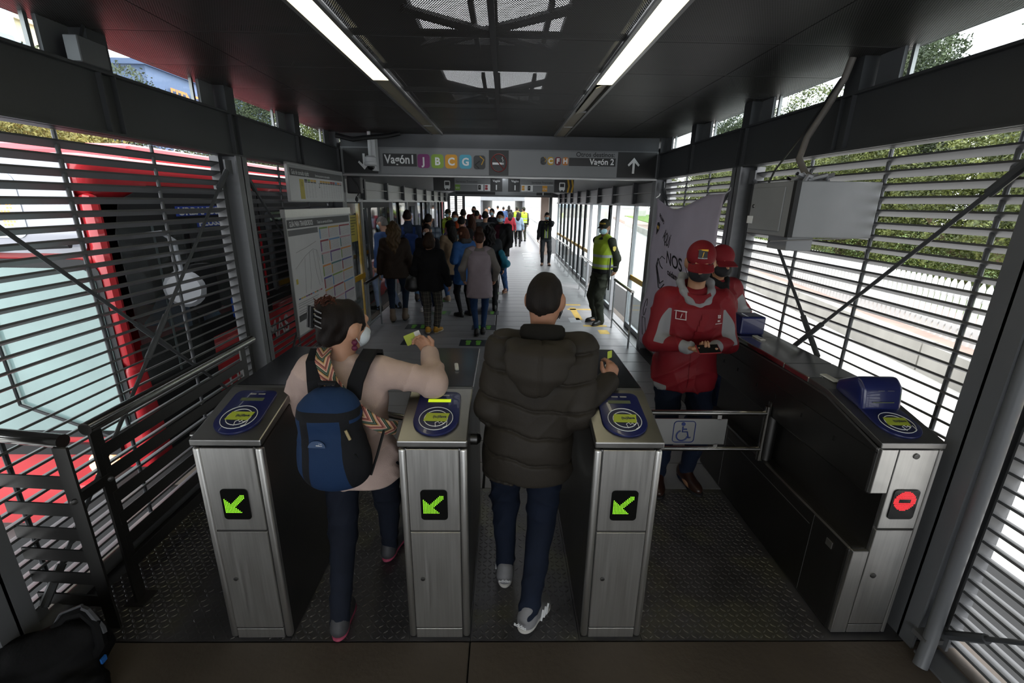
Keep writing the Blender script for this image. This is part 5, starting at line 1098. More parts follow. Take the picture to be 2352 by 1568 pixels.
    if st:
        fz = {'short': -.045, 'crop': -.03}.get(st, -.06); pr = [('e', hp(0, -.010, .016), (.081*hs, .100*hs, .104*hs), Hr)]
        face_cut = [('-e', hp(0, .105, -.062), (.085*hs, .075*hs, .098*hs), Hr), ('-b', hp(0, .03, -.16), (.2, .14, .075), Hr, .02)]
        if st in ('short', 'crop', 'quiff'):
            pr = [('e', hp(0, -.010, .014), (.0785*hs, .0985*hs, .1025*hs), Hr), ('e', hp(0, -.05, -.025), (.066*hs, .050*hs, .058*hs), Hr)]
            face_cut = [('-e', hp(0, .11, -.05), (.080*hs, .080*hs, .105*hs), Hr), ('-b', hp(0, .045, -.115), (.2, .11, .085), Hr@rotm(0, -14, 0), .012), ('-e', hp(.082, .0, -.035), (.016, .028, .045), Hr), ('-e', hp(-.082, .0, -.035), (.016, .028, .045), Hr)]
        if st == 'quiff': pr += [('e', hp(0, .05, .085), (.06*hs, .05*hs, .035*hs), Hr)]
        if st == 'bob': pr += [('e', hp(0, -.045, -.06), (.088*hs, .075*hs, .085*hs), Hr), ('e', hp(.06, 0, -.06), (.03*hs, .06*hs, .07*hs), Hr), ('e', hp(-.06, 0, -.06), (.03*hs, .06*hs, .07*hs), Hr)]; face_cut = face_cut[:1]
        if st in ('long', 'curly'):
            e_ = .02 if st == 'curly' else 0; pr += [('e', hp(0, -.04, -.03), (.094*hs+e_, .085*hs+e_, .10*hs), Hr), ('c', hp(0, -.05, -.06), hp(0, -.085, -.20), .085*hs+e_, .088*hs+e_), ('c', hp(-.02, -.085, -.20), hp(.01, -.10, -.38), .082*hs+e_, .045*hs), ('c', hp(.05, -.06, -.1), hp(.06, -.08, -.30), .05*hs, .03), ('c', hp(-.05, -.06, -.1), hp(-.07, -.08, -.28), .05*hs, .03)]; face_cut = face_cut[:1]
        if st == 'bun': pr += [('e', hp(0, -.06, -.02), (.072*hs, .06*hs, .07*hs), Hr), ('e', hp(.0, -.06, .12), (.055*hs, .05*hs, .045*hs), Hr)]
        if st == 'updo': pr += [('e', hp(-.01, -.085, .03), (.075*hs, .055*hs, .085*hs), Hr), ('e', hp(-.01, -.075, -.055), (.062*hs, .05*hs, .05*hs), Hr)]
        if st == 'pony': pr += [('e', hp(0, -.06, -.03), (.07*hs, .055*hs, .06*hs), Hr), ('c', hp(0, -.10, .0), hp(0, -.13, -.22), .04, .025)]
        amp = {'curly': .012, 'long': .004, 'updo': .005, 'bun': .004}.get(st, .002)
        def hd(x, y, z): return amp*(np.sin(x*110+3*np.sin(z*28))*.6+np.sin(y*90+z*16)*.4)+(.5*amp*np.sin(z*60+x*40) if st == 'curly' else 0)
        V, F = field_mesh(pr+(face_cut if not cap else face_cut), hh, disp=hd, k=.03); info['hair'] = out('hair', V, F, hm)
    if mask:
        pr = [('e', hp(0, .050, -.052), (.066*hs, .066*hs, .058*hs), Hr), ('c', hp(0, .10, -.025), hp(0, .112, -.04), .014, .016), ('-b', hp(0, -.07, -.05), (.2, .1, .2), Hr, .001), ('-b', hp(0, .05, .078), (.2, .2, .07), Hr, .001)]
        V, F = field_mesh(pr, min(hh, .0075), k=.012); mk = out('face_mask', V, F, mask)
        b = MB()
        for sx in (-1, 1):
            for zz in (-.02, -.085): b.path([tuple(yaw@hp(sx*.062, .04, zz)), tuple(yaw@hp(sx*.079, .01, zz*.5-.01)), tuple(yaw@hp(sx*.083, -.02, -.012))], .0022, 4)
        me_o = b.build('ear_loop', mask, None); me_o.parent = mk
    if cap:
        pr = [('e', hp(0, -.004, .040), (.086*hs, .106*hs, .092*hs), Hr), ('-b', hp(0, 0, -.07), (.3, .3, .085), Hr, .001)]
        V, F = field_mesh(pr, min(hh, .008), k=.01); cp = out('cap', V, F, cap); info['cap'] = cp; info['capV'] = V
        pts = []; b = MB(); n_ = 9
        for rr_, lift in ((0., 0.), (1., -.02)):
            for i in range(n_):
                a = R(-62+124*i/(n_-1)); pts.append(hp(math.sin(a)*(.082+rr_*.004), .062*math.cos(a)+.035+rr_*(.085*math.cos(a)**.7 if abs(a) < 1.5 else 0), .026+lift-.022*math.sin(a)**2-.02*rr_*0))
        vs = [tuple(yaw@p) for p in pts]+[tuple(yaw@(p+Hr@V3(0, 0, .006))) for p in pts]; m_ = n_
        fs = [(i, i+1, m_+i+1, m_+i) for i in range(m_-1)]+[(2*m_+i, 3*m_+i, 3*m_+i+1, 2*m_+i+1) for i in range(m_-1)]+[(m_+i, m_+i+1, 3*m_+i+1, 3*m_+i) for i in range(m_-1)]
        b.add(vs, fs); br = b.build('brim', cap if not isinstance(cap, list) else cap[0], None, smooth=True); br.parent = cp
    if eyes:
        for sx in (-1, 1):
            b = MB(); p = yaw@hp(sx*.031, .080, .014); b.lathe([(0, -.011), (.008, -.008), (.0115, 0), (.008, .008), (0, .011)], p, 10); e_ = b.build('eye', M('eye_white', '#cfc8c0', .3, 0, 0), None, smooth=True); e_.parent = root
            b = MB(); p = yaw@hp(sx*.031, .0885, .014); b.lathe([(0, 0), (.0052, .001), (.004, .003), (0, .0035)], p, 10, yaw@(Hr@V3(0, 1, 0))); i_ = b.build('iris', M('iris_brown', '#20140d', .2, 0, 0), None, smooth=True); i_.parent = e_
            b = MB(); b.path([tuple(yaw@hp(sx*(.016+.008*k), .090-.004*k, .036+.004*math.sin(k))) for k in range(4)], .0035, 5); br = b.build('eyebrow', hm, None); br.parent = root
    return info
def local_mb(b, name, mat, I, parent=None, **k):
    """mesh given in the person's own frame"""
    b.v = [tuple(I['yaw']@np.array(p)) for p in b.v]; o = b.build(name, mat, None, **k); o.parent = parent or I['root']; return o
def local_field(pr, name, mat, I, h=.01, parent=None, k=.02, disp=None):
    V, F = field_mesh(pr, h, k=k, disp=disp); return I['out'](name, V, F, mat, parent or I['root'])

def project(V, o, u, v, n, pts, r=.02, lift=.003, lim=9.):
    """lay 2d points (a,b) in the plane o+a*u+b*v onto the outermost surface along n"""
    o, u, v, n = map(np.asarray, (o, u, v, n)); q = V-o; A, B_, Nn = q@u, q@v, q@n; res = []
    for a, b in pts:
        m_ = (np.abs(A-a) < r) & (np.abs(B_-b) < r) & (Nn > -.02) & (Nn < lim)
        h = Nn[m_].max() if m_.any() else 0.
        res.append(o+u*a+v*b+n*(h+lift))
    return res
def decal(I, V, o, u, v, n, pts, name, mat, parent, lift=.003, r=.015, lim=9.):
    P_ = project(V, o, u, v, n, pts, r, lift, lim); b = MB(); b.add([tuple(p) for p in P_], [tuple(range(len(P_)))]); return local_mb(b, name, mat, I, parent)
def decal_text(I, V, st, size, o, u, v, n, mat, parent, align='CENTER', lift=.004, bold=.001, sx=1.):
    t = text('lettering', st, size, (0, 0, 0), (1, 0, 0), (0, 1, 0), mat, None, align, bold=bold, sx=sx, depth=0); me = t.data
    pts = [(p.co.x, p.co.y) for p in me.vertices]; P_ = project(V, o, u, v, n, pts, .012, lift)
    for p, q in zip(me.vertices, P_): p.co = I['yaw']@q
    t.parent = parent; return t
def ribbon(pts, w, nrm, name, mat, I, parent=None, t=.004):
    """flat strap through pts, width along cross(tangent, nrm), with lengthwise uv"""
    pts = [V3(*p) for p in pts]; N_ = len(pts); vs, uv, fs = [], [], []; L_ = 0
    for i, p in enumerate(pts):
        d = unit(pts[min(i+1, N_-1)]-pts[max(i-1, 0)]); n = unit(nrm[i] if isinstance(nrm, list) else nrm); a = unit(np.cross(d, n)); n = np.cross(a, d)
        if i: L_ += np.linalg.norm(p-pts[i-1])
        for q in (-.5, .5): vs.append(p+a*w*q+n*t); uv.append((L_/w, q+.5))
        for q in (-.5, .5): vs.append(p+a*w*q-n*t); uv.append((L_/w, q+.5))
    for i in range(N_-1):
        o = 4*i; fs += [(o, o+1, o+5, o+4), (o+2, o+6, o+7, o+3), (o, o+4, o+6, o+2), (o+1, o+3, o+7, o+5)]
    b = MB(); b.add([tuple(p) for p in vs], fs); o = local_mb(b, name, mat, I, parent); me = o.data; l = me.uv_layers.new(name='strap')
    for lp in me.loops: l.data[lp.index].uv = uv[lp.vertex_index]
    return o

def collar_ring(I, name, mat, rx, ry, back, front, r, cy=0., n=28, flat=1.8):
    """standing collar around the neck; heights relative to the neck base"""
    b = MB(); N = I['N']; pts = []
    for i in range(n):
        t = 2*math.pi*i/n; f = .5+.5*math.sin(t); pts.append((N[0]+rx*math.cos(t), N[1]+cy+ry*math.sin(t), N[2]+back+(front-back)*f))
    vs, fs = [], []
    for i, p in enumerate(pts):
        t = 2*math.pi*i/n; o = V3(math.cos(t), math.sin(t), 0)
        for a in range(8):
            q = 2*math.pi*a/8; vs.append(tuple(V3(*p)+o*r*math.cos(q)*.55+V3(0, 0, 1)*r*flat*math.sin(q)))
    for i in range(n):
        j = (i+1) % n
        for a in range(8): fs.append((i*8+a, j*8+a, j*8+(a+1) % 8, i*8+(a+1) % 8))
    b.add(vs, fs); return local_mb(b, name, mat, I, smooth=True)
# ================================================================ WHO IS THERE
def denim(c, bs=220.): return cloth(c, .85, .12, bs, .16, 10.)
JEAN = denim('#1c2740'); JEANB = denim('#2c4468'); JEANL = denim('#4a6484'); BLK = cloth('#121214'); BLKS = M('shoe_black', '#141414', .4, 0, .1); SOLW = M('sole_white', '#b9b7b2', .6, 0, .06); SOLK = M('sole_black', '#17171a', .7, 0, .06); BRNS = M('shoe_brown', '#5a3524', .4, 0, .12); BLUEMASK = M('mask_blue', '#9fc0cc', .7, 0, .05, 30.); BLKMASK = M('mask_black', '#17171a', .8, 0, .05); WHMASK = M('mask_white', '#c7d0d6', .7, 0, .04)
def sh(mat, sole=SOLK, **k): return dict(mat=mat, sole=sole, **k)
def jeans(m=JEAN, **k): return dict(mat=m, **k)
def plaid(name, base, l1, l2, sc):
    m = M(name, base, .85, 0, 0); nt, N, L, b = nodes_of(m); tc = N.new('ShaderNodeTexCoord'); sp = N.new('ShaderNodeSeparateXYZ'); L.new(tc.outputs['Object'], sp.inputs[0])
    def band(ax, w, off):
        a = N.new('ShaderNodeMath'); a.operation = 'MULTIPLY_ADD'; L.new(sp.outputs[ax], a.inputs[0]); a.inputs[1].default_value = sc; a.inputs[2].default_value = off
        f = N.new('ShaderNodeMath'); f.operation = 'FRACT'; L.new(a.outputs[0], f.inputs[0]); c = N.new('ShaderNodeMath'); c.operation = 'LESS_THAN'; L.new(f.outputs[0], c.inputs[0]); c.inputs[1].default_value = w; return c.outputs[0]
    cur = None
    for ax, w, off, col in ((0, .5, 0, l1), (2, .5, 0, l1), (0, .09, .7, l2), (2, .09, .7, l2)):
        mx = N.new('ShaderNodeMix'); mx.data_type = 'RGBA'; fac = N.new('ShaderNodeMath'); fac.operation = 'MULTIPLY'; L.new(band(ax, w, off), fac.inputs[0]); fac.inputs[1].default_value = .55; L.new(fac.outputs[0], mx.inputs[0])
        if cur is None: mx.inputs[6].default_value = (*hexc(base), 1)
        else: L.new(cur, mx.inputs[6])
        mx.inputs[7].default_value = (*hexc(col), 1); cur = mx.outputs[2]
    L.new(cur, b.inputs['Base Color']); return m
# ---------------------------------------------------------------- woman with the blue backpack
KNIT = cloth('#b9a39a', .9, .25, 240., .06, 14.)
I = person('woman in beige sweater with blue backpack, holding up a lime card at the turnstile', (-.66, 1.93), 0, 1.57, dict(mat=KNIT, name='sweater', inf=.026, flare=.014, arm=.030, hem=.80, w=.007, collar=.0, h=.0085, k=.04), jeans(denim('#171c28'), loose=.014, w=.004, short=-.03), sh(M('sneaker_grey', '#3a3a3d', .6, 0, .2, 30.), M('sole_pink', '#a03f5a', .6, 0, .05), s=1.04), ('updo', '#150f0d'), '#b0856c', female=True, bulk=1.04, side=-.06, lean=3, headrot=(-42, 6, 0), L=(-.20, .22, .92), Rr=(.295, .21, 1.285), Rp=(1., .15, -.12), Lp=(-1, -.3, 0), fL=(-.105, -.235, .015, 6, 8), fR=(.01, .27, .0, -12), mask=WHMASK, hv=.0105, palm={1: ((-.5, -.1, .55), (-.55, .25, .75))}, curl=(.5, .75))
Wm = I
# curls on top, claw clip, earrings
b = MB(); rg = random.Random(4)
for k in range(110):
    th, ph = rg.uniform(0, 6.28), rg.uniform(0, 1); p = I['hp'](-.025+.052*math.cos(th)*ph**.5, -.075+.045*math.sin(th)*ph**.5, .098+.022*(1-ph)); rr_ = rg.uniform(.005, .011); a0 = rg.uniform(0, 6.28); up = rg.uniform(-.003, .003)
    pts = [p+V3(rr_*math.cos(a0+q*.75), rr_*math.sin(a0+q*.75)*.8, up*q+.004*math.sin(q*1.3+a0)) for q in range(8)]; b.path([tuple(x) for x in pts], [.002, .003, .003, .003, .003, .0028, .002, .001], 4)
local_field([('e', I['hp'](-.025, -.075, .085), (.058, .05, .034), I['Hr'])], 'curl_mass', hairm('#35201a'), I, .007, k=.02, disp=lambda x, y, z: .006*np.sin(x*160+2*np.sin(y*90))*np.sin(y*140+z*70))
local_mb(b, 'curls', hairm('#43241a'), I, smooth=True)
b = MB()
for sx in (-1, 1):
    for k in range(4): b.path([tuple(I['hp'](sx*.006-.012, -.155, .085-k*.022)), tuple(I['hp'](sx*.03-.012, -.152, .08-k*.022)), tuple(I['hp'](sx*.042-.012, -.13, .068-k*.022))], .0055, 6)
    b.path([tuple(I['hp'](sx*.012-.012, -.158, .095)), tuple(I['hp'](sx*.013-.012, -.160, .0))], .008, 6)
local_mb(b, 'claw_clip', M('clip_black', '#101012', .2, 0, .05), I, smooth=True)
for k, zz in enumerate((-.065, -.09)): b = MB(); b.lathe([(0, -.014), (.010, -.009), (.014, 0), (.010, .009), (0, .014)], tuple(I['hp'](.083, -.004, zz)), 10); local_mb(b, 'earring', M('earring_plum', '#5a1f3a', .4, 0, .1), I, smooth=True)
# backpack: a thing of its own on her back
def carried(name, lab, cat, I, group=None):
    t = thing(name, lab, cat, (I['loc'][0], I['loc'][1], I['z0']), group); J = dict(I); J['root'] = t
    J['out'] = lambda nm, V, F, mat, parent=None, zone=None: np_mesh(nm, V@I['yaw'].T, F, mat, parent or t, zone); return t, J
bt, J = carried('backpack', 'blue and black school backpack on the woman in the beige sweater', 'backpack', I)
NVY = cloth('#1c3860', .75, .12, 200.); BKB = cloth('#15161a', .8, .15, 200.)
bx_, by_ = -.045, -.225; Rm = rotm(0, -4, -3)
pr = [('b', V3(bx_, by_, 1.03), (.128, .075, .19), Rm, .07), ('e', V3(bx_+.0, by_-.01, .955), (.146, .095, .14), Rm), ('e', V3(bx_, by_+.01, 1.20), (.105, .068, .08), Rm)]
V, F = field_mesh(pr, .008, k=.06, disp=wrinkle(.0025)); x, z = V[:, 0]-bx_, V[:, 2]
a = np.abs(x); e1 = .062+.10*(1.22-z)**2+.05*np.maximum(1.0-z, 0); mn = np.minimum
side_ = mn(mn(a-e1, e1+.034-a), mn(1.19-z, z-.86)); top_ = mn(mn(z-1.165, 1.20-z), .125-a); pocket = mn(mn(x-(e1+.0), 1.15-z), z-.83)
J['out']('bag', V, F, zoned('backpack_cloth', '#182f50', ['#15161a', '#15161a', '#15161a'], .75, .12, 200.), bt, [side_, top_, pocket]); BPV = V
b = MB(); b.path([(bx_-.035, by_+.03, 1.26), (bx_-.03, by_+.005, 1.295), (bx_+.03, by_+.005, 1.295), (bx_+.035, by_+.03, 1.26)], .011, 6); local_mb(b, 'grab_handle', BKB, J, bt, smooth=True)
for sx, dx in ((-1, -.045), (1, -.045)):
    pts = [(sx*.075+dx, -.165, 1.20), (sx*.085+dx, -.14, 1.27), (sx*.105+dx, -.085, 1.335), (sx*.115+dx, -.005, 1.362), (sx*.115+dx, .075, 1.335), (sx*.105+dx, .135, 1.25), (sx*.10+dx, .155, 1.12)]
    ribbon(pts, .062, [V3(0, -1, .35), V3(0, -1, .5), V3(0, -.7, 1), V3(0, 0, 1), V3(0, .7, .8), V3(0, 1, .3), V3(0, 1, 0)], 'shoulder_strap', BKB, J, bt, .009)
decal(J, BPV, V3(bx_-.03, by_, 1.06), V3(1, 0, 0), V3(0, 0, 1), V3(0, -1, 0)*1., [(.035*math.cos(R(q))-.0, .028*math.sin(R(q))) for q in range(0, 181, 15)], 'logo_patch', M('patch_blue', '#2b4468', .5, 0, 0), bt, .004)
decal_text(J, BPV, 'totto', .022, V3(bx_-.03, by_, 1.066), V3(1, 0, 0), V3(0, 0, 1), V3(0, -1, 0), WHITE, bt)
b = MB(); b.tube((bx_+.085, by_-.082, 1.13), (bx_+.10, by_-.084, 1.09), .006, 6); local_mb(b, 'zip_pull', M('pull_tan', '#9a8a66', .5, 0, .1), J, bt)
b = MB(); b.path([(bx_+.11, by_-.075, 1.02), (bx_+.125, by_-.06, .98), (bx_+.13, by_-.05, .93)], .004, 5); local_mb(b, 'zip', BLACKM, J, bt)
# woven sling strap
def zigzag():
    m = M('woven_strap', '#b07a6a', .9, 0, 0); nt, N, L, b = nodes_of(m); uv = N.new('ShaderNodeUVMap'); sp = N.new('ShaderNodeSeparateXYZ'); L.new(uv.outputs[0], sp.inputs[0])
    def mt(op, a, c):
        n = N.new('ShaderNodeMath'); n.operation = op
        for i, x in enumerate((a, c)):
            if isinstance(x, (int, float)): n.inputs[i].default_value = x
            elif x is not None: L.new(x, n.inputs[i])
        return n.outputs[0]
    tri = mt('MULTIPLY', mt('ABSOLUTE', mt('SUBTRACT', sp.outputs[1], .5), None), 1.5); f = mt('FRACT', mt('ADD', mt('MULTIPLY', sp.outputs[0], .85), tri), None)
    r = N.new('ShaderNodeValToRGB'); r.color_ramp.interpolation = 'CONSTANT'; cs = [(0, '#a8685e'), (.18, '#c9b6a2'), (.28, '#1b1a1c'), (.36, '#4f6152'), (.52, '#1b1a1c'), (.60, '#b28a5a'), (.74, '#c9b6a2'), (.82, '#a8685e'), (.93, '#1b1a1c')]
    while len(r.color_ramp.elements) < len(cs): r.color_ramp.elements.new(.5)
    for e, (p, c) in zip(r.color_ramp.elements, cs): e.position = p; e.color = (*hexc(c), 1)
    L.new(f, r.inputs[0]); L.new(r.outputs[0], b.inputs['Base Color']); return m
st_, J = carried('sling_bag_strap', 'woven zigzag sling strap across the back of the beige sweater', 'bag strap', I)
ribbon([(-.115, .06, 1.33), (-.125, -.02, 1.375), (-.11, -.09, 1.35), (-.06, -.165, 1.285), (.0, -.185, 1.215), (.06, -.188, 1.15), (.115, -.180, 1.10), (.16, -.15, 1.06), (.185, -.09, 1.03)], .062, [V3(0, .6, 1), V3(0, -.2, 1), V3(0, -.8, .8), V3(0, -1, .4), V3(0, -1, .15), V3(0, -1, .1), V3(.1, -1, 0), V3(.5, -1, 0), V3(1, -.4, 0)], 'woven_band', zigzag(), J, st_, .004)
b = MB(); b.path([(.15, -.165, 1.055), (.12, -.19, .95), (.09, -.20, .86)], .006, 6); local_mb(b, 'thin_strap', BLACKM, J, st_)
# the lime card
wr = I['arms'][1][1]; cdt = thing('travel_card', 'lime and white travel card held by the woman in the beige sweater', 'card', tuple(V3(I['loc'][0], I['loc'][1], 0)+wr)); hp_ = V3(I['loc'][0], I['loc'][1], 0)+wr+V3(-.075, .055, .055)
u = Vector((.84, .02, .36)).normalized(); vv = Vector((-.36, .10, .84)).normalized(); o = Vector(hp_)-u*.055-vv*.02
MB().slab(rrect(.086, .054, .004), o, u, vv, .001).build('card_face', LIME, cdt); MB().slab(rrect(.03, .053, .003, 5, .056, .0005), o+u.cross(vv)*.0012, u, vv, .0006).build('white_end', WHITE, cdt)
text('lettering', '(tu)llave', .013, o+u*.03+vv*.02+u.cross(vv)*.0015, u, vv, NAVY, cdt, sx=.8)
# ---------------------------------------------------------------- man in the puffer jacket
PUFF = cloth('#2b2722', .6, .10, 150., .10, 5.)
def quilt(x, y, z):
    ph = (z+.10*x+.010*np.sin(x*9)+.006*np.sin(x*37))/.128; d = np.abs(ph-np.round(ph))*.128
    return .0095*np.exp(-(d/.007)**2)-.004*(d/.064)**.5+.0012*np.sin(x*190+z*40)*np.exp(-(d/.02)**2)
def hoodx(sp, N, T, s):
    return [('e', sp(.445, -.155), (.140, .055, .080), rotm(0, 18)), ('e', sp(.375, -.170), (.10, .045, .080), rotm(0, 8)), ('c', sp(.515, -.10)+V3(-.09, 0, 0), sp(.515, -.10)+V3(.09, 0, 0), .034, .034), ('c', sp(.515, -.09)+V3(-.09, .0, 0), sp(.51, .03)+V3(-.105, 0, 0), .030, .026), ('c', sp(.515, -.09)+V3(.09, .0, 0), sp(.51, .03)+V3(.105, 0, 0), .030, .026)]
I = person('man in dark brown quilted puffer jacket walking through the middle lane', (.095, 1.93), -6, 1.71, dict(mat=PUFF, name='puffer_jacket', inf=.045, arm=.034, hem=.785, flare=.006, w=.0018, disp=quilt, h=.0055, k=.03), jeans(denim('#131b2b'), loose=.018, w=.006, short=-.01), sh(M('sneaker_grey2', '#77777a', .6, 0, .12, 20.), SOLW, s=1.06, stripe=WHITE), ('crop', '#17120f'), '#9c7058', bulk=1.06, swk=.9, side=.075, lean=4, headrot=(-14, 10, 0), L=(-.15, .20, 1.02), Rr=(.40, .15, 1.185), Rp=(-.1, -.35, -1), Lp=(-.15, -.8, -.6), fL=(-.085, .10, .0, 4), fR=(.06, -.215, .035, -24, 14), mask=BLKMASK, hv=.0105, palm={1: ((-.55, .15, -.7), (.25, .45, .75))}, curl=(.5, .75))
Mn = I
sp = I['sp']
def hoodfold(x, y, z): return .004*np.sin(z*70+6*x)*.8+.006*np.exp(-((x-.075-.0*z)/.006)**2)
local_field([('e', sp(.455, -.175), (.150, .048, .070), rotm(0, 16)), ('e', sp(.40, -.19), (.125, .042, .075), rotm(0, 10)), ('e', sp(.35, -.19), (.075, .036, .060), rotm(0, 6)), ('c', sp(.495, -.12)+V3(-.11, 0, 0), sp(.495, -.12)+V3(.11, 0, 0), .034, .034), ('c', sp(.495, -.12)+V3(-.11, .0, 0), sp(.46, .04)+V3(-.125, 0, 0), .032, .02), ('c', sp(.495, -.12)+V3(.11, .0, 0), sp(.46, .04)+V3(.125, 0, 0), .032, .02)], 'hood', PUFF, I, .0065, I['top'], k=.03, disp=hoodfold)
collar_ring(I, 'collar', cloth('#15130f', .85, .15, 160.), .086, .088, .025, -.03, .032, -.01, flat=1.4)
V = I['topV']
for sx, lb in ((-1, 'L'), (1, 'R')):
    kn, an, ft = I['legs'][sx]; Rf = rotm(ft[3], ft[4] if len(ft) > 4 else 0); p = an+Rf@V3(0, -.078, -.012)
    t = text('shoe_lettering', 'adidas', .026, (0, 0, 0), (1, 0, 0), (0, 0, 1), WHITE, None, 'CENTER', bold=.0006)
    for q in t.data.vertices: q.co = I['yaw']@(p+Rf@V3(q.co.x, -.004-.0*q.co.y, q.co.z-.02))
    t.parent = I['root']
lc = thing('held_card', 'lime card edge between the fingers of the puffer jacket man', 'card', tuple(V3(I['loc'][0], I['loc'][1], 0)+I['yaw']@I['arms'][1][1])); p = Vector(V3(I['loc'][0], I['loc'][1], 0)+I['yaw']@(I['arms'][1][1]+V3(-.005, .075, .085)))
MB().slab(rrect(.035, .035, .004), p, (.75, .6, 0), (0, .2, 1), .0012).build('card_face', LIME, lc)
# ---------------------------------------------------------------- attendant in red, looking at his phone
REDC = cloth('#6c151d', .6, .08, 120., .08, 4.); GREYC = cloth('#7c7d80', .7, .08, 120., .05); CAPR = cloth('#6a141c', .7, .1, 150., .06)
def redzone(V, I):
    mn, mx = np.minimum, np.maximum; z = np.full(len(V), -1.)
    for sd in (-1, 1):
        s0, (el, wr) = I['sh'][sd], I['arms'][sd]; d = el-s0; L_ = math.sqrt(d@d); t = ((V-s0)@d)/L_; q = V-(s0+np.outer(np.clip(t/L_, 0, 1), d/1.)); r = np.linalg.norm(q, axis=1); inw = q@unit(V3(-sd*.75, .75, 0))
        taper = .030+.06*np.abs(t/L_-.62)**2*(t/L_ < .62)*3
        z = mx(z, mn(mn(t-.20*L_, 1.02*L_-t), mn(.115-r, mn(inw-taper, np.abs(V[:, 0])-.165))))
        d = wr-el; L_ = math.sqrt(d@d); t = ((V-el)@d)/L_; q = V-(el+np.outer(np.clip(t/L_, 0, 1), d)); z = mx(z, mn(t-.80*L_, .08-np.linalg.norm(q, axis=1)))
    hem = V[:, 2].min(); return [mx(z, mn(hem+.055-V[:, 2], V[:, 0]-.15))]
REDZ = zoned('red_jacket_cloth', '#6c151d', ['#7c7d80'], .6, .08, 120.)
def cuffx(sp, N, T, s): return []
I = person('attendant in red jacket and red cap looking down at a phone beside the gate', (1.262, 2.97), 176, 1.745, dict(mat=REDZ, name='red_jacket', inf=.044, arm=.036, cuffk=.25, hem=.79, flare=.012, w=.008, wsc=.75, zone=redzone, h=.0075, k=.03), jeans(denim('#111a2c'), loose=.02, w=.006), sh(M('boot_brown', '#2c1a14', .35, 0, .15), SOLK, boot=.22, s=1.05), ('short', '#1a1512'), '#9c7458', bulk=1.03, swk=.92, lean=2, neck=.035, headrot=(-14, 18, 0), L=(-.075, .27, 1.145), Rr=(.075, .27, 1.145), Lp=(-.7, -.45, -1), Rp=(.8, -.4, -.9), fL=(-.12, -.02, 0, 12), fR=(.10, .03, 0, -10), mask=BLKMASK, cap=CAPR, eyes=True, hv=.0105, palm={-1: ((.35, .1, .8), (.75, .55, -.05)), 1: ((-.35, .1, .8), (-.75, .55, -.05))}, curl=(.75, .75))
hp = I['hp']; pr = []
ring = [(-.098, -.02), (-.09, .04), (-.055, .085), (0, .10), (.055, .085), (.09, .04), (.098, -.02), (.07, -.085), (0, -.11), (-.07, -.085)]
for i in range(len(ring)):
    a, c = ring[i], ring[(i+1) % len(ring)]; zf = lambda q: I['N'][2]+.022+(-.125 if q[1] > .09 else (-.085 if q[1] > .06 else (-.03 if q[1] > 0 else (.02 if q[1] > -.05 else .05))))
    pr.append(('c', V3(a[0], a[1]+I['N'][1], zf(a)), V3(c[0], c[1]+I['N'][1], zf(c)), .024, .024))
local_field(pr, 'hoodie_collar', cloth('#808184', .9, .15, 260.), I, .0075, k=.02, disp=wrinkle(.002))
b = MB()
for sx in (-1, 1): b.path([tuple(hp(sx*.034+.026*math.cos(t), .098-.010*abs(math.cos(t)), .008+.017*math.sin(t))) for t in [2*math.pi*i/14 for i in range(14)]], .0022, 5, True); b.path([tuple(hp(sx*.06, .088, .012)), tuple(hp(sx*.082, .0, .012))], .002, 5)
local_mb(b, 'glasses', BLACKM, I)
V = I['capV']; u, v, n = I['Hr']@V3(-1, 0, 0), I['Hr']@V3(0, 0, 1), I['Hr']@V3(0, 1, 0); o = hp(0, 0, .062)
decal(I, V, o, u, v, n, [(-.026, 0), (.026, 0), (.026, .05), (-.026, .05)], 'cap_badge', M('badge_black', '#0e0e10', .5, 0, 0), I['cap'], .003); decal(I, V, o, u, v, n, [(-.034, .048), (.028, .044), (.028, .054), (-.01, .054)], 'badge_bar', YEL, I['cap'], .005); decal(I, V, o, u, v, n, [(-.004, .012), (0.0, .012), (.006, .04), (.002, .04)], 'badge_stroke', YEL, I['cap'], .005)
decal_text(I, V, 'TRANSMILENIO', .008, o+v*.003, u, v, n, WHITE, I['cap'], lift=.005, bold=.0001)
V = I['topV']; u, v, n = V3(-1, 0, 0), V3(0, 0, 1), V3(0, 1, 0); SILV = M('print_silver', '#b9b0b0', .5, 0, .03)
o = V3(.115, 0, 1.295)
for q in ([(-.03, 0), (.03, 0), (.03, .005), (-.03, .005)], [(-.03, .0), (-.025, 0), (-.025, .05), (-.03, .05)], [(.025, 0), (.03, 0), (.03, .05), (.025, .05)], [(-.042, .052), (.034, .047), (.034, .056), (-.03, .058)], [(-.004, .012), (.0, .012), (.006, .04), (.002, .04)]): decal(I, V, o, u, v, n, q, 'chest_mark', SILV, I['top'], .004, lim=.22)
o = V3(-.125, 0, 1.29)
for r_ in range(4):
    for c_ in range(4):
        if (r_*3+c_*5+r_*c_) % 3: decal(I, V, o, u, v, n, [(-.02+c_*.01, r_*.011), (-.012+c_*.01, r_*.011), (-.012+c_*.01, .009+r_*.011), (-.02+c_*.01, .009+r_*.011)], 'emblem_square', SILV, I['top'], .004, lim=.22)
decal(I, V, o, u, v, n, [(-.025, -.016), (.025, -.016), (.025, -.012), (-.025, -.012)], 'emblem_line', SILV, I['top'], .004, lim=.22)
FLAP = cloth('#6e121a', .6, .08, 120., .05, 4.)
for k in range(14):
    za, zb = .83+k*.036, .83+(k+1)*.036; xo = .0 if k < 11 else .012*(k-10)
    decal(I, V, V3(0, 0, 0), u, v, n, [(-.024+xo, za), (.020+xo, za), (.020+xo, zb), (-.024+xo, zb)], 'zip_flap', FLAP, I['top'], .006, lim=.215, r=.012)
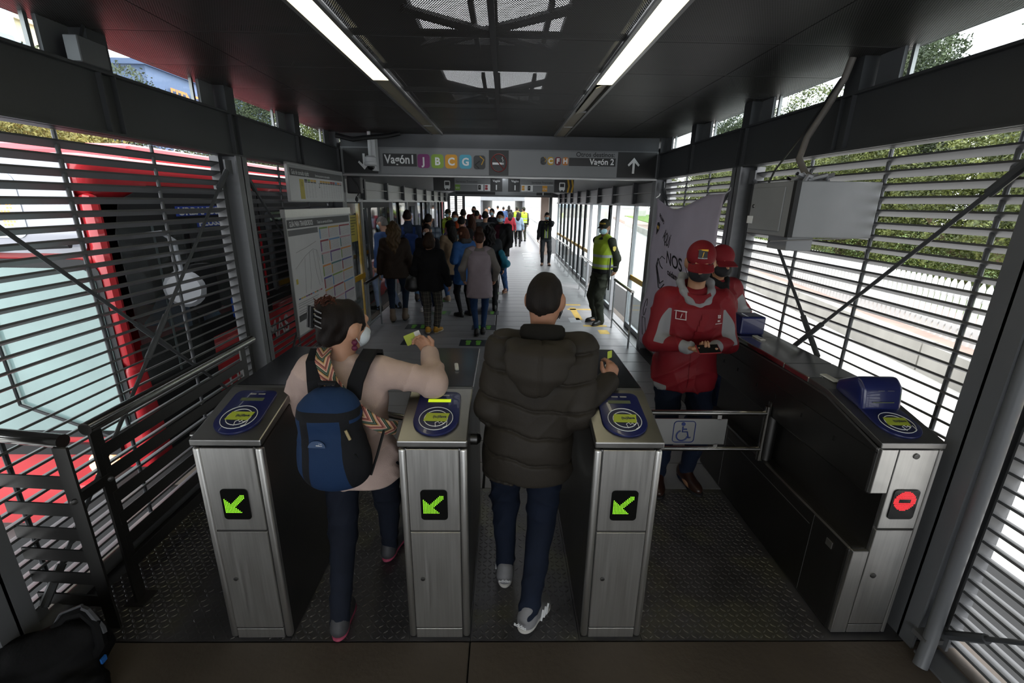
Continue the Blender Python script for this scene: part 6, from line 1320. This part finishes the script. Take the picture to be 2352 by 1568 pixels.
collar_ring(I, 'collar', REDC, .105, .10, .02, -.075, .03, .0)
phn = thing('mobile_phone', 'red cased phone held by the attendant in the red jacket', 'phone', tuple(V3(I['loc'][0], I['loc'][1], 0)+I['yaw']@V3(0, .36, 1.16)))
pc = Vector(V3(I['loc'][0], I['loc'][1], 0)+I['yaw']@V3(-.005, .36, 1.165)); u = Vector((1, .08, .03)).normalized(); vv = Vector((-.05, .75, .45)).normalized()
MB().obox(pc, u*.072, vv*.036, u.cross(vv)*.005).build('case', M('phone_red', '#7a1a1e', .4, 0, .05), phn, .003); MB().obox(pc+u.cross(vv)*.0055, u*.066, vv*.032, u.cross(vv)*.0005).build('screen', BLKD, phn)
I = person('second attendant in red jacket and cap leaning behind the phone attendant', (1.715, 3.64), 205, 1.69, dict(mat=REDZ, name='red_jacket', inf=.042, hem=.80, w=.008, wsc=.75, zone=redzone, h=.011), jeans(JEAN), sh(BLKS), ('short', '#1a1512'), '#9c7458', headrot=(-22, 8, 0), L=(-.13, .05, 1.04), Rr=(.08, .22, 1.02), Lp=(-1, -.2, .1), mask=BLKMASK, cap=CAPR, eyes=True, hv=.014)
local_field([('c', I['N']+V3(-.07, -.05, .03), I['N']+V3(.07, -.05, .03), .05, .05), ('c', I['N']+V3(-.08, .02, .0), I['N']+V3(0, .09, -.05), .035, .03), ('c', I['N']+V3(.08, .02, .0), I['N']+V3(0, .09, -.05), .035, .03)], 'hood', BLK, I, .012)
# ---------------------------------------------------------------- police officer
OLV = cloth('#2c2f27', .8, .12, 150.); VESTM = zoned('reflective_vest', '#8fa52a', ['#8f9496', '#121214', '#b5c93a'], .55, .06, 120.)
def vzone(V, I):
    z = V[:, 2]/I['s']; return [np.maximum(.022-np.abs(z-1.17), .022-np.abs(z-1.01)), .955-z, .875-z]
I = person('police officer in green reflective vest and cap, hands behind the back', (1.66, 7.72), 118, 1.75, dict(mat=OLV, name='uniform_shirt', inf=.022, hem=.88, w=.005), dict(mat=OLV, loose=.026, cuff=.05, w=.008), sh(BLKS, boot=.35), ('short', '#15110e'), '#9a7358', headrot=(28, 6, 0), L=(-.10, -.2, .92), Rr=(.10, -.2, .92), Lp=(-1, -.5, 0), Rp=(1, -.5, 0), fL=(-.11, .05, 0, 12), fR=(.11, -.03, 0, -10), mask=BLUEMASK, cap=cloth('#26281f', .8, .1, 150.), eyes=True, hv=.0125, vest=dict(mat=VESTM, zone=vzone, hem=.86))
V = I['capV']; decal_text(I, V, 'POLICIA', .030, I['hp'](0, 0, .058), I['Hr']@V3(-1, 0, 0), I['Hr']@V3(0, 0, 1), I['Hr']@V3(0, 1, 0), M('gold_thread', '#c7a637', .5, 0, 0), I['cap'], lift=.005, bold=.001)
b = MB(); b.slab([(-.035, .03), (0, .04), (.035, .03), (.03, -.02), (0, -.045), (-.03, -.02)], tuple(I['sh'][-1]+V3(-.075, 0, -.10)), (0, -1, 0), (0, 0, 1), .003); local_mb(b, 'sleeve_badge', M('badge_gold', '#a8963c', .5, 0, .1), I)
bt_, J = carried('police_baton', 'black side-handle baton hanging at the hip of the officer', 'baton', I); b = MB(); b.tube((-.215, .02, 1.15), (-.225, .03, .62), .014, 8); b.tube((-.22, .02, 1.0), (-.24, -.10, 1.0), .014, 8); local_mb(b, 'shaft', BLACKM, J, bt_, smooth=True)
# ---------------------------------------------------------------- man on the phone by the far railing
ZIPM = cloth('#17181a', .8); LIMEZ = cloth('#a3b83a', .7)
I = person('man with phone at his ear in black jacket with lime zip, by the right railing', (1.36, 15.3), 176, 1.71, dict(mat=ZIPM, name='jacket', inf=.026, hem=.88, w=.004), jeans(cloth('#2a2c30')), sh(M('shoe_tan', '#6a4c3a', .5, 0, .1)), ('quiff', '#15110e'), '#a87a60', headrot=(6, 12, 0), L=(-.10, .10, 1.49), Lp=(-.5, .35, -1), fL=(-.12, .02, 0, 10), fR=(.1, .0, 0, -8), mask=BLUEMASK, eyes=True, hv=.015)
V = I['topV']
for sx in (-1, 1): decal(I, V, V3(sx*.045, 0, 0), V3(-1, 0, 0), V3(0, 0, 1), V3(0, 1, 0), [(-.008, .9), (.008, .9), (.008, 1.1), (.008, 1.3), (.008, 1.40), (-.008, 1.40), (-.008, 1.3), (-.008, 1.1)], 'lime_zip', LIMEZ, I['top'], .005)
decal(I, V, V3(0, 0, 0), V3(-1, 0, 0), V3(0, 0, 1), V3(0, 1, 0), [(-.035, .9), (.035, .9), (.035, 1.1), (.035, 1.36), (-.035, 1.36), (-.035, 1.1)], 'grey_shirt', cloth('#6f7275'), I['top'], .004)
# ---------------------------------------------------------------- the queue
G = 'people queueing on the platform'
I = person('woman with long wavy brown hair in brown jacket and heeled ankle boots', (-1.80, 7.58), 4, 1.68, dict(mat=cloth('#261c15', .7), name='jacket', inf=.032, hem=.80, flare=.015, w=.006), jeans(denim('#15202f'), loose=.004, cuff=.036), sh(M('boot_taupe', '#5b4c3f', .6, 0, .1), SOLK, boot=.28), ('curly', '#4a3a28'), group=G, female=True, bulk=1.05, headrot=(8, 4, 0), fL=(-.09, .0, .02, 4), fR=(.10, .10, .02, -4), hv=.014)
I = person('woman in black sweater with tan elbow patches, plaid trousers and yellow shoes', (-1.13, 6.93), -4, 1.55, dict(mat=cloth('#0f0f11', .9), name='sweater', inf=.038, hem=.78, flare=.01, w=.005), dict(mat=plaid('plaid_trousers', '#3a3836', '#26241f', '#8a857c', 16.), loose=.016, cuff=.052, short=.12), sh(M('shoe_yellow', '#a87c24', .6, 0, .1), M('sole_cream', '#9a917f', .6, 0, .05)), ('bob', '#2a1d14'), group=G, female=True, bulk=1.1, headrot=(0, 8, 0), fL=(-.05, -.05, .02, 6, 5), fR=(.06, .06, .0, -18), hv=.0125)
PATCH = cloth('#8a6a48')
for sx in (-1, 1):
    el = I['arms'][sx][0]; b = MB(); b.lathe([(0, .012), (.03, .010), (.04, 0), (.0, -.004)], tuple(el+V3(sx*.02, -.052, 0)), 14, (sx*.3, -1, 0)); local_mb(b, 'elbow_patch', PATCH, I, I['top'], smooth=True)
hb, J = carried('handbag', 'black handbag hanging at the left of the plaid trousers woman', 'handbag', I); local_field([('e', V3(-.27, -.02, .80), (.11, .07, .12), None), ('e', V3(-.27, -.02, .74), (.13, .08, .08), None)], 'bag', M('bag_black_leather', '#101012', .4, 0, .1), J, .012, hb); b = MB(); b.path([(-.25, 0, .9), (-.22, .0, 1.1), (-.17, 0, 1.29)], .009, 6); local_mb(b, 'strap', BLKS, J, hb)
I = person('woman in lilac sleeveless coat with grey sleeves and pink headband', (-.375, 6.88), 4, 1.60, dict(mat=[cloth('#6f6a66', .9, .2, 220.)], name='sweater', inf=.020, hem=.9, w=.004), jeans(denim('#1f3558'), loose=.003, cuff=.036), sh(BLKS), ('bun', '#35211a'), group=G, female=True, bulk=1.1, headrot=(6, 6, 0), L=(-.24, .10, .86), Rr=(.24, .10, .86), fL=(-.05, -.06, .01, 3), fR=(.05, .05, .0, -3), hv=.0125)
N, s = I['N'], I['s']; sp = I['sp']; pf = [(.66, .225, .175), (.85, .215, .172), (1.08, .195, .160), (1.25, .212, .165), (1.36, .195, .145), (1.43, .12, .10)]
local_field([('p', [(z*s, sp(max(0, z-.945))[0], sp(max(0, z-.945))[1], rx*s, ry*s) for z, rx, ry in pf], .02), ('c', N+V3(-.1, 0, -.03), N+V3(-.15, 0, -.05), .06, .06), ('c', N+V3(.1, 0, -.03), N+V3(.15, 0, -.05), .06, .06)], 'sleeveless_coat', cloth('#8d8188', .85, .08, 150., .05), I, .012, k=.03, disp=wrinkle(.003))
b = MB(); b.path([tuple(I['hp'](.083*math.cos(t), .100*math.sin(t)-.008, .005+.03*math.sin(t))) for t in [2*math.pi*i/24 for i in range(24)]], .010, 6, True); local_mb(b, 'headband', cloth('#9a6078'), I, smooth=True)
I = person('woman in bright blue cardigan with auburn hair and dark scarf', (-.70, 8.1), 40, 1.58, dict(mat=cloth('#33598f', .9, .2, 220.), name='cardigan', inf=.035, hem=.66, flare=.01, w=.006), jeans(BLK, loose=.002, cuff=.036), sh(BLKS), ('bob', '#4a2a1c'), group=G, female=True, bulk=1.1, L=(-.12, .2, 1.05), Rr=(.12, .2, 1.05), mask=BLUEMASK, headrot=(30, 8, 0), hv=.015)
local_field([('c', I['N']+V3(-.06, -.05, .02), I['N']+V3(.06, -.05, .02), .05, .05), ('c', I['N']+V3(.06, .04, .0), I['N']+V3(-.06, .04, .0), .045, .045)], 'scarf', plaid('scarf_print', '#1d1d20', '#2c2c30', '#77777a', 40.), I, .014)
I = person('woman in beige trench coat and black beanie with a blue tote bag', (-1.08, 9.40), 30, 1.60, dict(mat=cloth('#83705a', .7, .08, 140., .06), name='trench_coat', inf=.036, hem=.62, flare=.02, w=.006, collar=.02), jeans(JEANB), sh(M('boot_beige', '#8a7660', .6, 0, .1), SOLW, boot=.12), ('long', '#151210'), group=G, female=True, bulk=1.08, L=(-.12, .22, 1.1), Rr=(.12, .22, 1.1), fR=(.12, .0, 0, -20), headrot=(10, 6, 0), hv=.015)
local_field([('e', I['hp'](0, -.01, .05), (.098, .112, .10), I['Hr']), ('-b', I['hp'](0, 0, -.09), (.3, .3, .09), I['Hr'], .001)], 'beanie', cloth('#131315', .95, .3, 120.), I, .012)
tb, J = carried('tote_bag', 'large blue tote bag hanging beside the trench coat woman', 'tote bag', I); local_field([('b', V3(-.30, .02, .72), (.045, .16, .20), None, .04), ('e', V3(-.31, .02, .62), (.07, .19, .12), None)], 'bag', cloth('#1c2c66', .6, .1, 100.), J, .014, tb, disp=wrinkle(.008)); b = MB(); b.path([(-.29, .02, .9), (-.22, 0, 1.2), (-.13, -.02, 1.40)], .012, 6); local_mb(b, 'strap', cloth('#1c2c66', .6, .1, 100.), J, tb)
I = person('man in blue plaid shirt with dark cap of hair, seen from behind', (-1.60, 9.85), 10, 1.75, dict(mat=plaid('plaid_shirt', '#7d8894', '#26384f', '#16202f', 9.), name='shirt', inf=.024, hem=.82, w=.005), jeans(JEAN), sh(BLKS, SOLW), ('short', '#14110f'), group=G, headrot=(-18, 5, 0), hv=.015)
I = person('tall man with blue backpack in navy patterned sweater, short dark hair', (-1.93, 9.35), 6, 1.83, dict(mat=cloth('#2c3648', .9, .25, 60.), name='sweater', inf=.022, hem=.86, w=.005, collar=.03), jeans(JEANL, loose=.02), sh(M('boot_dark', '#2a1f1a', .5, 0, .1), SOLK, boot=.2), ('crop', '#1d1511'), '#b08468', group=G, headrot=(6, 4, 0), fL=(-.13, .0, 0, 10), fR=(.13, .0, 0, -12), mask=BLUEMASK, hv=.015)
tb, J = carried('backpack', 'plain blue drawstring backpack on the tall man in the navy sweater', 'backpack', I); local_field([('b', V3(.07, -.22, 1.20), (.13, .06, .19), rotm(0, 0, 8), .05), ('e', V3(.08, -.22, 1.1), (.15, .08, .13), None)], 'bag', cloth('#22386a', .7, .1, 140.), J, .014, tb, k=.05, disp=wrinkle(.006))
for sx in (-1, 1): ribbon([(sx*.10+.03, -.165, 1.36), (sx*.11+.02, -.07, 1.50), (sx*.11, .03, 1.505), (sx*.11, .12, 1.38)], .05, [V3(0, -1, .5), V3(0, -.5, 1), V3(0, .2, 1), V3(0, 1, .3)], 'strap', cloth('#22386a', .7, .1, 140.), J, tb, .006)
I = person('grey haired man in blue shirt stepping towards the bus door', (-2.2, 8.55), 70, 1.72, dict(mat=cloth('#33486f', .85), name='shirt', inf=.026, hem=.84, w=.005), jeans(cloth('#6a7890')), sh(BLKS), ('short', '#6d6a68'), '#b28a74', group=G, mask=BLUEMASK, headrot=(0, 10, 0), fL=(-.1, .15, 0, 0), fR=(.1, -.15, .02, 0), hv=.016)
I = person('woman with tied dark hair looking down beside the blue backpack man', (-1.72, 10.35), 165, 1.64, dict(mat=cloth('#2a2226'), name='jacket', inf=.026, hem=.8), jeans(JEANL), sh(BLKS), ('pony', '#1b1412'), '#b88e78', group=G, female=True, L=(-.06, .22, 1.25), Rr=(.06, .22, 1.25), headrot=(20, 24, 0), eyes=True, hv=.018)
I = person('woman with long dark fringe and pale mask facing the entrance', (-1.42, 8.55), 175, 1.60, dict(mat=cloth('#1c1b1f'), name='coat', inf=.03, hem=.8), jeans(JEAN), sh(M('shoe_pale', '#a9a3a6', .6, 0, .06), SOLW), ('long', '#1a1013'), '#b88e78', group=G, female=True, mask=WHMASK, eyes=True, headrot=(10, 10, 0), L=(-.08, .2, 1.0), Rr=(.08, .2, 1.0), hv=.016)
ORG = cloth('#a8441f', .8); JER = plaid('football_jersey', '#b9b4b4', '#a84a28', '#3a3f86', 3.)
I = person('masked man with orange scarf and striped jersey facing the entrance', (-1.22, 11.6), 170, 1.77, dict(mat=JER, name='jersey', inf=.024, hem=.84), jeans(JEAN), sh(BLKS), ('quiff', '#2a201b'), '#9c6c54', group=G, mask=BLUEMASK, eyes=True, headrot=(8, 8, 0), hv=.018)
local_field([('c', I['N']+V3(-.07, .0, .03), I['N']+V3(.07, .0, .03), .06, .06), ('c', I['N']+V3(-.06, .08, 0), I['N']+V3(-.07, .13, -.3), .05, .045), ('c', I['N']+V3(.06, .08, 0), I['N']+V3(.09, .13, -.34), .05, .045)], 'scarf', ORG, I, .018)
I = person('masked man in black jacket and maroon sweater with jeans and brown shoes', (-.10, 10.55), 150, 1.82, dict(mat=zoned('open_jacket', '#151516', ['#3c1522'], .8), name='jacket', inf=.036, hem=.78, w=.006, zone=lambda V, I: [np.minimum(np.minimum(.075-np.abs(V[:, 0]-.01), V[:, 1]-.05), I['N'][2]-.02-V[:, 2])]), jeans(JEANB, loose=.02), sh(BRNS, M('sole_tan', '#8a6a52', .6, 0, .05)), ('short', '#17120f'), '#9a6c52', group=G, bulk=1.08, headrot=(28, 14, 0), L=(-.20, .12, .93), Rr=(.20, .10, .93), Lp=(-1, -.6, 0), fL=(-.16, .0, 0, 14), fR=(.12, .06, 0, -14), mask=BLUEMASK, eyes=True, hv=.014)
tb, J = carried('backpack', 'black backpack behind the maroon sweater man', 'backpack', I); local_field([('b', V3(-.02, -.24, 1.2), (.15, .08, .22), None, .06)], 'bag', BKB, J, .018, tb, disp=wrinkle(.005))
I = person('man in charcoal coat with dark hair seen from behind in mid queue', (-.50, 12.0), 8, 1.78, dict(mat=cloth('#2f3236'), name='coat', inf=.03, hem=.8), jeans(BLK), sh(BLKS), ('short', '#12100f'), group=G, headrot=(-10, 4, 0), hv=.018)
I = person('woman with dark curly hair carrying a teal bag behind the lilac coat woman', (-.28, 8.55), 6, 1.60, dict(mat=cloth('#22262a'), name='jacket', inf=.03, hem=.82), jeans(BLK), sh(BLKS), ('curly', '#151214'), group=G, female=True, hv=.016)
tb, J = carried('teal_bag', 'teal and green shoulder bag beside the lilac coat woman', 'bag', I); local_field([('b', V3(.25, -.02, 1.0), (.06, .13, .17), rotm(0, 0, -22), .04), ('e', V3(.30, -.02, .90), (.09, .15, .08), None)], 'bag', cloth('#1f6478', .7, .1, 120.), J, .015, tb, disp=wrinkle(.008)); b = MB(); b.path([(.2, 0, 1.13), (.16, 0, 1.25), (.12, 0, 1.34)], .012, 6); local_mb(b, 'strap', cloth('#2f6a54'), J, tb)
REST = [('person in black coat with black hair behind the auburn haired woman', (-.95, 10.3), 8, 1.70, '#17171a', JEAN, 'short', '#100e0e', None, False),
 ('woman with brown hair in dark jacket in the middle of the queue', (-.82, 11.7), 12, 1.68, '#232024', JEAN, 'long', '#3a2218', None, True),
 ('man in white collared dark suit with cropped hair in the queue', (-1.20, 13.6), 4, 1.80, '#1b1d22', BLK, 'crop', '#14100e', None, False),
 ('person in pale grey top with dark hat hair near the far opening', (-.90, 15.2), -10, 1.74, '#77787a', BLK, 'short', '#1b1a1c', None, False),
 ('man in red top facing the entrance at the back of the queue', (-1.15, 17.6), 170, 1.84, '#6a1a22', JEAN, 'short', '#17120f', BLKMASK, False),
 ('person in dark top behind the maroon sweater man', (-.42, 15.6), 160, 1.80, '#1c1c22', JEAN, 'short', '#14110f', BLUEMASK, False),
 ('woman in red top with long dark hair walking away', (.24, 21.6), 0, 1.58, '#7c1f2a', BLK, 'long', '#150f0f', None, True),
 ('woman in pale denim jacket and black leggings walking away', (.62, 21.9), -4, 1.57, '#76889a', BLK, 'long', '#160f10', None, True),
 ('white shirted person far ahead in the second wagon', (-.50, 33.0), 4, 1.76, '#c4c6c6', BLK, 'short', '#1b1714', None, False),
 ('person in blue far ahead in the second wagon', (-.10, 31.0), 0, 1.72, '#34486a', JEAN, 'short', '#1b1714', None, False),
 ('person in black far ahead in the second wagon', (.28, 33.5), 0, 1.78, '#16171c', BLK, 'long', '#1b1714', None, True),
 ('person in grey far ahead beside the left wall of the second wagon', (-1.05, 31.5), 180, 1.72, '#5a5c60', JEAN, 'short', '#241a14', BLUEMASK, False),
 ('person in pale lilac coat halfway along the open link', (-.95, 24.0), 10, 1.66, '#9a98ae', JEANL, 'long', '#6a4a34', None, True)]
for (lab, loc, fc, H_, tc_, bm_, hs_, hc_, mk_, fem) in REST:
    person(lab, loc, fc, H_, dict(mat=cloth(tc_), name='jacket', inf=.028, hem=.82), jeans(bm_), sh(BLKS), (hs_, hc_), group=G, female=fem, mask=mk_, eyes=fc > 90, fL=(-.09, .06, 0, 4), fR=(.09, -.06, 0, -4), hv=.018 if loc[1] < 18 else .022)
for (lab, loc, fc) in (('police officer in yellow vest standing in the queue by the left doors', (-1.75, 14.6), 150), ('police officer in yellow vest on the open link with white cap', (1.0, 25.0), 20), ('second police officer in yellow vest on the open link', (.68, 26.5), -10)):
    person(lab, loc, fc, 1.76, dict(mat=OLV, name='uniform_shirt', inf=.022, hem=.88), dict(mat=OLV, loose=.02), sh(BLKS), ('short', '#15110e'), '#9a7358', group='distant police officers', cap=cloth('#26281f', .8, .1, 150.), mask=BLUEMASK if fc > 90 else None, hv=.02, vest=dict(mat=VESTM, zone=vzone, hem=.90))
# bus driver
I = person('bus driver in light blue shirt sitting at the side window of the bus', (-3.12, 4.42), 178, 1.72, dict(mat=cloth('#7f97b8', .8, .1, 140., .05), name='shirt', inf=.02, hem=.9, w=.005, sleeve=.1), jeans(BLK), sh(BLKS), ('short', '#151110'), '#a87a60', group=None, Rr=(.28, .30, .62), L=(-.22, .12, .50), fL=(-.12, .35, .0, 0), fR=(.12, .35, .0, 0), hz=-.46, hv=.016, z0=.10)
# ---------------------------------------------------------------- black rucksack and gear in the corner
bg_ = thing('black_rucksack', 'black rucksack with straps lying in the dark lower left corner', 'bag', (-1.84, 1.47, 0)); J = dict(yaw=np.eye(3), root=bg_, out=lambda nm, V, F, mat, parent=None, zone=None: np_mesh(nm, V, F, mat, parent or bg_, zone))
GEAR = M('gear_black', '#040405', .75, 0, .2, 12., .2, 60., spec=.2)
local_field([('e', V3(-.03, .02, .13), (.17, .13, .13), rotm(20)), ('e', V3(-.16, .0, .10), (.16, .14, .11), None), ('b', V3(.04, -.05, .07), (.14, .10, .07), rotm(-25, 0, 8), .04), ('e', V3(.05, .04, .17), (.10, .08, .12), None), ('e', V3(-.10, -.2, .08), (.2, .12, .09), None)], 'bag', GEAR, J, .012, bg_, k=.05, disp=wrinkle(.007))
b = MB(); b.path([(.10, .0, .10), (.155, .02, .19), (.13, .05, .27), (.07, .07, .31), (.0, .07, .29), (-.05, .05, .24)], .022, 8); local_mb(b, 'padded_strap', GEAR, J, bg_, smooth=True)
b = MB(); b.path([(.07, .07, .33), (.10, .06, .33), (.155, .045, .25), (.16, .04, .23)], .011, 6); b.path([(-.08, .05, .22), (-.02, .06, .31), (.07, .07, .345)], .006, 6); local_mb(b, 'webbing', M('webbing_grey', '#3a3b3f', .6, 0, .1), J, bg_, smooth=True)
b = MB(); b.obox((-.06, .03, .235), (.02, .005, .012), (-.004, .014, 0), (0, 0, .006)); local_mb(b, 'buckle', ALU, J, bg_); b = MB(); b.obox((.165, .0, .13), (.004, 0, 0), (0, .012, 0), (0, 0, .012)); local_mb(b, 'blue_tag', M('tag_blue', '#1f5aa0', .5, 0, 0), J, bg_)
text('lettering', 'MI', .045, (-1.70, 1.345, .05), (.75, .1, .55), (-.55, 0, .75), WHITE, bg_)
